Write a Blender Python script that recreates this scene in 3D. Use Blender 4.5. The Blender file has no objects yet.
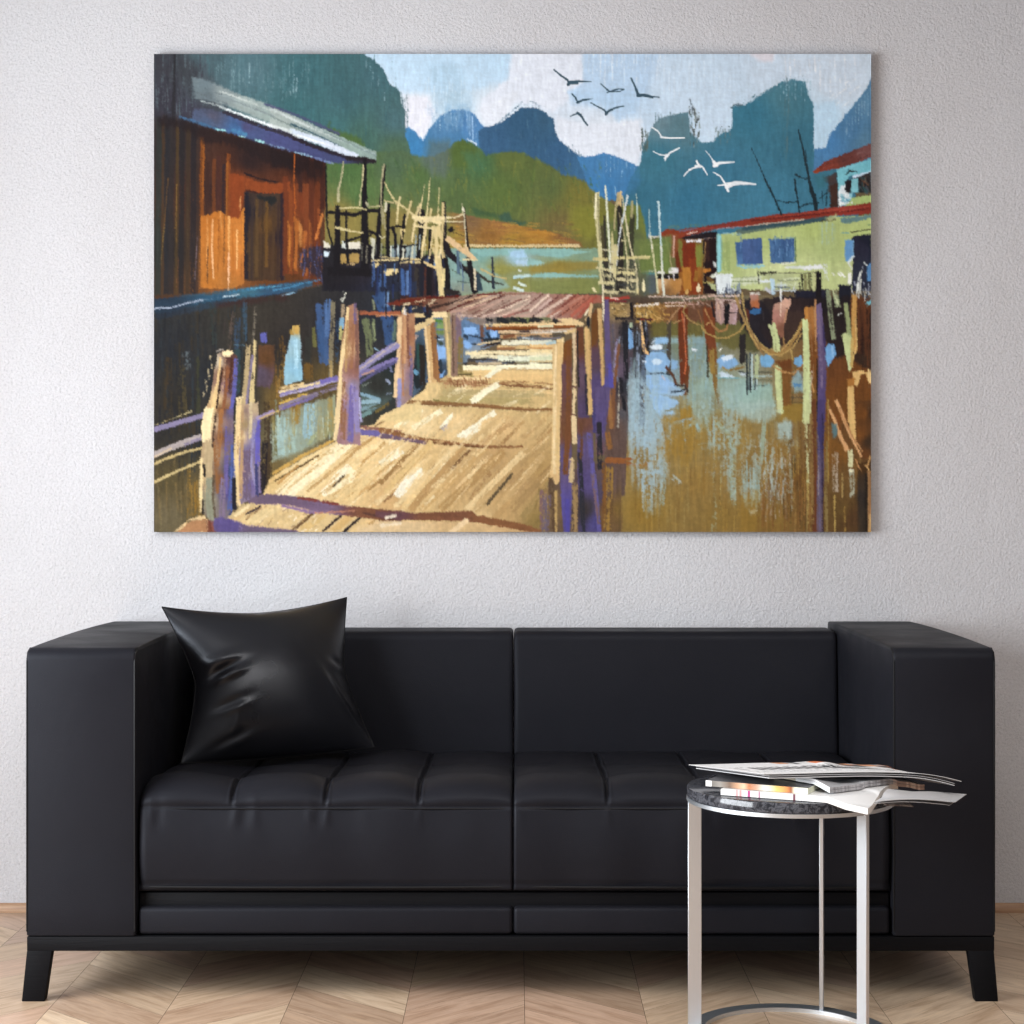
import bpy, bmesh, math, random
import numpy as np
from mathutils import Vector, Matrix, noise as mnoise

SC = bpy.context.scene
COL = SC.collection
F = 1833.0            # focal length in pixels of a 1024 frame
CAM = (0.0, -4.17, 1.158)
VPX, VPY = 517.0, 493.0
WALL_Y = 0.90

# ------------------------------------------------------------------ helpers
def srgb(r, g, b):
    def f(c):
        c = c / 255.0
        return c / 12.92 if c <= 0.04045 else ((c + 0.055) / 1.055) ** 2.4
    return (f(r), f(g), f(b), 1.0)

def link(ob, parent=None):
    COL.objects.link(ob)
    if parent is not None:
        ob.parent = parent
        ob.matrix_parent_inverse = parent.matrix_world.inverted()
    return ob

def obj(name, bm, mat, parent=None, smooth=True, angle=40):
    me = bpy.data.meshes.new(name)
    bmesh.ops.recalc_face_normals(bm, faces=bm.faces[:])
    bm.to_mesh(me); bm.free()
    me.materials.append(mat)
    if smooth:
        me.polygons.foreach_set('use_smooth', [True] * len(me.polygons))
        try:
            me.set_sharp_from_angle(angle=math.radians(angle))
        except Exception:
            pass
    ob = bpy.data.objects.new(name, me)
    return link(ob, parent)

def grid_obj(name, verts, faces, mat, parent=None, colors=None, smooth=True, uv=None):
    """verts Nx3 array, faces Mx4 array."""
    me = bpy.data.meshes.new(name)
    verts = np.asarray(verts, dtype=np.float32); faces = np.asarray(faces, dtype=np.int32)
    me.vertices.add(len(verts)); me.vertices.foreach_set('co', verts.ravel())
    me.loops.add(faces.size); me.loops.foreach_set('vertex_index', faces.ravel())
    me.polygons.add(len(faces))
    me.polygons.foreach_set('loop_start', np.arange(0, faces.size, 4, dtype=np.int32))
    me.polygons.foreach_set('loop_total', np.full(len(faces), 4, dtype=np.int32))
    me.update(calc_edges=True); me.validate()
    if smooth:
        me.polygons.foreach_set('use_smooth', np.ones(len(me.polygons), dtype=bool))
    if colors is not None:
        at = me.color_attributes.new('paint', 'FLOAT_COLOR', 'POINT')
        c = np.ones((len(verts), 4), dtype=np.float32); c[:, :3] = colors
        at.data.foreach_set('color', c.ravel())
    if uv is not None:
        l = me.uv_layers.new(name='uv')
        l.data.foreach_set('uv', np.asarray(uv, dtype=np.float32)[faces.ravel()].ravel())
    me.materials.append(mat)
    return link(bpy.data.objects.new(name, me), parent)

def thing(name, label, cat, loc=(0, 0, 0), group=None):
    o = bpy.data.objects.new(name, None)
    COL.objects.link(o)
    o.location = loc; o.empty_display_size = 0.1
    bpy.context.view_layer.update()
    o['label'] = label; o['category'] = cat; o['kind'] = 'thing'
    if group: o['group'] = group
    return o

def struct(ob, label=None, cat=None):
    ob['kind'] = 'structure'
    if label: ob['label'] = label
    if cat: ob['category'] = cat
    return ob

def bbox(bm, x0, x1, y0, y1, z0, z1):
    vs = [bm.verts.new((x, y, z)) for x in (x0, x1) for y in (y0, y1) for z in (z0, z1)]
    q = [(0, 1, 3, 2), (4, 6, 7, 5), (0, 4, 5, 1), (2, 3, 7, 6), (0, 2, 6, 4), (1, 5, 7, 3)]
    return [bm.faces.new([vs[i] for i in f]) for f in q]

def bevel_all(bm, w, seg=3):
    bmesh.ops.bevel(bm, geom=bm.edges[:], offset=w, segments=seg, profile=0.5, affect='EDGES')

def tube(bm, pts, r, n=8, closed=False):
    pts = [Vector(p) for p in pts]
    rings = []
    N = len(pts)
    up0 = None
    for i, p in enumerate(pts):
        if closed:
            d = (pts[(i + 1) % N] - pts[i - 1])
        else:
            d = pts[min(i + 1, N - 1)] - pts[max(i - 1, 0)]
        d.normalize()
        a = Vector((0, 0, 1)) if abs(d.z) < 0.9 else Vector((1, 0, 0))
        if up0 is not None: a = up0
        u = d.cross(a)
        if u.length < 1e-4: u = d.orthogonal()
        u.normalize(); v = d.cross(u).normalized()
        up0 = u.cross(d)
        rr = r[i] if isinstance(r, (list, tuple)) else r
        rings.append([bm.verts.new(p + (u * math.cos(t) + v * math.sin(t)) * rr) for t in [2 * math.pi * k / n for k in range(n)]])
    for i in range(N if closed else N - 1):
        A, B = rings[i], rings[(i + 1) % N]
        for k in range(n):
            bm.faces.new((A[k], A[(k + 1) % n], B[(k + 1) % n], B[k]))
    if not closed:
        bm.faces.new(rings[0][::-1]); bm.faces.new(rings[-1])

# ------------------------------------------------------------------ materials
def mat(name, color=(0.8, 0.8, 0.8, 1), rough=0.5, metal=0.0, spec=0.5):
    m = bpy.data.materials.new(name); m.use_nodes = True
    b = m.node_tree.nodes['Principled BSDF']
    b.inputs['Base Color'].default_value = color
    b.inputs['Roughness'].default_value = rough
    b.inputs['Metallic'].default_value = metal
    b.inputs['Specular IOR Level'].default_value = spec
    return m, m.node_tree.nodes, m.node_tree.links, b

def nd(N, typ, **kw):
    n = N.new(typ)
    for k, v in kw.items():
        if k in n.inputs.keys() if hasattr(n.inputs, 'keys') else False:
            n.inputs[k].default_value = v
        else:
            setattr(n, k, v)
    return n

def noise_node(N, L, vec, scale, detail=4, rough=0.55, dist=0.0):
    n = N.new('ShaderNodeTexNoise')
    n.inputs['Scale'].default_value = scale; n.inputs['Detail'].default_value = detail
    n.inputs['Roughness'].default_value = rough; n.inputs['Distortion'].default_value = dist
    if vec is not None: L.new(vec, n.inputs['Vector'])
    return n

def ramp(N, L, fac, stops):
    r = N.new('ShaderNodeValToRGB')
    e = r.color_ramp.elements
    while len(e) > 1: e.remove(e[-1])
    e[0].position, e[0].color = stops[0]
    for p, c in stops[1:]:
        q = e.new(p); q.color = c
    L.new(fac, r.inputs['Fac'])
    return r

def mapping(N, L, src, scale=(1, 1, 1), loc=(0, 0, 0)):
    m = N.new('ShaderNodeMapping')
    m.inputs['Scale'].default_value = scale; m.inputs['Location'].default_value = loc
    L.new(src, m.inputs['Vector'])
    return m.outputs['Vector']

def bump(N, L, b, height, strength, distance, prev=None):
    n = N.new('ShaderNodeBump')
    n.inputs['Strength'].default_value = strength; n.inputs['Distance'].default_value = distance
    L.new(height, n.inputs['Height'])
    if prev is not None: L.new(prev.outputs['Normal'], n.inputs['Normal'])
    L.new(n.outputs['Normal'], b.inputs['Normal'])
    return n

def grey(v, tint=(1, 1, 1)):
    return (v * tint[0], v * tint[1], v * tint[2], 1)

# plaster
M_PLASTER, N, L, B = mat('plaster', rough=0.85, spec=0.25)
tc = N.new('ShaderNodeTexCoord').outputs['Object']
big = noise_node(N, L, mapping(N, L, tc, (1, 1, 0.7)), 1.6, 5, 0.6, 0.4)
r1 = ramp(N, L, big.outputs['Fac'], [(0.30, (0.60, 0.588, 0.605, 1)), (0.5, (0.628, 0.62, 0.642, 1)), (0.72, (0.655, 0.653, 0.676, 1))])
speck = noise_node(N, L, tc, 150, 3, 0.65)
r2 = ramp(N, L, speck.outputs['Fac'], [(0.30, (0.78, 0.78, 0.79, 1)), (0.45, (0.96, 0.96, 0.96, 1)), (0.6, (1.02, 1.02, 1.02, 1)), (0.75, (1.06, 1.06, 1.06, 1))])
mx = N.new('ShaderNodeMixRGB'); mx.blend_type = 'MULTIPLY'; mx.inputs['Fac'].default_value = 0.9
L.new(r1.outputs['Color'], mx.inputs[1]); L.new(r2.outputs['Color'], mx.inputs[2])
L.new(mx.outputs['Color'], B.inputs['Base Color'])
b0 = bump(N, L, B, noise_node(N, L, mapping(N, L, tc, (1, 1, 1)), 7, 5, 0.6, 0.8).outputs['Fac'], 0.12, 0.03)
b1 = bump(N, L, B, noise_node(N, L, tc, 165, 4, 0.65).outputs['Fac'], 0.85, 0.005, b0)

M_PAINTED, N, L, B = mat('painted_plaster', (0.45, 0.45, 0.46, 1), 0.85, 0, 0.2)
bump(N, L, B, noise_node(N, L, N.new('ShaderNodeTexCoord').outputs['Object'], 60).outputs['Fac'], 0.3, 0.004)

M_GREYPAINT, *_ = mat('grey_wall_paint', (0.13, 0.13, 0.14, 1), 0.85, 0, 0.2)

# leather
def leather(name, col, rough, spec):
    m, N, L, B = mat(name, col, rough, 0, spec)
    B.inputs['Specular Tint'].default_value = (0.86, 0.91, 1.0, 1)
    tc = N.new('ShaderNodeTexCoord').outputs['Object']
    vor = N.new('ShaderNodeTexVoronoi'); vor.inputs['Scale'].default_value = 420
    L.new(tc, vor.inputs['Vector'])
    n1 = noise_node(N, L, tc, 6, 3, 0.5, 0.4)
    rr = N.new('ShaderNodeMapRange'); rr.inputs['To Min'].default_value = rough - 0.07; rr.inputs['To Max'].default_value = rough + 0.10
    rr.inputs['From Min'].default_value = 0.3; rr.inputs['From Max'].default_value = 0.7
    L.new(n1.outputs['Fac'], rr.inputs['Value']); L.new(rr.outputs['Result'], B.inputs['Roughness'])
    bA = bump(N, L, B, n1.outputs['Fac'], 0.22, 0.010)
    bump(N, L, B, vor.outputs['Distance'], 0.16, 0.0012, bA)
    return m
M_LEATHER = leather('black_leather', srgb(26, 26, 31), 0.50, 0.13)
M_PILLOW = leather('soft_black_leather', srgb(22, 22, 26), 0.33, 0.42)
M_PIPING, *_ = mat('leather_piping', srgb(16, 16, 19), 0.5, 0, 0.2)
M_BLACKWOOD, N, L, B = mat('black_stained_wood', srgb(15, 15, 18), 0.6, 0, 0.10)
tc = N.new('ShaderNodeTexCoord').outputs['Object']
bump(N, L, B, noise_node(N, L, mapping(N, L, tc, (4, 60, 60)), 3, 4).outputs['Fac'], 0.25, 0.003)

# steel
M_STEEL, N, L, B = mat('brushed_steel', srgb(224, 230, 236), 0.42, 1.0)
tc = N.new('ShaderNodeTexCoord').outputs['Object']
nn = noise_node(N, L, mapping(N, L, tc, (300, 300, 4)), 2, 3)
bump(N, L, B, nn.outputs['Fac'], 0.08, 0.001)

# marble
M_MARBLE, N, L, B = mat('dark_marble', rough=0.08)
tc = N.new('ShaderNodeTexCoord').outputs['Object']
n1 = noise_node(N, L, tc, 60, 8, 0.75, 1.2)
r1 = ramp(N, L, n1.outputs['Fac'], [(0.3, srgb(20, 21, 24)), (0.47, srgb(46, 47, 52)), (0.55, srgb(90, 91, 97)), (0.63, srgb(48, 49, 55)), (0.8, srgb(120, 121, 128))])
L.new(r1.outputs['Color'], B.inputs['Base Color'])

# parquet: colour from the plank's own attribute plus grain in plank coordinates
M_PARQUET, N, L, B = mat('oak_parquet', rough=0.42, spec=0.4)
at = N.new('ShaderNodeAttribute'); at.attribute_name = 'paint'
uvn = N.new('ShaderNodeUVMap'); uvn.uv_map = 'uv'
g1 = noise_node(N, L, mapping(N, L, uvn.outputs['UV'], (5, 42, 1)), 1.0, 6, 0.62, 0.9)
rg = ramp(N, L, g1.outputs['Fac'], [(0.25, (0.58, 0.52, 0.47, 1)), (0.42, (0.86, 0.82, 0.78, 1)), (0.55, (1, 1, 1, 1)), (0.72, (1.12, 1.10, 1.04, 1))])
g2 = noise_node(N, L, mapping(N, L, uvn.outputs['UV'], (20, 260, 1)), 1.0, 3, 0.6)
rg2 = ramp(N, L, g2.outputs['Fac'], [(0.3, (0.86, 0.84, 0.82, 1)), (0.6, (1.04, 1.04, 1.04, 1))])
m1 = N.new('ShaderNodeMixRGB'); m1.blend_type = 'MULTIPLY'; m1.inputs['Fac'].default_value = 1.0
L.new(at.outputs['Color'], m1.inputs[1]); L.new(rg.outputs['Color'], m1.inputs[2])
m2 = N.new('ShaderNodeMixRGB'); m2.blend_type = 'MULTIPLY'; m2.inputs['Fac'].default_value = 0.8
L.new(m1.outputs['Color'], m2.inputs[1]); L.new(rg2.outputs['Color'], m2.inputs[2])
L.new(m2.outputs['Color'], B.inputs['Base Color'])
bump(N, L, B, g2.outputs['Fac'], 0.12, 0.001)

M_TRIMWOOD, N, L, B = mat('oak_trim', rough=0.5)
tc = N.new('ShaderNodeTexCoord').outputs['Object']
g = noise_node(N, L, mapping(N, L, tc, (3, 40, 60)), 2, 5)
rr = ramp(N, L, g.outputs['Fac'], [(0.3, srgb(150, 112, 84)), (0.7, srgb(196, 160, 128))])
L.new(rr.outputs['Color'], B.inputs['Base Color'])

M_GAP, *_ = mat('dark_gap', srgb(52, 40, 32), 0.8)
M_WHITEPAINT, *_ = mat('white_gloss_paint', (0.8, 0.8, 0.8, 1), 0.4)

# painted print and paper read the colour laid down on their mesh
def pigment(name, rough, bumpy=False):
    m, N, L, B = mat(name, rough=rough, spec=0.08 if bumpy else 0.25)
    a = N.new('ShaderNodeAttribute'); a.attribute_name = 'paint'
    L.new(a.outputs['Color'], B.inputs['Base Color'])
    if bumpy:
        tc = N.new('ShaderNodeTexCoord').outputs['Object']
        w = N.new('ShaderNodeTexWave'); w.wave_type = 'BANDS'; w.bands_direction = 'X'; w.inputs['Scale'].default_value = 120
        L.new(tc, w.inputs['Vector'])
        bump(N, L, B, w.outputs['Fac'], 0.05, 0.0008)
    return m
M_CANVAS = pigment('painted_canvas', 0.7, True)
M_PAPER = pigment('printed_paper', 0.55)
M_GLOSSPAPER = pigment('glossy_magazine_paper', 0.3)

# ------------------------------------------------------------------ setting
XL, XR, YF, ZC = -2.5, 3.4, -5.6, 2.85
bm = bmesh.new(); bbox(bm, XL - 0.15, XR + 0.15, WALL_Y, WALL_Y + 0.15, -0.1, ZC + 0.1)
struct(obj('wall_back', bm, M_PLASTER, smooth=False), 'pale grey textured plaster wall behind the sofa', 'wall')
WIN = (-3.0, -0.4, 0.50, 2.15)   # opening in the left wall: y0, y1, z0, z1
bm = bmesh.new()
bbox(bm, XL - 0.15, XL, YF, WIN[0], -0.1, ZC); bbox(bm, XL - 0.15, XL, WIN[1], WALL_Y, -0.1, ZC)
bbox(bm, XL - 0.15, XL, WIN[0], WIN[1], -0.1, WIN[2]); bbox(bm, XL - 0.15, XL, WIN[0], WIN[1], WIN[3], ZC)
struct(obj('wall_left', bm, M_PAINTED, smooth=False), 'white wall with a wide window', 'wall')
bm = bmesh.new()
for (y0, y1, z0, z1) in ((WIN[0], WIN[1], WIN[2], WIN[2] + .05), (WIN[0], WIN[1], WIN[3] - .05, WIN[3]), (WIN[0], WIN[0] + .05, WIN[2], WIN[3]), (WIN[1] - .05, WIN[1], WIN[2], WIN[3])):
    bbox(bm, XL - 0.12, XL - 0.06, y0, y1, z0, z1)
struct(obj('window_1', bm, M_WHITEPAINT, smooth=False), 'white window frame in the side wall', 'window')
bm = bmesh.new(); bbox(bm, XR, XR + 0.15, YF, WALL_Y, -0.1, ZC)
struct(obj('wall_right', bm, M_GREYPAINT, smooth=False), 'plain dark grey side wall', 'wall')
bm = bmesh.new(); bbox(bm, XL - .15, XR + .15, YF - 0.15, YF, -0.1, ZC)
struct(obj('wall_front', bm, M_GREYPAINT, smooth=False), 'plain dark grey wall facing the sofa', 'wall')
bm = bmesh.new(); bbox(bm, XL - .15, XR + .15, YF - 0.15, WALL_Y, ZC, ZC + 0.1)
struct(obj('ceiling', bm, M_PAINTED, smooth=False), 'plain white ceiling', 'ceiling')
# small oak moulding at the foot of the wall
bm = bmesh.new()
prof = [(0, 0), (-0.014, 0), (-0.014, 0.008), (-0.011, 0.018), (-0.005, 0.0235), (0, 0.0245)]
A = [bm.verts.new((XL, WALL_Y + y, z)) for y, z in prof]; C_ = [bm.verts.new((XR, WALL_Y + y, z)) for y, z in prof]
for i in range(len(prof) - 1): bm.faces.new((A[i], A[i + 1], C_[i + 1], C_[i]))
bm.faces.new(A); bm.faces.new(C_[::-1])
struct(obj('baseboard_back', bm, M_TRIMWOOD), 'thin oak moulding along the foot of the plaster wall', 'baseboard')

# chevron parquet, one face per plank
rnd = random.Random(7)
CW, SLOPE, PITCH = 0.267, 0.93, 0.196
GAP = 0.0005
vs, fs, cols, uvs = [], [], [], []
def plank_colour():
    base = rnd.choice([(196, 170, 144), (190, 163, 138), (203, 178, 152), (194, 166, 145), (186, 158, 134), (206, 182, 156), (196, 165, 142)])
    k = rnd.uniform(0.96, 1.03)
    return srgb(*[min(255, c * k) for c in base])[:3]
k0 = int(math.floor((XL - 0.017) / CW)); k1 = int(math.ceil((XR - 0.017) / CW))
for k in range(k0, k1):
    xa, xb = 0.017 + k * CW, 0.017 + (k + 1) * CW
    sgn = 1 if k % 2 else -1
    ya = YF - 0.4
    ph = 0.048 if sgn > 0 else 0.062
    n = int((WALL_Y - ya + 0.5) / PITCH) + 2
    for j in range(n):
        y0 = ya + j * PITCH + ph
        dy = SLOPE * CW * sgn
        a0, a1 = y0, y0 + dy
        g = GAP
        pts = [(xa + g, a0 + g), (xb - g, a1 + g), (xb - g, a1 + PITCH - g), (xa + g, a0 + PITCH - g)]
        pts = [(max(XL, min(XR, x)), max(YF, min(WALL_Y, y))) for x, y in pts]
        if max(p[1] for p in pts) - min(p[1] for p in pts) < 1e-4: continue
        c = plank_colour(); ou, ov = rnd.uniform(0, 50), rnd.uniform(0, 50)
        i0 = len(vs)
        L_ = CW * math.sqrt(1 + SLOPE ** 2)
        for (x, y) in pts:
            vs.append((x, y, 0.0)); cols.append(c)
            t = (x - xa) / CW
            uvs.append((ou + t * L_, ov + (y - a0 - dy * t) / math.sqrt(1 + SLOPE ** 2)))
        fs.append((i0, i0 + 1, i0 + 2, i0 + 3))
fl = struct(grid_obj('floor', vs, fs, M_PARQUET, None, cols, False, uvs), 'pale oak chevron parquet floor', 'floor')
bm = bmesh.new(); bbox(bm, XL - 0.15, XR + 0.15, YF - 0.15, WALL_Y, -0.1, -0.0012)
sub = obj('floor_joint', bm, M_GAP, fl, smooth=False)

# ------------------------------------------------------------------ camera
cam = bpy.data.cameras.new('camera'); co = bpy.data.objects.new('camera', cam); COL.objects.link(co)
co.location = CAM; co.rotation_euler = (math.pi / 2, 0, 0)
cam.sensor_width = 36.0; cam.sensor_fit = 'HORIZONTAL'; cam.lens = F / 1024 * 36.0
cam.shift_x = (512 - VPX) / 1024.0; cam.shift_y = (VPY - 512) / 1024.0
SC.camera = co

# ------------------------------------------------------------------ light
def area(name, loc, rot, sx, sy, power, col=(1, 1, 1), spread=180):
    l = bpy.data.lights.new(name, 'AREA'); l.shape = 'RECTANGLE'; l.size = sx; l.size_y = sy
    l.energy = power; l.color = col; l.spread = math.radians(spread)
    o = bpy.data.objects.new(name, l); COL.objects.link(o); o.location = loc; o.rotation_euler = rot
    return o
# ------------------------------------------------------------------ sofa
SX0, SX1 = -1.117, 1.088
AXL, AXR = -0.868, 0.856
YB = 0.885
ZA = 0.804
Z_RAIL0, Z_RAIL1 = 0.115, 0.148
sofa = thing('sofa', 'black leather three-seat sofa with square arms and tufted seat against the plaster wall', 'sofa', ((SX0 + SX1) / 2, 0.45, 0))

def fine_noise(p, s):
    return mnoise.noise(Vector(p) * s)

def smoothstep(a, b, x):
    t = np.clip((x - a) / (b - a), 0, 1); return t * t * (3 - 2 * t)

# arms
def make_arm(x0, x1, inner_sign):
    bm = bmesh.new(); bbox(bm, x0, x1, 0.0, YB, Z_RAIL1 + 0.002, ZA)
    def edges_at(f):
        return [e for e in bm.edges if f((e.verts[0].co + e.verts[1].co) / 2)]
    xm, ym = (x0 + x1) / 2, YB / 2
    # soft rounded front edge at the top, crisper edges elsewhere
    bmesh.ops.bevel(bm, geom=edges_at(lambda c: c.z > ZA - 1e-4 and c.y < 1e-4), offset=0.026, segments=6, profile=0.5, affect='EDGES')
    bmesh.ops.bevel(bm, geom=edges_at(lambda c: (abs(c.x - x0) < 1e-4 or abs(c.x - x1) < 1e-4) and c.z > Z_RAIL1 + 0.02), offset=0.007, segments=3, profile=0.5, affect='EDGES')
    bmesh.ops.bevel(bm, geom=edges_at(lambda c: c.z < Z_RAIL1 + 0.003), offset=0.003, segments=2, profile=0.5, affect='EDGES')
    bmesh.ops.subdivide_edges(bm, edges=[e for e in bm.edges if e.calc_length() > 0.25], cuts=9, use_grid_fill=True)
    for v in bm.verts:
        if v.co.z > ZA - 0.001: v.co.z += 0.005 * math.sin(math.pi * min(1, max(0, v.co.y / YB))) ** 0.8
    a = obj('armrest', bm, M_LEATHER, sofa)
    e = 0.006
    # welted seam around the front panel
    bm = bmesh.new()
    z0, z1 = Z_RAIL1 + 0.012, ZA - e
    r = 0.012
    loop = []
    z1 = ZA - 0.030
    for xs_ in (x0 + 0.0022, x1 - 0.0022):
        bmv = bmesh.new()
        tube(bmv, [(xs_, 0.0022, z0), (xs_, 0.0016, (z0 + z1) / 2), (xs_, 0.0022, z1), (xs_, 0.010, ZA - 0.010), (xs_, 0.030, ZA - 0.0018)], 0.0026, 8)
        obj('piping', bmv, M_PIPING, a)
    for (cx, cz, a0) in ((x1 - e - r, z1 - r, 0), (x0 + e + r, z1 - r, 90), (x0 + e + r, z0 + r, 180), (x1 - e - r, z0 + r, 270)):
        for k in range(6):
            t = math.radians(a0 + 90 * k / 5)
            loop.append((cx + r * math.cos(t), 0.0045, cz + r * math.sin(t)))
    bm.free()
    # second stitched welt beside the inner edge and along the top inner edge
    xi = (x1 - 0.0045) if inner_sign > 0 else (x0 + 0.0045)
    bm = bmesh.new()
    tube(bm, [(xi, 0.030, ZA - 0.0018), (xi, 0.3, ZA + 0.0015), (xi, 0.68, ZA + 0.0015)], 0.0024, 8)
    obj('piping', bm, M_PIPING, a)
    return a
make_arm(SX0, AXL, 1); make_arm(AXR, SX1, -1)

# backrest: two upholstered halves
XM = -0.009
def make_back(x0, x1):
    nu, nv = 60, 44
    # profile: front bottom -> front top -> top -> back
    prof = []
    for i in range(26):
        t = i / 25; prof.append((0.700 + 0.022 * t - 0.006 * math.sin(math.pi * t), 0.40 + 0.362 * t))
    for i in range(1, 9):
        a = math.pi / 2 * i / 8; prof.append((0.722 + 0.024 * (1 - math.cos(a)), 0.762 + 0.027 * math.sin(a)))
    for i in range(1, 8):
        t = i / 7; prof.append((0.746 + 0.115 * t, 0.789 + 0.001 * math.sin(math.pi * t)))
    prof += [(0.875, 0.779), (0.882, 0.762), (0.882, 0.40)]
    P = np.array(prof); m = len(P)
    us = np.concatenate([[0, .002, .005, .010, .016], np.linspace(.03, .97, nu), [.984, .990, .995, .998, 1]])
    V = []
    W = x1 - x0
    cy, cz = 0.80, 0.60
    for u in us:
        d = min(u, 1 - u) * W
        inset = 0.010 * (1 - math.sqrt(max(0, 1 - (1 - min(d, 0.012) / 0.012) ** 2)))
        for (y, z) in P:
            dy, dz = (cy - y), (cz - z)
            l = math.hypot(dy, dz)
            puff = 0.0
            x = x0 + W * u
            y2 = y + dy / l * inset; z2 = z + dz / l * inset
            if y < 0.74: y2 += 0.004 * fine_noise((x, 0, z), 3.2) - 0.006 * math.sin(math.pi * u)
            V.append((x, y2, z2))
    V = np.array(V); F_ = []
    n = len(us)
    for i in range(n - 1):
        for j in range(m):
            F_.append((i * m + j, i * m + (j + 1) % m, (i + 1) * m + (j + 1) % m, (i + 1) * m + j))
    b = grid_obj('backrest', V, F_, M_LEATHER, sofa)
    return b
make_back(AXL + 0.002, XM - 0.0012); make_back(XM + 0.0012, AXR - 0.002)

# seat cushions: swept profile with tufted top
def make_seat(x0, x1, ridges):
    W = x1 - x0
    NU = 380
    prof = [(0.60, 0.252), (0.30, 0.246), (0.06, 0.244), (0.030, 0.246), (0.020, 0.250)]
    nf = 30
    kf0 = len(prof)
    for i in range(nf):
        t = i / (nf - 1); prof.append((0.014 - 0.010 * math.sin(math.pi * t), 0.254 + 0.183 * t))
    kf1 = len(prof)
    for i in range(1, 23):
        a = math.pi / 2 * i / 22; prof.append((0.014 + 0.100 * (1 - math.cos(a)), 0.437 + 0.048 * math.sin(a)))
    nt = 80
    kt0 = len(prof)
    for i in range(1, nt + 1):
        t = i / nt; prof.append((0.114 + 0.596 * t, 0.485 - 0.019 * t ** 0.6))
    P = np.array(prof); m = len(P)
    T = np.zeros((m, 2)); T[1:-1] = P[2:] - P[:-2]; T[0] = P[1] - P[0]; T[-1] = P[-1] - P[-2]
    T /= np.linalg.norm(T, axis=1)[:, None] + 1e-9
    Nn = np.stack([-T[:, 1], T[:, 0]], 1)       # outward normal (profile runs up the front, back over the top)
    us = np.linspace(0, 1, NU)
    U, J = np.meshgrid(us, np.arange(m), indexing='ij')
    Y = P[J, 0]; Z = P[J, 1]
    X = x0 + W * U
    D = np.zeros_like(X)
    top = np.clip((J - kf1) / 9.0, 0, 1)
    cu = U * 4; fu = cu - np.floor(cu)
    row_y = 0.165
    S_ = np.clip((J - kf1) / 22.0, 0, 1) * 0.5
    fv = np.where(Y < row_y, np.where(J < kt0, S_, 0.5 + 0.5 * (Y - 0.114) / (row_y - 0.114)), np.where(Y < 0.43, (Y - row_y) / (0.43 - row_y), (Y - 0.43) / 0.28)); fv = np.clip(fv, 0, 1)
    pu = np.sin(np.pi * np.clip(fu, 0, 1)) ** 0.55
    D += np.clip((J - kf1) / 4.0, 0, 1) * np.where(Y < row_y, 0.021, 0.018) * pu * np.sin(np.pi * fv) ** 0.65
    du = np.abs(fu - np.round(fu)) * W / 4
    ends = (np.round(cu) == 0) | (np.round(cu) == 4)
    D -= np.where(ends, 0, 1) * top * 0.005 * np.exp(-(du / 0.0045) ** 2)
    # piping ridge beside each seam, offset a little, reading as a lapped seam
    D += np.where(ends, 0, 1) * top * 0.0022 * np.exp(-((np.abs(fu - np.round(fu)) * W / 4 - 0.008) / 0.003) ** 2)
    D -= top * 0.004 * np.exp(-((Y - row_y) / 0.006) ** 2)
    # front seam line
    D -= 0.004 * np.exp(-((J - (kf1 + 0.5)) / 0.8) ** 2)
    # welt above the lower edge
    D -= 0.004 * np.exp(-((J - (kf0 + 1.6)) / 0.7) ** 2) * (J < kf1)
    # pulled creases under the seam
    zt = np.clip((0.439 - Z), 0, 1)
    for (rx, amp, wid, ln) in ridges:
        g = np.exp(-((X - rx - 0.10 * amp / 0.004 * zt * math.sin(rx * 90)) / (wid * 1.5 + 0.12 * zt)) ** 2) * np.exp(-((zt - 0.016) / (ln * .9)) ** 2) * (J >= kf0) * (1 - top)
        D += 0.55 * amp * g
    rng = np.random.RandomState(3)
    for k in range(14):
        fx = rng.uniform(6, 40); p = rng.uniform(0, 6.28); fz = rng.uniform(-8, 8)
        D += 0.0006 * np.sin(fx * X + fz * Z + p) * (J >= kf0)
    # rounded ends
    d = np.minimum(U, 1 - U) * W
    R = np.where((U < .5) == (x0 > -0.5), 0.007, 0.022)
    inset = R * (1 - np.sqrt(np.clip(1 - (1 - np.minimum(d, R) / R) ** 2, 0, 1)))
    D -= inset * np.where(J < kf0, 0.0, 1.0)
    Yp = Y + D * Nn[J, 0]; Zp = Z + D * Nn[J, 1]
    V = np.stack([X, Yp, Zp], -1).reshape(-1, 3)
    i, j = np.meshgrid(np.arange(NU - 1), np.arange(m), indexing='ij')
    F_ = np.stack([i * m + j, i * m + (j + 1) % m, (i + 1) * m + (j + 1) % m, (i + 1) * m + j], -1).reshape(-1, 4)
    s = grid_obj('seat_cushion', V, F_, M_LEATHER, sofa)
    # end caps as seam tubes
    bm = bmesh.new()
    e = 0.004
    zc = 0.4375
    tube(bm, [(x0 + .02, 0.0145, zc), (x0 + W * .25, 0.0125, zc), (x0 + W * .5, 0.0125, zc), (x0 + W * .75, 0.0125, zc), (x1 - .02, 0.0145, zc)], 0.0016, 6)
    obj('piping', bm, M_PIPING, s)
    bm = bmesh.new()
    tube(bm, [(x0 + .012, 0.018, 0.258), (x0 + W * .3, 0.0105, 0.2585), (x0 + W * .7, 0.0105, 0.2585), (x1 - .012, 0.018, 0.258)], 0.0038, 8)
    obj('piping', bm, M_PIPING, s)
    return s
def rx(px): return (px - 517) / 438.0
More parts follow.
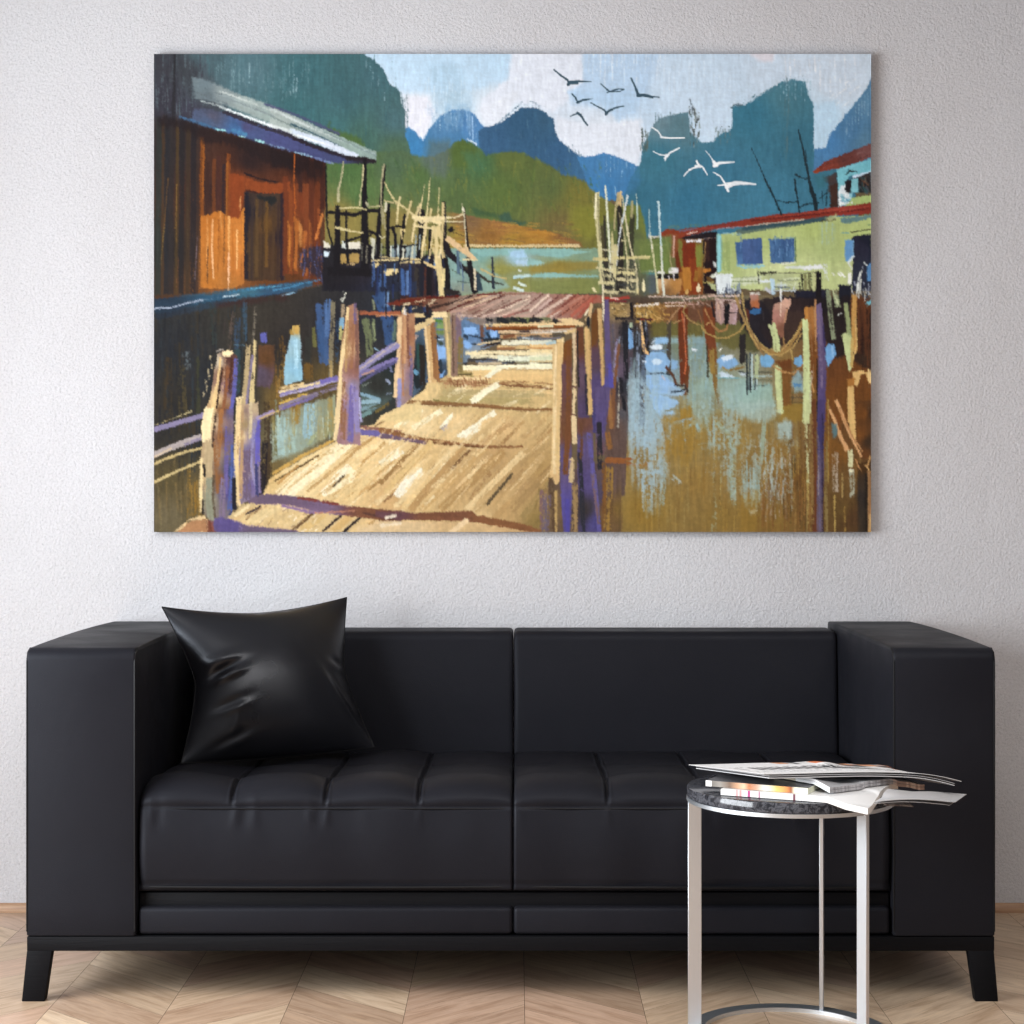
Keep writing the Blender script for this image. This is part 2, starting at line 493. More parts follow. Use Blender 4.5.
LR = [(rx(p), a, w, l) for p, a, w, l in ((143, .005, .006, .030), (151, .004, .005, .035), (160, -.003, .006, .03), (236, .004, .005, .03), (255, .0035, .006, .035), (245, -.003, .006, .03), (309, .0035, .006, .025), (328, .004, .004, .03), (318, -.002, .005, .03), (365, .0015, .01, .05), (420, .0025, .005, .03), (470, .001, .012, .06))]
RR = [(rx(p), a, w, l) for p, a, w, l in ((520, .002, .006, .05), (560, .001, .014, .06), (608, .0025, .005, .03), (650, .001, .012, .05), (702, .003, .005, .03), (712, -.002, .006, .03), (795, .003, .005, .03), (806, -.002, .005, .03), (868, .003, .006, .04), (879, -.002, .006, .04))]
make_seat(AXL + 0.003, XM - 0.0008, LR); make_seat(XM + 0.0008, AXR - 0.003, RR)

# recessed plinth, two padded base panels
bm = bmesh.new(); bbox(bm, AXL + 0.003, AXR - 0.003, 0.030, 0.86, 0.190, 0.243); bevel_all(bm, 0.003, 2)
obj('plinth', bm, M_BLACKWOOD, sofa)
for (x0, x1) in ((AXL + 0.005, XM - 0.001), (XM + 0.001, AXR - 0.005)):
    bm = bmesh.new(); bbox(bm, x0, x1, 0.008, 0.86, 0.1505, 0.213); bevel_all(bm, 0.010, 4)
    obj('base_panel', bm, M_LEATHER, sofa)
# wooden rail frame
bm = bmesh.new(); bbox(bm, SX0 + 0.001, SX1 - 0.001, 0.003, 0.875, Z_RAIL0, Z_RAIL1); bevel_all(bm, 0.002, 2)
obj('base_frame', bm, M_BLACKWOOD, sofa)
# splayed tapering legs
def leg(xt0, xt1, xb0, xb1, y0, y1, dyb):
    bm = bmesh.new()
    zt = Z_RAIL0 + 0.001
    T_ = [bm.verts.new(p) for p in ((xt0, y0, zt), (xt1, y0, zt), (xt1, y1, zt), (xt0, y1, zt))]
    Bv = [bm.verts.new(p) for p in ((xb0, y0 + dyb, 0), (xb1, y0 + dyb, 0), (xb1, y1 + dyb, 0), (xb0, y1 + dyb, 0))]
    bm.faces.new(T_); bm.faces.new(Bv[::-1])
    for i in range(4): bm.faces.new((T_[i], Bv[i], Bv[(i + 1) % 4], T_[(i + 1) % 4]))
    bevel_all(bm, 0.002, 2)
    obj('leg', bm, M_BLACKWOOD, sofa)
leg(SX0 + .001, SX0 + .058, SX0 - .011, SX0 + .041, 0.003, 0.030, 0.0)
leg(SX1 - .061, SX1 - .002, SX1 - .044, SX1 + .008, 0.003, 0.030, 0.0)
leg(SX0 + .003, SX0 + .062, SX0 - .009, SX0 + .047, 0.815, 0.870, 0.0)
leg(SX1 - .062, SX1 - .003, SX1 - .047, SX1 + .009, 0.815, 0.870, 0.0)

# ------------------------------------------------------------------ throw pillow
def make_pillow():
    TL = Vector((-0.889, 0.420, 0.8725)); TR = Vector((-0.450, 0.672, 0.882))
    BL = Vector((-0.822, 0.315, 0.497)); BR = Vector((-0.366, 0.535, 0.506))
    n = 96
    Tk = 0.086
    out = []
    nrm = (TR - BL).cross(TL - BR).normalized()
    if nrm.y > 0: nrm = -nrm
    def pos(u, v, side):
        s, t = (u + 1) / 2, (v + 1) / 2           # s across, t up
        # pinched, concave edges
        cx = 0.24 if u < 0 else 0.17
        cy = 0.15 if v > 0 else -0.03
        us = u * (1 - cx * (1 - abs(v) ** 1.35) * abs(u) ** 1.3)
        vs_ = v * (1 - cy * (1 - abs(u) ** 1.7) * abs(v) ** 1.3)
        s, t = (us + 1) / 2, (vs_ + 1) / 2
        p = (BL * (1 - s) + BR * s) * (1 - t) + (TL * (1 - s) + TR * s) * t
        h = (max(0, 1 - u * u) ** 0.74) * (max(0, 1 - v * v) ** 0.60)
        h *= 1 - 0.18 * max(0, v) + 0.10 * max(0, -v)
        th = Tk * h
        if side > 0:
            e = max(0, (1 - u * u)) ** 0.5 * max(0, 1 - v * v) ** 0.3
            # folds pulled in at the left edge and the right edge
            def fold(uc, vc, ang, ln, wd, amp):
                ca, sa = math.cos(ang), math.sin(ang)
                a = (u - uc) * ca + (v - vc) * sa; b = -(u - uc) * sa + (v - vc) * ca
                return amp * math.exp(-(a / ln) ** 2) * math.exp(-(b / wd) ** 2)
            d = 0
            d += fold(-.62, .07, .34, .20, .045, -.020) + fold(-.56, -.02, .34, .18, .040, .016) + fold(-.70, .20, .2, .22, .07, .010)
            d += fold(-.58, -.36, .30, .18, .045, -.009) + fold(-.52, -.44, .30, .16, .040, .006)
            d += fold(-.55, -.78, .45, .2, .05, -.006) + fold(-.48, -.84, .45, .2, .05, .005) + fold(-.50, -.6, 1.35, .26, .05, .005)
            d += fold(.80, .08, -.5, .12, .05, -.010) + fold(.78, 0.0, -.5, .12, .05, .008) + fold(.72, -.42, -1.05, .35, .05, .008) + fold(.78, -.36, -1.05, .35, .05, -.006)
            d += fold(.0, .97, 0.0, .05, .03, -.006) + fold(.3, .97, 0.0, .05, .03, -.005)
            d += 0.004 * mnoise.noise(Vector((u * 1.7, v * 1.7, 3.1)))
            th += d * e
        return p + nrm * (th * (1 if side > 0 else -0.80))
    V, F_ = [], []
    idx = {}
    def key(i, j, side):
        border = i in (0, n) or j in (0, n)
        return (i, j, 0 if border else side)
    for side in (1, -1):
        for i in range(n + 1):
            for j in range(n + 1):
                k = key(i, j, side)
                if k in idx: continue
                u = math.sin(math.pi / 2 * (2 * i / n - 1)); v = math.sin(math.pi / 2 * (2 * j / n - 1))
                idx[k] = len(V); V.append(pos(u, v, side))
        for i in range(n):
            for j in range(n):
                q = [idx[key(a, b, side)] for a, b in ((i, j), (i + 1, j), (i + 1, j + 1), (i, j + 1))]
                F_.append(q if side > 0 else q[::-1])
    pil = thing('throw_pillow', 'square black leather throw pillow leaning in the corner of the sofa', 'pillow', (-0.62, 0.5, 0.47))
    cov = grid_obj('pillow_cover', [tuple(v) for v in V], F_, M_PILLOW, pil)
    bm = bmesh.new()
    ring = [(i, 0) for i in range(0, n, 2)] + [(n, j) for j in range(0, n, 2)] + [(i, n) for i in range(n, 0, -2)] + [(0, j) for j in range(n, 0, -2)]
    tube(bm, [V[idx[(i, j, 0)]] for i, j in ring], 0.0016, 6, True)
    obj('edge_seam', bm, M_PIPING, pil)
make_pillow()

# ------------------------------------------------------------------ side table
TX, TY, TR_ = 0.5815, -0.262, 0.2185
table = thing('side_table', 'round side table with dark marble top and steel legs in front of the sofa', 'table', (TX, TY, 0))
def ring_solid(bm, r0, r1, z0, z1, n=128):
    R = []
    for k in range(n):
        t = 2 * math.pi * k / n; c, s = math.cos(t), math.sin(t)
        R.append([bm.verts.new((TX + r * c, TY + r * s, z)) for r, z in ((r0, z0), (r1, z0), (r1, z1), (r0, z1))])
    for k in range(n):
        a, b = R[k], R[(k + 1) % n]
        for i in range(4): bm.faces.new((a[i], a[(i + 1) % 4], b[(i + 1) % 4], b[i]))
def disc_solid(bm, r, z0, z1, bev, n=128):
    prof = [(0, z0), (r - bev, z0), (r, z0 + bev), (r, z1 - bev), (r - bev * .3, z1 - bev * .3), (r - bev, z1), (0, z1)]
    R = []
    b0 = bm.verts.new((TX, TY, z0)); b1 = bm.verts.new((TX, TY, z1))
    for k in range(n):
        t = 2 * math.pi * k / n; c, s = math.cos(t), math.sin(t)
        R.append([bm.verts.new((TX + q * c, TY + q * s, z)) for q, z in prof[1:-1]])
    for k in range(n):
        a, b = R[k], R[(k + 1) % n]
        for i in range(len(a) - 1): bm.faces.new((a[i], b[i], b[i + 1], a[i + 1]))
        bm.faces.new((b0, b[0], a[0])); bm.faces.new((b1, a[-1], b[-1]))
ZT = 0.5325
bm = bmesh.new(); disc_solid(bm, TR_, 0.5105, ZT, 0.0025)
obj('tabletop', bm, M_MARBLE, table)
bm = bmesh.new(); ring_solid(bm, TR_ - 0.034, TR_ + 0.0005, 0.5025, 0.5105)
obj('top_ring', bm, M_STEEL, table, angle=30)
bm = bmesh.new(); ring_solid(bm, TR_ - 0.034, TR_ + 0.0005, 0.0, 0.009)
obj('base_ring', bm, M_STEEL, table, angle=30)
for (ang, turn) in ((62.4, 77), (180, 180), (308, 302)):
    t = math.radians(ang); px_, py_ = TX + TR_ * math.cos(t), TY + TR_ * math.sin(t)
    t = math.radians(turn); c, s = math.cos(t), math.sin(t)
    bm = bmesh.new()
    h = 0.0045
    P8 = []
    for r in (-0.030, -0.0015):
        for w in (-h, h):
            for z in (0.0088, 0.5027):
                P8.append(bm.verts.new((px_ + r * c - w * s, py_ + r * s + w * c, z)))
    for f in ((0, 1, 3, 2), (4, 6, 7, 5), (0, 4, 5, 1), (2, 3, 7, 6), (0, 2, 6, 4), (1, 5, 7, 3)): bm.faces.new([P8[i] for i in f])
    bevel_all(bm, 0.0008, 1)
    obj('leg', bm, M_STEEL, table)

# ------------------------------------------------------------------ papers on the table
def slab(name, corners, zf, th, mat_, parent, topcol, sidecol, nu=60, nv=44, botcol=None, thf=None):
    """A bent sheet or block of paper. corners: near-left, near-right, far-right, far-left (x, y); zf(u, v): height of its underside."""
    A, B_, C, D = [np.array(c) for c in corners]
    us, vs_ = np.linspace(0, 1, nu), np.linspace(0, 1, nv)
    V, col = [], []
    for side in (0, 1):
        for u in us:
            for v in vs_:
                p = (A * (1 - u) + B_ * u) * (1 - v) + (D * (1 - u) + C * u) * v
                t = th if thf is None else th * thf(u, v)
                V.append((p[0], p[1], zf(u, v) + (t if side else 0)))
                edge = u in (0, 1) or v in (0, 1)
                col.append((topcol(u, v) if side else (botcol or sidecol)(u, v)))
    F_ = []
    o = nu * nv
    for i in range(nu - 1):
        for j in range(nv - 1):
            a = i * nv + j
            F_.append((o + a, o + a + nv, o + a + nv + 1, o + a + 1)); F_.append((a, a + 1, a + nv + 1, a + nv))
    # side walls carry their own vertices so that the edge colour stays on the edge
    def wall(idx, uvs):
        base = len(V)
        for (k, (u, v)) in zip(idx, uvs):
            for side in (0, 1):
                V.append(V[k + (o if side else 0)]); col.append(sidecol(u, v))
        for q in range(len(idx) - 1):
            b = base + 2 * q
            F_.append((b, b + 2, b + 3, b + 1))
    wall([i * nv for i in range(nu)], [(u, 0) for u in us])
    wall([(nu - 1) * nv + j for j in range(nv)], [(1, v) for v in vs_])
    wall([i * nv + nv - 1 for i in range(nu - 1, -1, -1)], [(u, 1) for u in us[::-1]])
    wall([j for j in range(nv - 1, -1, -1)], [(0, v) for v in vs_[::-1]])
    return grid_obj(name, V, F_, mat_, parent, np.array([c[:3] for c in col]))
rp = random.Random(11)
PW = srgb(236, 236, 236); PG = srgb(150, 150, 153); PD = srgb(70, 70, 74)
def mixc(a, b, t): return tuple(a[i] * (1 - t) + b[i] * t for i in range(3))
def const(c): return lambda u, v: c
def hsh(i, j): 
    x = math.sin(i * 127.1 + j * 311.7) * 43758.5453
    return x - math.floor(x)

PILES = []      # (corner, edge vectors, height function of the upper face) of what already lies there
def support(x, y):
    """Height the next paper needs at (x, y): the table, else whatever already lies there, easing off beyond its edge."""
    r = math.hypot(x - TX, y - TY)
    h = ZT - 0.45 * max(0.0, r - TR_)
    for (o, e1, e2, top) in PILES:
        det = e1[0] * e2[1] - e1[1] * e2[0]
        dx, dy = x - o[0], y - o[1]
        u = (dx * e2[1] - dy * e2[0]) / det; v = (e1[0] * dy - e1[1] * dx) / det
        uc, vc = min(1, max(0, u)), min(1, max(0, v))
        du, dv = (u - uc) * math.hypot(*e1), (v - vc) * math.hypot(*e2)
        h = max(h, top(uc, vc) - 0.30 * math.hypot(du, dv))
    return h
def para(nl, nr, fl):
    return [nl, nr, (nr[0] + fl[0] - nl[0], nr[1] + fl[1] - nl[1]), fl]
def lay(name, cs, want, th, mat_, parent, topc, sidec, nu=60, nv=40, botcol=None, keep=True, eps=0.0006):
    A, B_, C, D = cs
    us, vs_ = np.linspace(0, 1, nu), np.linspace(0, 1, nv)
    G = np.zeros((nu, nv))
    for i, u in enumerate(us):
        for j, v in enumerate(vs_):
            x = (A[0] * (1 - u) + B_[0] * u) * (1 - v) + (D[0] * (1 - u) + C[0] * u) * v
            y = (A[1] * (1 - u) + B_[1] * u) * (1 - v) + (D[1] * (1 - u) + C[1] * u) * v
            G[i, j] = max(want(u, v), support(x, y) + eps)
    def z(u, v):
        a, b = u * (nu - 1), v * (nv - 1)
        i, j = min(int(a), nu - 2), min(int(b), nv - 2)
        a -= i; b -= j
        return (G[i, j] * (1 - a) + G[i + 1, j] * a) * (1 - b) + (G[i, j + 1] * (1 - a) + G[i + 1, j + 1] * a) * b
    ob = slab(name, cs, z, th, mat_, parent, topc, sidec, nu, nv, botcol)
    if keep:
        PILES.append((A, (B_[0] - A[0], B_[1] - A[1]), (D[0] - A[0], D[1] - A[1]), lambda u, v: z(u, v) + th))
    return ob
def bil(a, b, c, d): return lambda u, v: (a * (1 - u) + b * u) * (1 - v) + (d * (1 - u) + c * u) * v

# thin leaflet at the bottom whose corner hangs over the table edge
leaf = thing('leaflet', 'folded grey leaflet whose corner hangs over the edge of the side table', 'leaflet', (0.70, -0.28, ZT))
cs = para((0.752, -0.440), (0.817, -0.392), (0.590, -0.222))
def leafcol(u, v):
    return srgb(172, 168, 170) if hsh(int(u * 22), int(v * 60)) > .4 else srgb(128, 120, 122)
lay('sheet', cs, lambda u, v: 0, 0.0011, M_PAPER, leaf, leafcol, leafcol)
lay('sheet', cs, lambda u, v: 0, 0.0010, M_PAPER, leaf, leafcol, leafcol)

# white magazine
mag = thing('magazine', 'white magazine with pink flowers on its spine, lying under the orange-spined magazine', 'magazine', (0.62, -0.36, ZT))
cs = para((0.421, -0.382), (0.700, -0.512), (0.530, -0.148))
def flower(u, v):
    base = srgb(240, 239, 237)
    if v > 0: return base
    for (fu, w, c) in ((.20, .008, (190, 60, 130)), (.272, .005, (170, 60, 120)), (.115, .008, (232, 170, 170)), (.14, .006, (236, 160, 160)), (.505, .008, (120, 70, 80))):
        if abs(u - fu) < w: return srgb(*c)
    return base
lay('cover', cs, lambda u, v: ZT + 0.0016 - 0.012 * max(0, u - .6) / .4 - 0.006 * max(0, u - .6) / .4 * (1 - v), 0.0125, M_GLOSSPAPER, mag, const(srgb(232, 232, 232)), flower, 120, 60, eps=0.0014)

# curling loose pages of the white magazine
for k, (ex, ey, zt_) in enumerate(((0.890, -0.390, 0.512), (0.905, -0.385, 0.519))):
    c2 = para((0.714, -0.500), (ex, ey), (0.762, -0.400))
    def zp(u, v, k=k, zt_=zt_):
        return 0.5345 + .0035 * k + (zt_ - 0.5345 - .0035 * k) * u ** 1.5 + 0.003 * math.sin(math.pi * min(1, u * 1.1))
    lay('page', c2, zp, 0.0009, M_GLOSSPAPER, mag, const(srgb(205, 205, 207)), const(srgb(186, 186, 190)), 40, 16, const(srgb(120, 120, 125)))

# colourful magazine with printed spine
mag2 = thing('magazine', 'magazine with an orange and brown printed spine, lying on the white magazine', 'magazine', (0.55, -0.3, ZT + 0.0165))
cs2 = para((0.393, -0.352), (0.590, -0.452), (0.470, -0.200))
def spine(u, v):
    if u < .06: return srgb(238, 238, 238)
    stops = [(.06, (120, 116, 112)), (.14, (150, 146, 140)), (.24, (120, 100, 86)), (.31, (190, 150, 120)), (.38, (232, 190, 160)), (.43, (190, 124, 88)), (.50, (208, 166, 140)), (.58, (244, 238, 224)), (.64, (250, 240, 205)), (.70, (240, 202, 120)), (.80, (214, 142, 88)), (.84, (150, 90, 60)), (.88, (240, 238, 214)), (1, (236, 238, 214))]
    for (a, ca), (b, cb) in zip(stops, stops[1:]):
        if u <= b: return mixc(srgb(*ca), srgb(*cb), (u - a) / (b - a))
    return srgb(240, 240, 225)
lay('cover', cs2, lambda u, v: ZT + 0.0152 - 0.001 * u, 0.0120, M_GLOSSPAPER, mag2, const(srgb(90, 90, 94)), spine, 160, 30)

# grey folded newspaper
np2 = thing('newspaper', 'grey folded newspaper squeezed between the magazines and the top newspaper', 'newspaper', (0.68, -0.26, ZT + 0.03))
cs3 = para((0.634, -0.452), (0.862, -0.292), (0.540, -0.318))
def grayp(u, v):
    if u == 0: return srgb(232, 232, 232) if v < .6 else srgb(196, 186, 166)
    k = hsh(int(u * 90), 3)
    if u > .66: return srgb(176, 152, 142) if hsh(int(u * 40), 9) > .4 else srgb(214, 196, 186)
    return mixc(srgb(140, 138, 141), srgb(196, 194, 197), k)
w3 = bil(0.5490, 0.5300, 0.545, 0.558)
lay('folded_half', cs3, w3, 0.0058, M_PAPER, np2, const(srgb(175, 175, 178)), grayp, 120, 60, eps=0.0022)
lay('folded_half', cs3, lambda u, v: 0, 0.0050, M_PAPER, np2, const(srgb(175, 175, 178)), grayp, 90, 24)

# white newspaper on top
np1 = thing('newspaper', 'white newspaper with headline and orange picture lying open on top of the stack', 'newspaper', (0.65, -0.27, ZT + 0.043))
def news(u, v):
    """Rows of print too small to read and a picture strip along the far edge."""
    paper = srgb(234, 234, 235)
    if v > .72 and u > .42:
        h = hsh(int((u - .42) * 30), int(v * 7))
        return srgb(*[(206, 120, 80), (70, 70, 74), (150, 150, 152), (226, 226, 226), (110, 84, 70), (214, 150, 112)][int(h * 6) % 6])
    def dashes(v0, v1, cell, fill, c):
        if v0 < v < v1 and .07 < u < .90:
            i = int(u * cell)
            if hsh(i, int(v0 * 100)) < fill and (u * cell - i) < .72: return srgb(*c)
        return None
    for (v0, v1, cell, fill, c) in ((.36, .58, 22, .9, (44, 46, 50)), (.24, .275, 60, .8, (150, 152, 156)), (.16, .19, 60, .8, (160, 162, 166)), (.60, .64, 50, .7, (150, 150, 152))):
        r = dashes(v0, v1, cell, fill, c)
        if r: return r
    return paper
cs4 = [(0.500, -0.452), (0.930, -0.335), (0.785, -0.180), (0.369, -0.235)]
b4 = bil(0.587, 0.564, 0.557, 0.574)
def w4(off):
    return lambda u, v: b4(u, v) + 0.009 * math.sin(math.pi * u ** 1.3) * (0.8 + .2 * v) + off - 0.010 * (max(0, u - .75) / .25) ** 2 * (1 - v)
cs5 = [(0.512, -0.450), (0.915, -0.337), (0.785, -0.190), (0.385, -0.230)]
lay('back_page', cs5, w4(-.0085), 0.0016, M_PAPER, np1, const(srgb(225, 225, 226)), const(srgb(205, 205, 208)), 120, 60, const(srgb(120, 120, 124)), eps=0.0022)
lay('inner_page', cs5, w4(-.004), 0.0010, M_PAPER, np1, const(srgb(225, 225, 226)), const(srgb(190, 190, 193)), 60, 30, const(srgb(110, 110, 114)))
lay('front_page', cs4, w4(0), 0.0011, M_PAPER, np1, news, const(srgb(210, 210, 212)), 200, 90, const(srgb(150, 150, 153)))
# ------------------------------------------------------------------ the painting
# A small brush engine lays strokes of pigment one over another on the canvas; the canvas mesh then carries the pigment per vertex.
PX0, PY0, PX1, PY1 = 154.0, 54.0, 871.0, 532.0
SS = 2
PWD, PHT = int((PX1 - PX0) * SS), int((PY1 - PY0) * SS)
IMG = np.zeros((PHT, PWD, 3), dtype=np.float32) + np.array([104, 88, 64], dtype=np.float32)
_rng = np.random.RandomState(5)
def _blur(a, k):
    for ax in (0, 1):
        a = sum(np.roll(a, i, ax) for i in range(-k, k + 1)) / (2 * k + 1)
    return a
def _norm(a):
    a = a - a.mean(); a = a / (a.std() * 3.2) * 0.5 + 0.5
    return np.clip(a, 0, 1).astype(np.float32)
TEX = _norm(_blur(_rng.rand(512, 512), 1))
TEX2 = _norm(_blur(_rng.rand(512, 512), 4))
def tex(x, y, t=None):
    T = TEX if t is None else t
    return T[np.floor(y).astype(np.int32) % 512, np.floor(x).astype(np.int32) % 512]
_O = [0.0, 0.0, 1.0]
_seed = [0]
FLAT = [True]
def o(x, y, size=0):
    """Origin and size of the square of the picture in which the next strokes are measured (1024 units across)."""
    _O[0], _O[1], _O[2] = x, y, (size / 1024.0 if size else 1.0)
def T_(pts):
    a = np.array(pts, dtype=np.float32).reshape(-1, 2)
    return a * _O[2] + np.array([_O[0], _O[1]], dtype=np.float32)
def hexc(h):
    return np.array([int(h[i:i + 2], 16) for i in (0, 2, 4)], dtype=np.float32)
def _win(a, pad):
    x0 = max(0, int((a[:, 0].min() - pad - PX0) * SS)); x1 = min(PWD, int((a[:, 0].max() + pad - PX0) * SS) + 1)
    y0 = max(0, int((a[:, 1].min() - pad - PY0) * SS)); y1 = min(PHT, int((a[:, 1].max() + pad - PY0) * SS) + 1)
    if x1 <= x0 or y1 <= y0: return None
    Y, X = np.mgrid[y0:y1, x0:x1].astype(np.float32)
    return slice(y0, y1), slice(x0, x1), X / SS + PX0 + 0.25, Y / SS + PY0 + 0.25
def _put(w, mask, col):
    m = mask[..., None]
    IMG[w[0], w[1]] = IMG[w[0], w[1]] * (1 - m) + col * m
def grain(X, Y, g, sd=0):
    """Bristle marks: g 'v' up and down, 'h' along, or an angle in degrees; 0 for even tooth."""
    if g == 'v': return tex(X * 1.1 + sd, Y * .13 + sd * 3)
    if g == 'h': return tex(X * .13 + sd, Y * 1.1 + sd * 3)
    if g == 0: return tex(X * .8 + sd, Y * .8 + sd * 3)
    t = math.radians(g); u = X * math.cos(t) + Y * math.sin(t); v = -X * math.sin(t) + Y * math.cos(t)
    return tex(u * .13 + sd, v * 1.1 + sd * 3)
def _sd(X, Y, a):
    n = len(a); ins = np.zeros(X.shape, bool); d2 = np.full(X.shape, 1e9, np.float32)
    for i in range(n):
        (xa, ya), (xb, yb) = a[i], a[(i + 1) % n]
        dx, dy = xb - xa, yb - ya
        t = np.clip(((X - xa) * dx + (Y - ya) * dy) / (dx * dx + dy * dy + 1e-9), 0, 1)
        d2 = np.minimum(d2, (X - xa - t * dx) ** 2 + (Y - ya - t * dy) ** 2)
        if ya != yb:
            c = (ya > Y) != (yb > Y)
            ins ^= c & (X < dx * (Y - ya) / (yb - ya) + xa)
    d = np.sqrt(d2)
    return np.where(ins, d, -d)
def _colour(X, Y, col, var, gr):
    if isinstance(col, str):
        c = np.broadcast_to(hexc(col), X.shape + (3,))
    else:
        num = 0; den = 0
        for (x, y, h) in col:
            (tx, ty), = T_([(x, y)])
            wt = 1.0 / (((X - tx) ** 2 + (Y - ty) ** 2) ** 1.25 + 4)
            num = num + wt[..., None] * hexc(h); den = den + wt
        c = num / den[..., None]
    return c * (1 + var * (gr[..., None] - .5) * 2)
def p(col, pts, soft=1.0, rough=0.8, a=1.0, var=.07, g='v', cover=1.0):
    """A patch of colour. soft: width of its edge; rough: how far bristles stray over it; cover below 1: scumbled."""
    _seed[0] += 7; sd = _seed[0]
    A = T_(pts); w = _win(A, soft + rough + 2)
    if w is None: return
    X, Y = w[2], w[3]
    gr = grain(X, Y, g, sd)
    fine = tex(X * 1.3 + sd, Y * 1.3)
    d = _sd(X, Y, A) + rough * ((gr - .5) * 2 + (fine - .5) * .7)
    m = np.clip(.5 + d / soft, 0, 1)
    if cover < 1: m = m * np.clip(((gr * .6 + fine * .4) - (1 - cover) * .78 - .08) / .16, 0, 1)
    _put(w, m * a, _colour(X, Y, col, var, gr * .6 + fine * .4))
def s(col, wd, pts, dry=0.0, soft=1.0, a=1.0, var=.08, rough=.35):
    """One brush stroke. wd: width in picture units at its start and end; dry: share of the stroke where the canvas shows."""
    _seed[0] += 11; sd = _seed[0]
    A = T_(pts)
    w0, w1 = wd if isinstance(wd, tuple) else (wd, wd)
    if max(w0, w1) < 2.3: w0, w1, soft = w0 * .84, w1 * .84, soft * .8
    w = _win(A, max(w0, w1) / 2 + soft + 2)
    if w is None: return
    X, Y = w[2], w[3]
    L = np.sqrt(((A[1:] - A[:-1]) ** 2).sum(1)); tot = L.sum() + 1e-6
    best = np.full(X.shape, 1e9, np.float32); lat = np.zeros(X.shape, np.float32); al = np.zeros(X.shape, np.float32)
    acc = 0.0
    for i in range(len(L)):
        (xa, ya), (xb, yb) = A[i], A[i + 1]; dx, dy = xb - xa, yb - ya; l2 = dx * dx + dy * dy + 1e-9
        t = np.clip(((X - xa) * dx + (Y - ya) * dy) / l2, 0, 1)
        ex, ey = X - xa - t * dx, Y - ya - t * dy
        d = np.sqrt(ex * ex + ey * ey); k = d < best
        best = np.where(k, d, best)
        lat = np.where(k, (dx * ey - dy * ex) / math.sqrt(l2), lat); al = np.where(k, acc + t * L[i], al)
        acc += L[i]
    hw = (w0 + (w1 - w0) * al / tot) / 2
    br = tex(al * .10 + sd, lat * 1.5 + sd * 5); fine = tex(X * 1.3 + sd, Y * 1.3)
    rg = rough + .05 * hw
    m = np.clip(.5 + (hw - best + rg * ((br - .5) * 2 + (fine - .5))) / soft, 0, 1)
    if FLAT[0] and max(w0, w1) > 2.6:       # flat brush: ragged ends instead of round ones
        for (q, r_, wq, aa) in ((A[0], A[1], w0, al), (A[-1], A[-2], w1, tot - al)):
            dx, dy = r_ - q; l_ = math.hypot(dx, dy) + 1e-6
            e = ((X - q[0]) * dx + (Y - q[1]) * dy) / l_
            m = m * np.where(aa < wq, np.clip(.5 + (e + (br - .25) * min(wq, 6) * .8) / 1.2, 0, 1), 1)
    if dry > 0: m = m * np.clip(((br * .55 + fine * .45) - dry * .75 - .06) / .18, 0, 1)
    _put(w, m * a, _colour(X, Y, col, var, br * .6 + fine * .4))
def dabs(cols, box, n, ln, wd, ang=90, spread=6, dry=.2, a=.8, poly=None):
    """A scatter of short strokes inside a box (x0, y0, x1, y1) or polygon."""
    r = random.Random(_seed[0] + 1)
    x0, y0, x1, y1 = box
    for k in range(n):
        x, y = r.uniform(x0, x1), r.uniform(y0, y1)
        if poly is not None:
            ins = False
            for i in range(len(poly)):
                (xa, ya), (xb, yb) = poly[i], poly[(i + 1) % len(poly)]
                if (ya > y) != (yb > y) and x < (xb - xa) * (y - ya) / (yb - ya) + xa: ins = not ins
            if not ins: continue
        t = math.radians(ang + r.uniform(-spread, spread)); l = ln * r.uniform(.5, 1.3) / 2
        dx, dy = math.cos(t) * l / _O[2], math.sin(t) * l / _O[2]
        s(r.choice(cols), wd * r.uniform(.5, 1.3), [(x - dx, y - dy), (x + dx, y + dy)], dry, a=a)

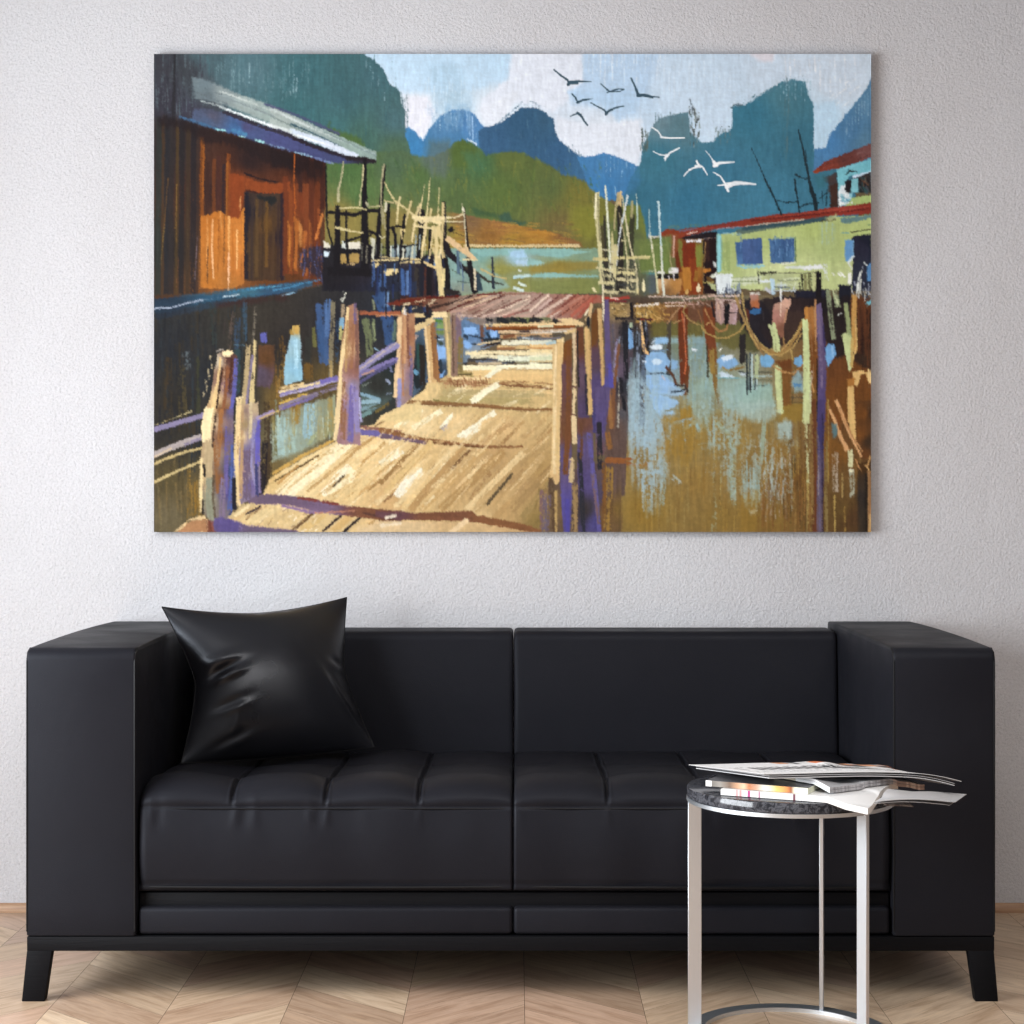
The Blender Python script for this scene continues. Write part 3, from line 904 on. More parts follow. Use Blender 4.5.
def paint_sky():
    o(0, 0)
    p([(370, 60, 'c3e0f6'), (440, 70, 'c4e2f8'), (500, 62, 'c2e0f8'), (545, 80, 'e6ecf8'), (610, 75, 'bfdaf3'), (640, 80, 'bcd8f2'), (700, 80, 'c6e0f6'), (770, 66, 'd0e2f4'), (840, 80, 'd4e4f4'), (825, 120, 'c8e2f6'), (600, 135, 'e4ecf7'), (415, 110, 'e8eef8'), (490, 110, 'e6eef8'), (690, 115, 'c9e2f7'), (455, 100, 'b9d6ea')],
      [(340, 50), (875, 50), (875, 190), (340, 190)], 2, 0, var=.03)
    p('c1e0f8', [(380, 50), (508, 50), (506, 78), (480, 88), (440, 92), (395, 92)], 5, 2, .8, .03)
    p('e6edfa', [(512, 50), (581, 50), (582, 82), (566, 100), (552, 112), (530, 103), (512, 104), (492, 118), (478, 112), (482, 98), (500, 84), (508, 78)], 4, 2, 1, .02)
    p('ebedf8', [(405, 96), (428, 96), (434, 112), (428, 128), (422, 139), (412, 130), (404, 126)], 4, 1, 1, .02)
    p('e8eef9', [(478, 108), (520, 88), (512, 108), (496, 124), (484, 124)], 4, 1, .9, .02)
    p('a9cbe2', [(430, 66), (446, 60), (462, 68), (470, 108), (440, 112), (433, 100)], 10, 3, .5, .06, cover=.8)
    p('bcd8f4', [(583, 50), (662, 50), (655, 86), (640, 98), (625, 108), (604, 104), (580, 100), (568, 92), (583, 82)], 3, 2, .9, .04)
    p('b9d8f5', [(568, 90), (640, 90), (636, 112), (618, 120), (600, 106), (572, 104)], 5, 2, .8, .03)
    p('e6edf9', [(556, 116), (585, 124), (620, 122), (640, 118), (644, 146), (636, 164), (610, 156), (590, 156), (578, 157), (566, 146), (556, 132)], 4, 2, 1, .02)
    p('cfe4f8', [(658, 54), (740, 54), (735, 104), (728, 130), (712, 140), (700, 138), (692, 112), (660, 112), (648, 90)], 8, 3, .8, .04)
    p('ebe6ef', [(744, 50), (775, 50), (772, 62), (758, 60)], 4, 1, .9, .03)
    p('d3e3f4', [(776, 56), (862, 56), (858, 96), (836, 100), (812, 82), (790, 72)], 8, 2, .8, .04)
    p('bfe0f8', [(812, 104), (836, 100), (840, 118), (828, 140), (823, 148), (815, 148)], 6, 2, .8, .03)
    for x in range(588, 665, 4): s('dce9f7', 1.0, [(x + (x * 7 % 3), 54), (x, 66 + (x * 13) % 22)], .45, a=.8)
    for x in range(784, 866, 5): s('f0f2f8', 1.1, [(x, 56 + (x * 3) % 6), (x + 1, 72 + (x * 13) % 22)], .5, a=.7)
    for (a_, b_) in (((832, 100), (856, 78)), ((836, 104), (860, 84)), ((830, 97), (848, 80)), ((842, 106), (862, 92))): s('eef3fa', 1.6, [a_, b_], .45, a=.8)
    for x in range(425, 480, 3): s('d5e6f2', .9, [(x, 76 + (x * 5) % 20), (x, 100 + (x * 11) % 20)], .45, a=.6)
    for x in range(664, 735, 5): s('dcebf9', 1.2, [(x, 60 + (x * 3) % 16), (x, 86 + (x * 7) % 20)], .5, a=.6)

def paint_mountains():
    o(0, 0)
    # far blue ridge at left
    p([(412, 150, '2f83c6'), (445, 125, '4a86bb'), (470, 125, '4586c8'), (455, 140, '3f80b8')], [(402, 128), (408, 127), (414, 131), (422.8, 140), (427, 132), (432, 124.5), (440, 115), (451, 110), (462, 108.5), (473, 113), (480, 123), (490, 132), (490, 160), (400, 164)], 1.5, 1.0, var=.09)
    for x in (435, 439, 444, 450, 455): s('b8d3e6', 1.2, [(x, 100), (x + 1, 124 + x % 9)], .5, a=.8)
    for (x, y0, y1) in ((466, 111, 131), (469, 113, 136), (472, 116, 139), (475, 120, 142)): s('a9ccf0', 1.2, [(x, y0), (x + .5, y1)], .35, a=.85)
    s('cfe2f4', 1.6, [(467, 139), (476, 144)], .3)
    # dark blue peak
    p('7fa9cc', [(430, 108), (470, 106), (472, 128), (436, 130)], 8, 3, .55, .1, cover=.6)
    p([(490, 140, '38628a'), (525, 125, '345c7e'), (545, 120, '3a6180'), (560, 155, '36618a'), (580, 175, '3a6c98')], [(478, 130), (484, 126.5), (491, 125), (499, 122.5), (513, 113), (521, 107.5), (534, 107), (546, 111.5), (547.6, 116), (553, 118), (557, 137.5), (569, 148), (578, 155), (586, 173), (592, 190), (560, 190), (480, 170)], 1.0, .8, var=.08)
    for (x0, y0, x1, y1) in ((500, 120, 520, 104), (506, 116, 522, 102), (524, 104, 540, 105), (538, 106, 550, 112), (530, 101, 545, 106), (497, 122, 508, 114)): s('4d7188', 1.2, [(x0, y0), (x1, y1)], .55)
    dabs(['52748c', '2f5576'], (482, 118, 555, 160), 26, 9, 1.0, 90, 4, .5, .5)
    for (x, y) in ((568, 146), (572, 145), (575, 149), (578, 150), (566, 142), (580, 154)): s('7c98aa', 1.6, [(x, y), (x + 1, y + 5)], .5)
    # second blue ridge
    p([(600, 165, '3b83c4'), (630, 172, '3a80bd'), (600, 190, '2f7cc0')], [(576, 156), (590.7, 156), (604, 153), (614, 156), (627, 161), (638, 166), (640, 200), (588, 200), (584, 172)], 1.2, 1.0, var=.09)
    for x in range(606, 636, 4): s('8fbbe0', .9, [(x, 154 + (x - 600) * .25), (x, 166 + (x * 7) % 12)], .5, a=.8)
    # broad teal mountain at right
    p([(660, 120, '6d8c98'), (660, 160, '39788f'), (640, 200, '33708a'), (720, 170, '377a9a'), (750, 115, '347a96'), (785, 95, '4a7f90'), (800, 150, '37728a'), (690, 200, '2f7598'), (770, 200, '3a7f9f'), (680, 125, '5d828e')],
      [(618, 205), (630, 178), (640, 162), (642, 146), (648, 135), (653, 122.5), (665, 115.6), (688, 112), (690, 132), (701, 142), (712, 141.6), (719, 133.4), (728, 130.7), (731, 126), (731, 106), (743, 104.7), (756, 98), (768, 89), (782, 81), (795, 79), (805, 81.4), (808, 95), (812.5, 105), (814, 126), (814, 150), (850, 160), (860, 230), (640, 260), (618, 240)], 1.2, 1.2, var=.07)
    for x in range(655, 692, 3): s('5f7c86', 1.1, [(x, 112 + (x * 7) % 5), (x, 122 + (x * 5) % 10)], .45, a=.8)
    dabs(['3c3f3c', '4a5048', '8e9c98'], (689, 104, 699, 146), 44, 5, 1.0, 90, 12, .35, .85)
    s('55606a', 1.0, [(689, 99), (692, 106), (692, 114)], .2)
    dabs(['5c6a66', '48564f'], (640, 132, 648, 150), 22, 7, 1.1, 90, 5, .45, .8)
    dabs(['4d5a58', '5f7a84', '6d7f80'], (714, 128, 732, 141), 26, 5, 1.0, 90, 12, .45, .85)
    s('4b6672', 2.2, [(731, 107), (735, 104.5), (742, 104.5)], .3)
    for i in range(24):
        x = 742 + i * 2.2; y = 102 - i * .95 + (i * 7) % 5; s('5f8596', .9, [(x - 1.5, y), (x + 1.5, y - 2.5)], .5)
    for x in range(780, 812, 3): s('9dc0d2', 1.0, [(x, 76 + (x * 5) % 7), (x, 90 + (x * 11) % 14)], .5, a=.8)
    for x in range(782, 806, 4): s('607a86', 1.0, [(x, 75 + (x * 5) % 5), (x + 1, 82)], .5, a=.8)
    dabs(['2f6f92', '3f86a8', '41809c', '2c6684'], (640, 145, 812, 215), 150, 16, 1.4, 90, 5, .5, .45)
    dabs(['54747c'], (782, 100, 792, 150), 14, 18, 1.4, 90, 3, .5, .5)
    p('2f7dc0', [(625, 178), (636, 168), (640, 180), (630, 196), (622, 196)], 6, 2, .5)
    # blue slope at the right margin
    p([(830, 140, '3e84c4'), (850, 130, '477faf'), (868, 100, '5687ab'), (865, 140, '54809e')], [(814.5, 148.5), (825, 147.8), (829, 134.8), (841, 119.7), (855, 102), (866, 88), (874, 70), (874, 160), (812, 172)], 1.3, 1.2, var=.09)
    s('bcd6ec', 2.0, [(825, 147), (830, 133), (842, 117), (852, 104)], .5)
    for x in range(846, 872, 3): s('8fb2cc', 1.0, [(x, 120 - (x - 846) * 1.4), (x, 134 - (x - 846) * 1.2 + (x * 5) % 9)], .5, a=.7)
    # big teal mountain at left
    p([(200, 60, '4c646c'), (250, 70, '547680'), (300, 75, '3e6a72'), (340, 95, '40686f'), (380, 75, '446a73'), (395, 120, '496c72'), (330, 130, '3f6c70'), (300, 110, '3d6a70'), (360, 140, '44695f'), (395, 150, '4f6b52'), (180, 70, '464f56')],
      [(150, 50), (358, 50), (364, 55), (374, 60), (378, 64), (383, 69), (390, 83.5), (396, 88), (400, 92), (401, 104), (404.7, 112), (404.7, 134), (410, 150), (408, 172), (300, 172), (150, 130)], 1.0, 1.0, var=.10)
    for i in range(14):
        x = 401 + (i * 5) % 7; s('50707a', 1.0, [(x, 92 + i * 2.6), (x + .5, 100 + i * 2.7)], .45, a=.9)
    for (x, y) in ((366, 58), (370, 62), (373, 70), (371, 80), (375, 84), (384, 92), (378, 76)): s('8fb0ba', .9, [(x, y), (x, y + 9)], .5, a=.7)
    dabs(['7c9ca2', '6d9098', '5c828a', '4a7078'], (200, 54, 310, 100), 190, 13, .9, 90, 3, .5, .6)
    dabs(['345c64', '4a7379', '3a656c'], (255, 60, 398, 135), 130, 14, 1.2, 90, 6, .5, .45)
    for (x, y0, y1) in ((293, 74, 92), (290, 80, 94), (296, 78, 90), (249, 64, 82), (231, 60, 76), (233, 70, 80)): s('88a8b0', 1.6, [(x, y0), (x, y1)], .45, a=.8)

def paint_hills():
    o(0, 0)
    p([(395, 165, '50694c'), (350, 170, '4c6c3c'), (360, 190, '53713f'), (420, 175, '55703f'), (430, 158, '5d7263'), (460, 150, '546a36'), (480, 165, '4a7048'), (510, 160, '5e6c38'), (550, 185, '5c6a3c'), (500, 190, '5b6f38'), (580, 195, '7a7434'), (450, 200, '566b3e'), (590, 220, '7a7530'), (340, 215, '8a7a3e'), (560, 225, '76683c'), (400, 225, '7c7440'), (630, 220, '6f7a38')],
      [(320, 160), (350, 148), (380, 152), (400, 150), (418, 156), (432, 156), (445, 150), (452, 144), (462, 139), (475, 144), (486, 154), (498, 152.5), (510, 150.5), (524, 152.5), (544, 162), (551, 166), (561, 174), (574, 176), (584, 181), (591, 189), (600, 196), (612, 204), (640, 205), (648, 240), (648, 262), (320, 262)], 2.5, 1.5, var=.10)
    p('4f6a34', [(322, 136), (330, 114 + 8), (328, 126), (344, 132), (358, 138), (364, 146), (350, 150), (334, 140)], 4, 2, .85)
    p('5e6d66', [(428, 140), (450, 140), (452, 160), (445, 175), (430, 175), (424, 160)], 8, 2, .7)
    p('566c34', [(450, 150), (462, 140), (474, 146), (482, 156), (470, 168), (452, 168)], 5, 2, .8)
    p('4b7350', [(462, 152), (480, 152), (484, 168), (470, 172)], 6, 2, .7)
    p('62703a', [(495, 156), (512, 151), (530, 158), (520, 170), (500, 168)], 5, 2, .8)
    dabs(['6d7f38', '4f6634', '5f7444', '75803c', '52693a', '7b7d36'], (400, 160, 600, 215), 260, 10, 1.6, 80, 25, .5, .5)
    dabs(['3f5f35', '5a7b45', '48683a'], (325, 160, 430, 205), 90, 10, 1.6, 80, 20, .5, .5)
    p('3d5a3c', [(470, 207), (494, 213), (500, 218), (475, 214)], 2.5, 1, .8)
    p('3c5a4a', [(497, 214), (508, 212), (512, 219), (525, 222), (520, 226), (500, 220)], 2.5, 1.2, .9)
    p('8a8a34', [(572, 205), (596, 205), (602, 232), (588, 240), (566, 226)], 6, 2, .6)
    # sandy shore
    p([(470, 220, '7f6040'), (500, 225, 'a06c3a'), (490, 235, '94662f'), (540, 232, 'b07a2e'), (510, 242, 'a8822f'), (450, 238, '9c8438'), (420, 240, '9a8440'), (565, 238, '8a6038')],
      [(400, 214), (448, 212), (466, 214), (476, 217), (496, 221), (507, 222), (523, 226.5), (540, 229), (560, 234), (580, 242), (584, 248), (400, 250)], 1.5, 1.0, var=.12, g='h')
    dabs(['c08a3a', '8a5c34', 'b8923c', '76583c'], (440, 220, 575, 244), 90, 14, 1.3, 5, 6, .4, .6)
    p('d7bf8c', [(464, 244.5), (578, 244), (580, 246.6), (464, 247)], .8, .5, 1, .05, 'h')
    p('6c6a3a', [(470, 246.8), (590, 246.6), (592, 249), (470, 249)], .8, .5, .9, .05, 'h')
    # open water behind
    p([(480, 252, '7aa9a2'), (515, 256, '9cc3d6'), (560, 252, '83b3ad'), (500, 268, '8d8c4e'), (560, 266, '8e8440'), (590, 256, '7d9a80'), (520, 284, '8a8a48'), (580, 284, '7f8348'), (480, 284, '8b9a6c'), (455, 270, '7ba39a')],
      [(440, 248), (604, 248), (604, 296), (440, 296)], 1, .3, var=.06, g='h')
    o(400, 180, 140)
    p('84b4ae', [(530, 505), (1024, 500), (1024, 530), (820, 545), (600, 560)], 3, 1, .9, .06, 'h')
    p('a5cbe8', [(790, 520), (900, 505), (930, 560), (860, 570), (800, 555)], 2, 1, .95, .04, 'h')
    p('aecfe8', [(840, 585), (930, 575), (930, 632), (840, 630)], 1.5, 1, .95, .04, 'h')
    p('8ab8b4', [(930, 570), (1024, 585), (1024, 612), (930, 620)], 2, 1, .9, .05, 'h')
    p('929047', [(560, 640), (820, 620), (1024, 640), (1024, 660), (700, 690), (590, 700)], 4, 1, .8, .08, 'h')
    for (x0, y0, x1, y1, w, c) in ((835, 700, 960, 695, 3, 'bcd8d6'), (830, 712, 900, 708, 2, 'a8cad0'), (870, 750, 912, 770, 2.5, 'd2e2d8'), (830, 785, 900, 808, 3, 'cfe2dc'), (868, 655, 880, 660, 2, 'd8e2d8'), (560, 610, 1024, 600, .0, 'ffffff')):
        if w: s(c, w, [(x0, y0), (x1, y1)], .1)
    o(530, 180, 140)
    p('8abab2', [(0, 500), (240, 498), (440, 520), (300, 545), (200, 560), (0, 545)], 1.5, 1, .95, .05, 'h')
    p('93c0bc', [(0, 585), (70, 590), (115, 605), (60, 622), (0, 620)], 1.2, .6, 1, .04, 'h')
    p('957f36', [(0, 630), (200, 590), (500, 590), (500, 650), (0, 680)], 4, 1, .8, .08, 'h')
    p('88b5ac', [(0, 690), (180, 672), (300, 685), (500, 695), (500, 710), (250, 705), (60, 712), (0, 708)], 1, .6, 1, .05, 'h')
    p('7d8446', [(0, 730), (500, 720), (520, 830), (0, 830)], 4, 1, .7, .1, 'h')

def paint_house():
    o(0, 0)
    # plank wall in shade and glow
    p([(170, 150, '322a2b'), (170, 250, '2b2624'), (210, 190, '3a2622'), (250, 160, '2e2020'), (240, 185, '7a3a1c'), (300, 200, '7c3a1e'), (310, 170, '3a201a'), (320, 240, '6f3418'), (280, 250, '5a3418'), (260, 240, '4c3420'), (225, 260, 'a4622a')],
      [(150, 108), (200, 122), (250, 138), (290, 150), (325, 161), (324.5, 284), (300, 290), (230, 296), (150, 304)], .9, .6, var=.14)
    o(150, 170, 140)
    # left planks in shade
    for (x, c, w) in ((55, '2d3330', 6), (90, '4a3524', 3.5), (115, '28282c', 5), (150, '2f2a2a', 5), (190, '4d3a22', 3), (225, '262426', 5), (270, '3d3024', 4), (310, '272428', 6), (340, '3b2c26', 3)):
        s(c, w, [(x + 8, -420), (x + 4, 300), (x - 2, 900)], .15, a=.8)
    for (x0, y0, x1, y1, c) in ((130, 60, 90, 520, '6b4a26'), (100, 420, 75, 690, '6c5a30'), (190, 100, 185, 420, '7a5a2c'), (185, 380, 190, 520, '6d5228'), (205, 640, 190, 850, '7c4a30'), (345, 480, 325, 790, '6a5a60'), (270, 120, 275, 560, '4a3a28'), (60, 200, 50, 700, '343a36')):
        s(c, 1.1, [(x0, y0), (x1, y1)], .25, a=.8)
    # glowing boards
    for (x, y0, y1, c, w) in ((380, -240, 330, '8a4a1c', 4), (390, -180, 200, 'a35a1e', 2), (420, -60, 330, '3c2620', 3.5), (465, -80, 330, '6d3a1e', 3.5), (500, -100, 320, '4a2a24', 4), (535, -40, 330, '2f2428', 3), (570, -120, 350, '8a461c', 4), (560, -60, 330, '9a5a22', 1.6)):
        s(c, w, [(x, y0), (x - 4, y1)], .2, a=.85)
    p([(400, 340, 'b46824'), (480, 600, 'ba6e28'), (620, 500, 'cc7a30'), (640, 700, 'c2722e'), (420, 800, 'bc7028'), (560, 820, 'a8682c')], [(366, 330), (430, 322), (505, 290), (560, 330), (640, 345), (686, 270), (690, 830), (600, 870), (360, 860)], 1, 1, 1, .12)
    p('8c3f1c', [(580, 20), (690, 40), (680, 200), (650, 345), (580, 345)], 1.5, 1, .9, .1)
    for (x0, y0, x1, y1, w, c, dr) in ((415, 345, 418, 780, 1.6, 'd8924c', .15), (455, 360, 448, 560, 2, 'e0a064', .1), (448, 540, 462, 790, 2, 'e8ac74', .1), (510, 300, 520, 420, 1.4, 'cf8a44', .2), (575, 335, 572, 640, 2, 'e6a258', .1), (572, 600, 572, 880, 1.8, 'efb88a', .15), (636, 440, 632, 720, 1.8, 'ecac66', .15), (660, 190, 655, 290, 1.6, 'd08c50', .2), (684, 280, 682, 600, 1.8, 'd9842e', .15), (540, 330, 535, 700, 1.4, '8a5424', .3), (500, 360, 496, 800, 1.2, '8d5020', .4), (600, 400, 604, 800, 1.4, 'b86824', .3), (420, 560, 416, 830, 1.4, '5c3a20', .3), (660, 620, 664, 820, 1.6, '9c5c28', .3)):
        s(c, w, [(x0, y0), (x1, y1)], dr)
    # lintel and dark door
    p('8e421e', [(690, 50), (790, 85), (930, 95), (1024, 80), (1024, 150), (930, 175), (800, 165), (700, 130)], 1.4, 1, .95, .12)
    s('241c1e', 2.2, [(690, 20), (780, 60), (930, 85)], .3); s('3a201c', 2, [(700, 145), (800, 175), (940, 180)], .2)
    p([(720, 300, '221f28'), (760, 600, '4c3824'), (850, 400, '5e4020'), (900, 600, '4a3220'), (960, 500, '2a2028'), (800, 250, '45342a')], [(688, 150), (760, 170), (940, 170), (975, 160), (985, 800), (690, 810)], 1, .8, 1, .14)
    for (x, c, w, y0, y1) in ((705, '201e28', 4, 160, 790), (745, '3a2e2a', 2.6, 200, 790), (780, '5a4226', 3, 220, 780), (820, '3c2c20', 2, 200, 800), (850, '6a4a22', 3, 230, 700), (900, '4c3624', 3, 280, 800), (935, '3a2a26', 2.4, 240, 800), (965, '2c2028', 4, 170, 800)):
        s(c, w, [(x, y0), (x - 4, y1)], .2, a=.85)
    p('1e2426', [(780, 190), (920, 190), (930, 220), (890, 270), (850, 230), (790, 210)], 2, 1.5, .8)
    o(270, 150, 140)
    # right end of the wall
    for (x, c, w, y0, y1) in ((110, '70341c', 5, 200, 900), (150, '88421e', 4, 300, 900), (215, '3c2420', 5, 60, 300), (190, '7a3c1e', 4, 250, 900), (260, '7d3e20', 5, 250, 980), (300, '5a2c1c', 5, 60, 950), (345, '6a321a', 5, 150, 960), (380, '40221c', 4, 60, 960)):
        s(c, w, [(x, y0), (x, y1)], .15, a=.85)
    p('22181a', [(0, -20), (180, 25), (390, 80), (395, 150), (330, 240), (250, 150), (190, 190), (120, 130), (0, 120)], 5, 3, .75)
    s('b0561e', 1.2, [(178, 30), (172, 200), (180, 420), (170, 520)], .3)
    for (x, y0, y1, w, c) in ((190, 480, 900, 6, 'b06426'), (140, 520, 870, 4, 'c0722c'), (240, 560, 760, 6, 'b5662a'), (290, 500, 760, 5, '9c5424'), (360, 400, 560, 3, 'b4602c'), (215, 520, 700, 2, 'cf8a44')):
        p(c, [(x - w * 3, y0), (x + w * 3, y0 + 40), (x + w * 2, y1), (x - w * 2, y1 - 40)], 2, 2, .85, .12)
    p('2a2638', [(220, 740), (300, 700), (390, 720), (390, 950), (330, 930), (260, 860), (200, 860)], 3, 3, .8)
    dabs(['404c80', '5868a0', '2c3050', 'a05a2c'], (210, 720, 390, 930), 26, 14, 1.3, 90, 12, .4, .8)
    for (x, y) in ((355, 520), (335, 600)): s('c87434', 2.5, [(x + 30, y - 60), (x, y + 40)], .3)
    # dark corner above
    o(0, 0)
    p([(160, 60, '39383f'), (185, 70, '3d4147'), (200, 90, '4b555b'), (165, 100, '35323c'), (190, 110, '3c3a48')], [(150, 50), (178, 50), (205, 70), (225, 100), (225, 128), (150, 118)], 12, 4, .92, .14)
    dabs(['5c6a70', '2b2a30', '4c5a62', '3a3640'], (154, 54, 210, 118), 130, 18, 1.1, 90, 3, .45, .6)
    s('2a282c', 3, [(174, 54), (173, 120)], .4, a=.8)
    # roof
    o(150, 50, 140)
    p([(400, 250, '6e7f86'), (520, 300, '93a0a0'), (700, 380, 'a4b2ae'), (900, 500, '9fb0aa'), (420, 330, '68767c')], [(300, 200), (370, 200), (500, 258), (700, 338), (1030, 468), (1030, 600), (760, 490), (560, 400), (330, 350)], 2.5, 1.5, .95, .1, 22)
    o(270, 50, 140)
    p([(100, 500, 'a6b3ae'), (300, 580, '9aaba8'), (600, 700, '92a8a0'), (750, 760, '8ea49c')], [(0, 400), (200, 490), (400, 580), (560, 655), (772, 742), (775, 812), (640, 775), (420, 690), (160, 620), (0, 570)], 1, .8, 1, .1, 23)
    s('4c4f72', 2.6, [(-40, 390), (200, 478), (380, 555), (500, 610)], .35, a=.85); s('3f4864', 1.5, [(330, 548), (500, 620)], .3)
    s('c8d2d0', 2, [(0, 430), (200, 520), (330, 580), (500, 650), (760, 760)], .35); s('7f9492', 2, [(400, 600), (600, 690), (770, 770)], .3)
    s('6f8280', 1.2, [(0, 480), (250, 600), (520, 700)], .3); s('3c5a66', 2, [(150, 540), (300, 600), (420, 660), (520, 715)], .15)
    p('ccd8e8', [(150, 575), (300, 620), (420, 665), (560, 728), (640, 760), (640, 785), (520, 765), (380, 705), (250, 655), (120, 610)], 1, 1, 1, .04, 23)
    s('eef2f6', 2.2, [(200, 620), (330, 665), (420, 690)], .2); s('d8e0ee', 2.4, [(420, 690), (560, 745), (630, 775)], .15)
    s('d4dcdc', 2, [(0, 555), (80, 585), (200, 632)], .25)
    for (x, y) in ((290, 540), (330, 560), (370, 575)): s('b8c8c4', 1, [(x, y), (x + 14, y + 16)], .2)
    # shadowed eave
    p([(100, 680, '4a4e7e'), (300, 740, '454a78'), (500, 800, '434a74'), (700, 800, '2e2a34')], [(0, 575), (120, 612), (300, 690), (450, 745), (620, 790), (690, 775), (775, 815), (760, 830), (640, 830), (460, 825), (340, 795), (180, 745), (0, 700)], 1, .8, 1, .1, 23)
    s('2c2430', 4, [(0, 580), (120, 620), (300, 695), (420, 740), (560, 785), (640, 800)], .2)
    s('2a2226', 3.4, [(560, 790), (690, 790), (770, 815)], .1)
    s('8fb4c8', 1.6, [(180, 745), (300, 775)], .4); s('8fb0bc', 1.8, [(395, 805), (460, 828)], .2); s('6878a8', 1.6, [(180, 740), (330, 785), (440, 822)], .4)
    o(150, 50, 140)
    p([(450, 480, '545468'), (700, 560, '4c4a74'), (900, 650, '484c7c'), (420, 520, '4a5c7c'), (640, 590, '3a6ca8')], [(320, 430), (470, 430), (600, 470), (760, 530), (1030, 610), (1030, 740), (840, 690), (640, 625), (480, 580), (300, 520)], 2, 1.2, .95, .14, 20)
    s('35303c', 4, [(540, 445), (700, 510), (860, 570), (1030, 625)], .25)
    s('e8eef0', (1.6, 2.4), [(510, 410), (600, 445), (760, 505), (900, 555)], .1); s('d6dedc', 2.4, [(880, 545), (1030, 595)], .2); s('a8b4b4', 1.6, [(370, 370), (500, 405), (560, 430)], .4)
    s('7f8d90', 1.4, [(500, 330), (700, 400), (900, 480)], .4); s('c2ccc8', 1.5, [(510, 300), (760, 390), (900, 450)], .4); s('515c62', 1.4, [(330, 260), (520, 320)], .4); s('5c666c', 1.2, [(340, 310), (560, 390)], .4)
    s('3f6a94', 2.4, [(220, 485), (350, 530), (480, 575)], .35); s('3f86b8', 2.6, [(600, 585), (700, 615)], .25); s('8fd0d8', 1.8, [(480, 578), (545, 590)], .35); s('a6dcd8', 1.8, [(650, 625), (690, 632)], .2); s('9ad4d4', 1.8, [(770, 655), (830, 670)], .25); s('7e9cbc', 1.2, [(840, 680), (1024, 730)], .35)
    s('5a7080', 1.4, [(105, 445), (150, 455)], .4)
    p('251c1e', [(60, 490), (220, 500), (480, 590), (760, 665), (1030, 745), (1030, 860), (860, 830), (700, 740), (560, 680), (400, 680), (300, 600), (180, 560), (60, 560)], 4, 3, .7, .1)

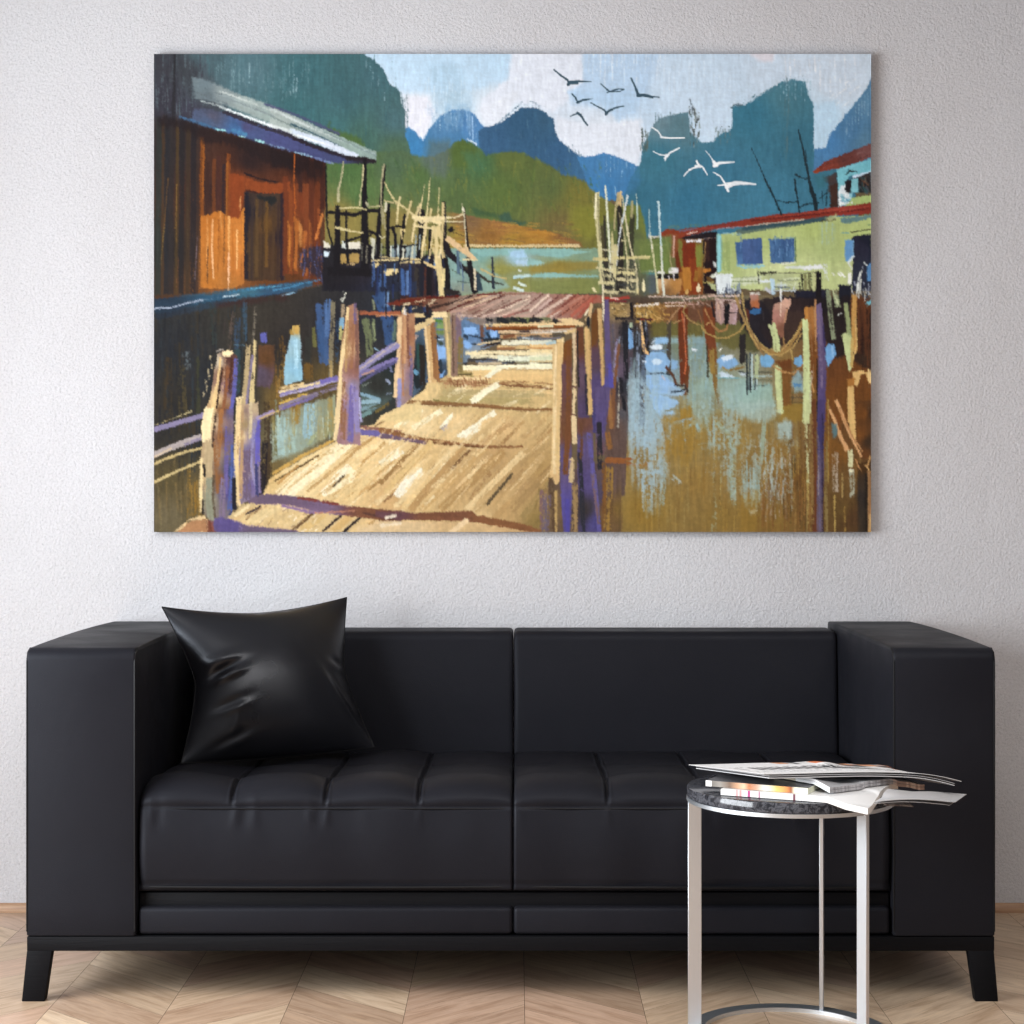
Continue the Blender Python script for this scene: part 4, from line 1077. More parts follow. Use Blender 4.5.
def paint_left_posts():
    # thin poles, rails and their reflections right of the house
    o(310, 150, 140)
    p([(200, 650, '857540'), (330, 560, '8c7c3e'), (600, 500, '8a7a40'), (900, 450, '6c7040'), (700, 650, '8f8450')], [(105, 440), (1024, 420), (1024, 680), (105, 680)], 8, 2, .8, .1)
    p([(200, 900, '1c1a20'), (400, 850, '24202a'), (560, 950, '22283c'), (700, 900, '2a3040'), (900, 900, '241c24')], [(90, 690), (440, 690), (440, 760), (1024, 760), (1024, 1030), (90, 1030)], 2, 1.5, .95, .2)
    p('d8d2bc', [(95, 660), (150, 690), (145, 715), (95, 710)], 1, .6); p('cfe0ea', [(100, 735), (140, 745), (135, 775), (100, 765)], 1.2, .8)
    p('ddd6c2', [(270, 670), (360, 665), (370, 720), (270, 725)], 1, .8); p('c9cfc8', [(230, 660), (262, 660), (262, 720), (230, 715)], 1, .8)
    p('a8884a', [(215, 755), (360, 755), (355, 820), (225, 825)], 1, .8); s('c9a870', 1.6, [(270, 830), (320, 830)])
    p('c6c4ae', [(440, 640), (475, 645), (465, 800), (445, 790)], 1, .8)
    p('8fa4a8', [(580, 690), (780, 690), (770, 790), (590, 790)], 1.5, 1, .9, .12)
    DK = '1b181c'
    for (pts, w) in (([(110, 120), (118, 400), (125, 560), (160, 690)], 2), ([(200, 400), (195, 900)], (5, 7)), ([(262, 440), (262, 640), (275, 830)], (2.5, 3)), ([(400, 60), (395, 260), (400, 900)], (4, 9)), ([(545, 110), (525, 300), (500, 560), (490, 780)], (2.4, 5.5)), ([(570, 390), (565, 600), (565, 790)], 4), ([(600, 560), (620, 620), (625, 800)], 3), ([(690, 470), (660, 700), (660, 800)], 3), ([(800, 420), (800, 620), (790, 790)], 4), ([(820, 440), (830, 640)], 4), ([(880, 560), (870, 800)], 3.5), ([(975, 380), (985, 560), (995, 1010)], (2.4, 5)), ([(440, 700), (430, 820)], 4), ([(690, 700), (700, 790)], 3)):
        s(DK, w, pts, .05)
    for (pts, w) in (([(130, 450), (320, 470), (420, 440), (510, 440)], 3.5), ([(170, 735), (380, 735), (420, 720)], 4), ([(250, 665), (400, 625), (440, 620)], 2.6), ([(430, 590), (480, 610), (520, 630)], 3), ([(580, 570), (640, 555), (690, 560)], 2), ([(480, 705), (640, 705), (780, 690)], 1.8), ([(130, 880), (440, 890)], 8)):
        s(DK, w, pts, .1)
    CR = 'c9bd86'
    for (pts, w, c) in (([(240, 80), (225, 200), (205, 290), (205, 370)], (1.2, 2.4), 'b8b088'), ([(388, 110), (378, 250), (365, 310), (362, 400)], (1.6, 2), 'c4b98a'), ([(535, 105), (520, 230), (518, 380), (540, 500), (548, 580)], (2.2, 1.6), 'a89f7a'), ([(215, 422), (330, 415), (410, 430)], 1.8, 'd2c48c'), ([(430, 410), (510, 405)], 1.6, 'bfb384'), ([(185, 562), (260, 580), (380, 603)], (2, 1.8), 'cfbf88'), ([(540, 230), (580, 310), (620, 370), (690, 420), (760, 480), (830, 510)], (1, 2.4), 'd6c38a'), ([(655, 340), (640, 420), (630, 540)], (2, 1.4), 'e0cc94'), ([(735, 375), (710, 470), (695, 540)], (2.4, 1.6), 'cdb880'), ([(545, 370), (640, 390)], 1.4, 'c8b482'), ([(505, 620), (520, 640), (545, 630)], 1.4, 'c8be98'), ([(520, 420), (530, 540)], 1.8, '9c946e'), ([(555, 390), (550, 440)], 2.4, 'c9c2a4'), ([(410, 380), (420, 400)], 2.6, 'bdb594')):
        s(c, w, pts, .08)
    for (pts, w, c) in (([(835, 250), (820, 340), (800, 470)], (.8, 1.8), 'e0cb92'), ([(876, 200), (862, 360), (850, 480)], (.7, 1.8), 'e2cd94'), ([(942, 270), (935, 400), (930, 500)], (.8, 1.6), 'dcc78e'), ([(970, 390), (968, 500), (968, 620)], 2.2, 'cdb67e'), ([(800, 390), (775, 470), (755, 560), (740, 660)], (2.6, 2), 'e6cf96'), ([(850, 520), (830, 640), (812, 780)], (3.2, 2.2), 'e4cd94'), ([(900, 560), (885, 680), (865, 790)], 2, 'd4bd86'), ([(920, 560), (920, 700), (915, 870)], (3, 3.4), 'e0c98e'), ([(880, 430), (868, 520)], 2.4, 'dcc588'), ([(750, 490), (840, 495), (940, 500), (1024, 490)], 3, 'ecd8a0'), ([(760, 545), (840, 560), (900, 570), (980, 610)], 2.6, 'e8d29a'), ([(840, 500), (960, 530)], 3, 'e6d098'), ([(880, 680), (950, 700)], 2, 'dac38a'), ([(935, 560), (950, 640)], 4, 'd9c288'), ([(690, 590), (660, 580), (670, 640)], 1.6, 'cdb67c'), ([(930, 480), (940, 540)], 4, 'e8d29a')):
        s(c, w, pts, .1)
    for (x, y0, y1, c) in ((590, 700, 780, 'd8d8cc'), (640, 700, 760, 'b8c4c4'), (680, 720, 790, 'd8d4bc'), (705, 715, 780, '9cb0b4'), (745, 700, 790, 'd8ceA8'), (840, 690, 760, 'c4b890'), (620, 720, 780, '5a6a78'), (730, 700, 770, '4a5a64'), (770, 620, 700, '8fa0a4'), (800, 620, 720, '9aa8a8'), (520, 680, 800, '9a9a90'), (480, 690, 770, '4a4a48'), (380, 680, 800, '5c5a50'), (415, 700, 820, '7a7464')):
        s(c, 1.3, [(x, y0), (x - 3, y1)], .3)
    s('e2c98c', 1.6, [(450, 805), (600, 800), (700, 790), (805, 795)], .1); s('cbb67e', 1.2, [(510, 780), (640, 785)], .2)
    p('e0c688', [(650, 815), (740, 802), (805, 812), (800, 835), (720, 848), (660, 845)], .8, .5, 1, .06, 'h'); p('e4cc90', [(535, 880), (580, 868), (640, 865), (645, 895), (600, 912), (540, 910)], .8, .5, 1, .06, 'h'); p('d9c084', [(445, 830), (500, 820), (520, 835), (470, 860)], 1, .6)
    s('d4bc80', 2.4, [(840, 810), (880, 850), (930, 850)], .1)
    # dark water with blue reflections under the posts
    o(310, 260, 140)
    dabs(['24305a', '3c5c94', '1c1c26', '5a80b0', '30466e', '1a181e'], (430, 40, 1020, 330), 70, 22, 2.2, 90, 5, .3, .8)

def paint_mid():
    # poles and deck in the middle distance
    o(400, 180, 140)
    p([(40, 760, '2a3450'), (120, 720, '241e24'), (200, 800, '2c2026'), (60, 880, '3a1c18')], [(0, 600), (150, 600), (250, 640), (260, 860), (0, 880)], 2, 1.5, .9, .15)
    for (x, y0, y1, c, w) in ((20, 650, 830, '3c62a0', 4), (50, 660, 830, '5578b0', 3), (70, 620, 840, '2c4478', 2.4), (120, 640, 840, '3a3430', 5), (180, 640, 850, '5a2e20', 2), (210, 640, 860, '1c181c', 5), (100, 740, 850, '26304a', 4), (150, 650, 850, '20222c', 4)):
        s(c, w, [(x, y0), (x, y1)], .2, a=.9)
    p([(400, 650, '84a8a0'), (470, 700, '7f9c94'), (600, 720, '88a89c'), (460, 800, '8a9484'), (620, 620, '8fae98')], [(330, 560), (380, 500), (520, 560), (660, 650), (760, 720), (800, 780), (600, 830), (400, 830), (350, 760)], 3, 1, .95, .1, 'h')
    for (pts, w, c) in (([(320, 440), (360, 540), (430, 610), (500, 680)], (7, 4), '221c22'), ([(480, 640), (560, 680), (640, 740), (760, 760)], (4, 1.2), '3a342c'), ([(462, 200), (475, 330), (490, 440), (500, 560)], (2, 3), '2a2220'), ([(500, 560), (520, 700), (545, 820)], (5, 7), '1e1a1e'), ([(440, 600), (460, 700), (455, 800)], 1.6, '5a7088'), ([(672, 560), (676, 680), (682, 790)], (1.6, 3.6), '2e3440'), ([(330, 560), (345, 700), (340, 830)], (4, 6), '1d181a'), ([(330, 810), (420, 820)], 5, '2a2424'), ([(420, 740), (500, 750)], 1.2, '4a5a54'), ([(370, 650), (440, 690)], 1, '5a6a58'), ([(360, 370), (380, 355)], 5, '1e1a1c'), ([(385, 380), (470, 410)], 1.2, '4a3a28'), ([(410, 520), (480, 500)], 1.2, '5a4a34'), ([(420, 520), (425, 680)], 3, '50687c'), ([(560, 690), (580, 800)], 5, '30404c')):
        s(c, w, pts, .08)
    for (pts, w, c) in (([(320, 268), (400, 272), (450, 250), (460, 215)], (2, 1.6), 'e8d8a8'), ([(320, 300), (460, 302)], 1.4, 'd8caa0'), ([(448, 160), (452, 210)], (.7, 1.2), 'd8d0a8'), ([(465, 240), (470, 330), (480, 480)], 1, 'e0d4ac'), ([(340, 420), (400, 470), (470, 520), (540, 575)], (6, 4), 'dcb888'), ([(480, 490), (505, 550)], 3.4, 'dcbc8c'), ([(590, 650), (680, 695), (780, 720)], (2.4, 1.6), 'c9b070'), ([(460, 580), (560, 580)], 1.6, 'd8c898'), ([(540, 650), (548, 740), (545, 800)], 2, 'd8c8a8'), ([(240, 490), (270, 580), (280, 690)], (3.4, 4.6), 'd4bc84'), ([(275, 560), (290, 700), (305, 870)], (5, 5.6), 'e0c88c'), ([(315, 640), (312, 780)], 3, 'e6d090'), ([(240, 330), (270, 470), (260, 600)], 3.2, 'e0c98e'), ([(180, 600), (260, 640)], 2.6, 'd9bc82'), ([(310, 170), (312, 300), (300, 460), (310, 560)], 2.6, 'd0b880'), ([(280, 560), (300, 480)], 2.4, 'ecd6a0'), ([(320, 560), (300, 440)], 2, 'c8b078'), ([(90, 270), (160, 300), (250, 280), (330, 280)], 3.4, 'ecd6a0')):
        s(c, w, pts, .1)
    p('ece4c4', [(445, 205), (460, 195), (468, 225), (455, 235)], .8, .3)
    s('322c34', 1.4, [(326, 170), (330, 340)], .2); s('2c2628', 2, [(320, 380), (330, 440)], .2)
    # far boardwalk
    p([(100, 880, '643626'), (300, 900, '785240'), (500, 900, '907060'), (700, 900, 'a68a7a'), (900, 950, 'b09a88'), (400, 960, 'a08674')], [(0, 860), (180, 850), (420, 850), (560, 830), (760, 815), (1030, 820), (1030, 1030), (300, 1030), (200, 920), (0, 905)], 1, .8, 1, .14, 155)
    for (pts, w, c, d) in (([(190, 940), (360, 900), (520, 850)], 2.4, '3c2a24', .1), ([(340, 960), (560, 860)], 2, '5a2a24', .2), ([(400, 900), (640, 840)], 1.8, 'c8a07c', .2), ([(470, 930), (700, 850)], 2, 'd8b898', .25), ([(560, 960), (800, 850), (880, 820)], 2, 'c09a88', .2), ([(640, 990), (960, 850)], 2.4, 'e8cdb4', .15), ([(700, 1010), (1020, 880)], 2.4, 'd8b4a0', .2), ([(520, 940), (760, 840)], 1.6, '6a3c34', .25), ([(600, 990), (880, 870)], 1.6, '7a4840', .25), ([(760, 1000), (1020, 920)], 2.6, 'a87064', .2), ([(820, 1010), (1020, 960)], 2.4, 'c8a090', .2), ([(350, 970), (620, 900)], 2, 'b89080', .3), ([(380, 1000), (700, 990)], 4, 'b09488', .3), ([(560, 840), (740, 820)], 2, '6a3430', .2), ([(740, 830), (1020, 825)], 1.4, '8a5a48', .2), ([(180, 860), (420, 850)], 2.4, '5e2018', .2), ([(0, 880), (180, 870)], 2.4, '6a2418', .2), ([(730, 840), (750, 900)], 1.5, '5a3430', .3)):
        s(c, w, pts, d)
    dabs(['8a5a50', 'caa896', '6c4840', 'b89484', 'e2c8b4'], (420, 840, 1020, 1010), 60, 12, 1.2, 153, 5, .35, .7)
    for (x, y) in ((40, 905), (110, 890), (150, 880), (210, 900), (230, 880), (90, 935), (20, 910), (180, 920)): s('d4c09a', 1.6, [(x, y), (x + 28, y - 8)], .2)
    for (x, y) in ((60, 915), (140, 905), (190, 940), (250, 900)): s('2a2020', 1.8, [(x, y), (x + 20, y - 4)], .2)
    o(530, 180, 140)
    p([(60, 900, 'a8887a'), (200, 920, '98685a'), (350, 880, 'a86450'), (420, 880, 'a05a48'), (100, 980, 'bca496')], [(0, 825), (320, 830), (540, 840), (530, 890), (440, 900), (380, 1000), (300, 1030), (0, 1030)], 1, .8, 1, .14, 150)
    for (pts, w, c, d) in (([(0, 950), (130, 840)], 2.4, 'e6cab4', .2), ([(10, 1000), (200, 850)], 2, '6a3a36', .2), ([(40, 1000), (300, 835)], 3, 'd8b8a4', .25), ([(160, 980), (330, 840)], 2, '7a3c34', .2), ([(120, 1000), (380, 850)], 2.6, 'b87c68', .2), ([(230, 980), (420, 850)], 3, 'b06c56', .2), ([(300, 990), (450, 860)], 3, 'b8604c', .2), ([(350, 1000), (480, 850)], 2.6, 'a85040', .25), ([(0, 900), (90, 830)], 2, '7a5048', .3), ([(200, 1000), (400, 860)], 1.4, '5e2c28', .3), ([(60, 940), (150, 870)], 2.4, 'c8a89c', .3), ([(150, 1000), (220, 950)], 1.4, 'e0c4b0', .2)):
        s(c, w, pts, d)
    s('b8382c', 3, [(540, 858), (620, 868), (725, 850)], .1); s('7a2028', 1.6, [(560, 880), (700, 885)], .2); s('e8c0b0', 1.2, [(590, 860), (640, 866)], .2); s('5a4a3c', 1.6, [(180, 828), (540, 835)], .3)
    # poles right of the deck
    p([(600, 420, '5e6a3c'), (650, 600, '4f5840'), (560, 560, '6c7450'), (740, 600, '5c6a48'), (700, 760, '4a4a44'), (800, 560, '687448')], [(500, 330), (620, 280), (800, 360), (860, 440), (860, 840), (520, 840)], 6, 2, .8, .14)
    p([(860, 540, '6a7c40'), (960, 540, '6c8040'), (800, 500, '6f7d42')], [(780, 440), (1030, 400), (1030, 650), (800, 680)], 4, 2, .9, .1)
    for (pts, w, c) in (([(540, 260), (545, 480), (560, 800)], (2, 6), '38342c'), ([(650, 120), (655, 300), (660, 560), (650, 820)], (5, 7), '2e2a26'), ([(745, 250), (740, 440), (735, 560)], (5, 5), '3c3c2c'), ([(740, 560), (745, 800)], 6, '4a4c40'), ([(520, 330), (530, 560)], 3, '50482e')):
        s(c, w, pts, .1)
    for (pts, w, c) in (([(488, 90), (485, 260), (500, 420), (512, 560), (520, 740)], (4.4, 3), 'd2c894'), ([(478, 100), (472, 280)], 1.6, 'f0e8c0'), ([(495, 100), (495, 260), (510, 440)], 1.4, '8e8862'), ([(458, 120), (462, 200)], 1, 'a8a074'), ([(548, 40), (562, 260), (575, 460), (590, 700)], (1.4, 2.4), 'e4e6cc'), ([(618, 40), (626, 110)], 1, 'a8c8d8'), ([(650, 90), (650, 180)], (4.6, 4), 'd8b880'), ([(640, 110), (620, 220), (615, 360)], (2.4, 2), 'b8a878'), ([(670, 110), (690, 240), (710, 360), (730, 480), (770, 640), (785, 800)], (1.6, 2), 'cfc49a'), ([(710, 110), (690, 220), (660, 360), (640, 480), (630, 620)], (2, 1.8), 'd4dad8'), ([(742, 150), (740, 270)], (2.4, 3), 'a8a070'), ([(774, 100), (780, 240), (782, 350)], (1.2, 1.4), 'b8ccc0'), ([(690, 400), (705, 560), (715, 800)], (1.6, 2), 'd8cc9c'), ([(595, 380), (598, 480), (612, 620)], (1, 5), 'c8bc84'), ([(615, 480), (610, 720)], (6, 4.5), 'd0c490'), ([(600, 640), (605, 800)], 2, 'e0d4a4'), ([(530, 740), (535, 1020)], 2, 'e2d6b4'), ([(650, 240), (690, 420)], 1, 'a89c70'), ([(866, 220), (872, 400)], 1.2, '8fb0b8'), ([(935, 150), (945, 330), (955, 480), (965, 660), (975, 840)], (2, 1.6), 'c2dce0'), ([(890, 470), (910, 640), (935, 820)], 1.6, 'd8d0a0'), ([(880, 400), (890, 500)], 1.4, 'dcdcc4')):
        s(c, w, pts, .08)
    s('dcdcc8', 1.8, [(955, 480), (965, 680), (978, 840)], .1)
    for (x0, y0, x1, y1, w, c) in ((460, 570, 560, 575, 3, 'ccbc80'), (600, 565, 870, 562, 3.4, 'd4c688'), (490, 640, 600, 660, 2.4, 'd2c694'), (620, 670, 760, 680, 3, 'd8ca90'), (510, 690, 600, 700, 2.4, 'c8bc8c'), (640, 720, 780, 735, 2.6, 'cfc294'), (500, 750, 610, 752, 3, 'd6ca94'), (640, 640, 760, 655, 1.4, 'b0a478'), (540, 810, 640, 822, 3.4, 'cfc394'), (660, 800, 780, 815, 2.4, 'c8bc8c'), (520, 500, 610, 520, 2, 'cfc8a4'), (670, 440, 700, 440, 2, 'cfc694'), (530, 600, 600, 610, 2, '3a3430'), (535, 670, 600, 680, 2, '34302c'), (540, 722, 590, 726, 2.4, '2e2a2a'), (545, 782, 600, 785, 2.4, '2e2c30'), (640, 700, 750, 706, 2, '3c3a34'), (640, 760, 760, 770, 2.4, '3a3c3c')):
        s(c, w, [(x0, y0), (x1, y1)], .15)
    p('e4d8a4', [(450, 790), (465, 775), (485, 815), (465, 818)], 1, .4); p('e8dcac', [(815, 800), (822, 720), (832, 740), (842, 800), (828, 812)], 1, .4); p('d8c890', [(770, 820), (775, 790), (790, 795), (788, 830)], 1, .4)
    dabs(['c8bc90', '4a4a40', '8a8a68', '36342e'], (520, 560, 800, 830), 50, 7, 1.3, 85, 20, .3, .8)

def paint_right_houses():
    o(640, 200, 120)
    # boats and reddish hut
    p([(150, 500, '6d8042'), (40, 520, '76823f'), (250, 450, '6c6a38')], [(-10, 380), (300, 330), (310, 640), (-10, 640)], 5, 2, .85, .12)
    p([(330, 420, '6a3a1e'), (420, 460, '8a3a1c'), (420, 620, 'b0702a'), (500, 450, '808038'), (450, 760, '7a3c1a'), (300, 400, '7a4020')], [(290, 310), (540, 320), (535, 800), (330, 810), (320, 560)], 1.5, 1, 1, .14)
    s('7c7834', 5, [(330, 340), (345, 560)], .15); s('7c2e18', 13, [(412, 370), (415, 560)], .05); s('8a3a1a', 8, [(450, 500), (450, 790)], .1); s('b8782e', 8, [(390, 580), (400, 760)], .1); s('9c6a28', 4, [(480, 600), (470, 690)], .2); s('868a3c', 5, [(495, 380), (500, 560)], .1); s('6c3018', 4, [(300, 420), (335, 600)], .15)
    p('26191a', [(530, 330), (655, 310), (655, 800), (540, 800)], 1, .8, 1, .12)
    s('3a2420', 5, [(560, 340), (570, 520)], .3); s('b08850', 1.2, [(552, 360), (545, 560), (530, 800)], .1)
    p('e6e4ea', [(385, 335), (450, 340), (520, 328), (518, 358), (440, 352), (395, 358)], .8, .5)
    p('c27a30', [(530, 590), (600, 580), (600, 605), (540, 620)], 1, .6); p('d0d4d0', [(620, 520), (650, 540), (650, 575), (625, 570)], 1, .5); p('d8dcc8', [(590, 650), (650, 610), (650, 660), (610, 665)], 1, .5); p('b8c08a', [(565, 690), (640, 720), (640, 770), (600, 750)], 1, .6); s('b0a05a', 1.8, [(540, 700), (620, 700)], .2); p('6a4a26', [(560, 650), (600, 660), (630, 690), (570, 690)], 1.5, 1)
    # red roofs
    p([(250, 250, '8a3a22'), (600, 250, '7c342a'), (900, 170, '7a3038'), (1000, 150, '8a2c2c')], [(165, 275), (230, 240), (340, 250), (380, 235), (520, 225), (700, 195), (1030, 135), (1030, 205), (700, 235), (520, 275), (330, 320), (180, 300)], 1, .8, 1, .14, -12)
    s('a03c34', 2, [(380, 262), (620, 232), (1020, 168)], .2); s('b8a0a0', 1.2, [(480, 290), (700, 235), (1030, 195)], .35); s('6a5a70', 1.4, [(330, 262), (480, 240)], .4); s('6a7a5a', 3, [(240, 232), (420, 218), (560, 215)], .4, a=.6)
    s('f0d0c0', 1, [(400, 285), (480, 268)], .3); s('e8c0b0', 1.1, [(520, 325), (650, 318)], .35)
    p('241c20', [(330, 320), (520, 280), (650, 260), (655, 310), (560, 325), (390, 335)], 1, .7)
    p('8a4a2a', [(165, 290), (320, 285), (330, 400), (290, 480), (240, 470), (270, 380), (180, 320)], 1.6, 1, .8, .14)
    # boats
    p('2c2624', [(70, 320), (160, 310), (165, 365), (90, 370)], 1, .8); s('ece0dc', 2.4, [(80, 310), (170, 308)], .1); s('e8e0c4', 2, [(70, 376), (230, 378)], .15); s('dcd8d4', 2, [(75, 290), (85, 330)], .1)
    p('50606a', [(30, 620), (140, 620), (140, 800), (40, 800)], 3, 2, .8, .14); s('cfe0e4', 1.8, [(20, 605), (120, 600)], .2); s('4e8890', 2, [(20, 622), (130, 625)], .3)
    p('221e20', [(150, 630), (320, 625), (330, 670), (150, 672)], 1, .6)
    p('ece8e8', [(140, 612), (180, 596), (210, 610), (210, 622), (150, 622)], .8, .4); p('e4e0e0', [(235, 575), (320, 570), (325, 600), (310, 620), (240, 618)], 1, .6)
    p([(180, 700, 'cfa878'), (300, 720, 'b88040'), (220, 790, '8a6038')], [(140, 675), (345, 665), (345, 760), (300, 810), (150, 810)], 1.5, 1, 1, .12)
    for (pts, w, c) in (([(70, 80), (78, 220), (85, 330), (125, 560), (150, 790)], (1, 1.6), 'ccd0b4'), ([(150, 10), (160, 220), (175, 400), (185, 600), (200, 800)], (1.8, 1.6), 'c8dee2'), ([(172, 420), (188, 660)], 2, 'e8e4c4'), ([(215, 320), (240, 420), (265, 560)], (2, 1.4), 'd8b490'), ([(222, 480), (240, 400)], 1.4, 'b87850'), ([(285, 300), (280, 480)], 1.8, 'c89a84'), ([(280, 600), (285, 670)], 1.2, 'e0d8d8'), ([(95, 480), (100, 540)], 1.4, 'e0d8b0'), ([(240, 640), (245, 670)], 1.2, 'd8d0d0')):
        s(c, w, pts, .1)
    p('ecdcb0', [(480, 770), (478, 740), (494, 712), (512, 740), (510, 772), (494, 785)], 1, .4); p('e4d09c', [(5, 750), (20, 680), (35, 740), (48, 765), (25, 780)], 1, .5); p('d4a860', [(375, 770), (395, 755), (410, 775), (400, 800), (380, 795)], 1, .6)
    # green house
    p([(760, 400, 'afbf77'), (900, 300, 'aec07a'), (760, 560, 'b2c27c'), (980, 620, 'c4cf90')], [(655, 290), (1030, 240), (1030, 720), (655, 800)], .8, .5, 1, .06)
    o(750, 190, 130)
    p([(100, 340, 'b4c47a'), (500, 300, 'b4c474'), (600, 450, 'b0c07c'), (800, 400, 'b6c678'), (500, 620, 'c8d490'), (850, 650, 'c8d294'), (200, 660, 'ccd898')], [(-40, 320), (160, 290), (560, 235), (700, 205), (960, 190), (960, 740), (800, 780), (-40, 780)], .8, .5, 1, .06)
    s('566a62', 6, [(-100, 325), (120, 285), (400, 245), (640, 200)], .15, a=.9); s('34505a', 4, [(-60, 300), (200, 268), (520, 228), (660, 205)], .2, a=.9)
    s('4a4630', 2.4, [(560, 240), (670, 225)], .2)
    p('5a8088', [(705, 215), (955, 190), (955, 215), (740, 260), (712, 250)], 1.2, 1, .9)
    p([(100, 230, '8c3426'), (500, 190, '8e3224'), (800, 150, '9a342a'), (950, 130, '8a3024')], [(-160, 245), (0, 215), (240, 180), (500, 155), (690, 130), (960, 95), (960, 180), (700, 195), (560, 205), (300, 240), (0, 270), (-160, 290)], .9, .7, 1, .12, -9)
    s('c8b8a0', 1.2, [(-40, 275), (150, 258), (420, 225)], .35); s('a84434', 1.6, [(200, 205), (500, 172), (800, 130)], .3); s('6a2420', 2, [(0, 235), (300, 205), (640, 175), (940, 140)], .35); s('b85040', 1.5, [(700, 165), (940, 120)], .3)
    p('c6cc8c', [(590, 215), (680, 180), (690, 220), (640, 240), (600, 240)], 2, 1.5, .8)
    o(640, 200, 120)
    p('86bcb4', [(655, 295), (690, 280), (700, 420), (690, 600), (655, 620)], 1.4, 1, .95); s('8ed0d8', 3, [(668, 300), (665, 600)], .1); s('a8d8e4', 2, [(700, 280), (860, 285)], .3, a=.6)
    s('88a060', 8, [(720, 360), (730, 580)], .3, a=.5)
    p([(860, 420, '3c6098'), (940, 470, '466ca4'), (1000, 400, '3a5c90'), (880, 520, '4a78b0')], [(800, 350), (1015, 330), (1020, 540), (900, 552), (825, 545)], 1.2, 1, 1, .14)
    dabs(['2c4c84', '5a84bc', '4a6ca0'], (820, 350, 1000, 530), 30, 9, 1.2, 90, 6, .4, .7)
    s('8fc8d4', 2, [(820, 555), (900, 575), (1020, 570)], .2); s('7fc0cc', 2, [(930, 340), (1015, 335)], .4)
    p('e2ecee', [(640, 630), (770, 620), (790, 640), (775, 740), (830, 760), (800, 790), (650, 800)], 1.2, 1, 1, .04)
    p('d4dcc0', [(780, 660), (1030, 640), (1030, 700), (880, 720), (790, 720)], 2, 1.5, .9, .06); s('98a878', 1.2, [(780, 660), (1000, 650)], .4); s('8fa070', 1.6, [(790, 690), (1000, 690)], .4)
    for x in (740, 760, 800, 830, 845, 860): s('7888a0', 1.3, [(x, 700 + (x % 30)), (x, 790)], .3)
    dabs(['3a3c48', 'e8ecec', '6a7488', 'c8d4dc'], (660, 760, 860, 810), 30, 4, 1.2, 80, 30, .2, .9)
    o(750, 190, 130)
    p([(200, 480, '4672a8'), (300, 500, '3e6a9e'), (330, 400, '3a5c90')], [(150, 385), (345, 375), (350, 560), (270, 575), (160, 575)], 1, .8, 1, .14)
    dabs(['2c4c80', '6a94c4', '4a78ac', '3a6098'], (165, 385, 340, 560), 44, 8, 1.2, 90, 8, .35, .7)
    s('8fb0a0', 2, [(200, 375), (345, 372)], .4); s('e4e8cc', 2, [(170, 585), (350, 570)], .3); s('5f7a58', 1.2, [(352, 370), (358, 560)], .3)
    p([(0, 480, '46629a'), (70, 480, '3c5c94')], [(-70, 385), (90, 375), (100, 580), (-60, 575)], 1, .8, 1, .14); s('8ac8d8', 1.8, [(-40, 590), (110, 595)], .2)
    p('d4dea0', [(150, 600), (210, 570), (270, 600), (300, 630), (180, 640)], 1.5, 1); s('dce4dc', 3, [(280, 605), (420, 605), (550, 595)], .2); s('e8ecec', 4, [(430, 615), (560, 600)], .3); s('e0e8e8', 4, [(590, 580), (600, 720)], .35)
    for x in (540, 565, 600, 620, 645, 660): s('a4c0ac', 1.6, [(x, 250 + x % 40), (x, 420)], .45, a=.7)
    for (x, y) in ((690, 655), (700, 640), (720, 660), (640, 650)): s('f0f2e8', 2, [(x, y), (x + 20, y + 14)], .1)
    # doorway at the right margin
    p([(880, 450, '2a2a3c'), (880, 620, '2c3040'), (930, 400, '1e2030')], [(790, 375), (850, 350), (955, 345), (955, 790), (800, 790), (805, 560)], 1, .8, 1, .14)
    p('5a9ad8', [(740, 385), (800, 385), (808, 500), (775, 560), (745, 555)], 1, .7, 1, .06); s('80b8e0', 2, [(810, 400), (805, 500)], .2); s('dce8ec', 2.4, [(770, 565), (812, 510)], .1)
    s('38342c', 1.5, [(790, 328), (950, 305)], .15); s('7a9868', 1.4, [(930, 270), (955, 270)]); s('80aa9c', 2, [(720, 330), (770, 335)], .3)
    p('4a86c0', [(915, 590), (950, 580), (952, 710), (918, 715)], 1.4, 1, 1, .1); s('e4e8e0', (1.6, 3), [(875, 630), (850, 700), (845, 790)], .15); s('c8ccc4', 2, [(870, 700), (860, 800)], .3); s('dce4e4', 1.4, [(895, 570), (915, 590)], .1); s('dfe4e8', 1.6, [(770, 570), (800, 620)], .2)
    for (x, y) in ((880, 600), (910, 640), (830, 620), (890, 720), (930, 740), (910, 780), (940, 770), (820, 720)): s('8a90a0', 1.4, [(x, y), (x + 6, y + 22)], .4)
    p('f0f2e8', [(770, 640), (795, 650), (795, 740), (765, 730)], 1, .5)
    # upper storey
    p([(800, 50, '8ccad8'), (860, 30, '7cc0cc')], [(690, -10), (800, -10), (800, 60), (770, 90), (700, 110)], .8, .5)
    p('e6eef0', [(695, 0), (770, 0), (790, 60), (740, 110), (695, 130)], .8, .5); dabs(['4a98b8', '78c0d0'], (710, 30, 780, 90), 14, 3, 1.2, 30, 40, .2, .9)
    p('b0c878', [(800, 60), (955, 30), (955, 95), (740, 125), (780, 90)], 1, .6); s('e4eee8', 2, [(710, 115), (800, 95)], .2)
    o(740, 50, 140)
    p([(600, 860, '7a3428'), (800, 780, '6a3832'), (900, 730, '784a48'), (560, 880, 'a04426')], [(530, 885), (620, 810), (720, 770), (860, 715), (960, 675), (960, 780), (760, 850), (620, 880), (540, 900)], 1, 1, 1, .16, -24)
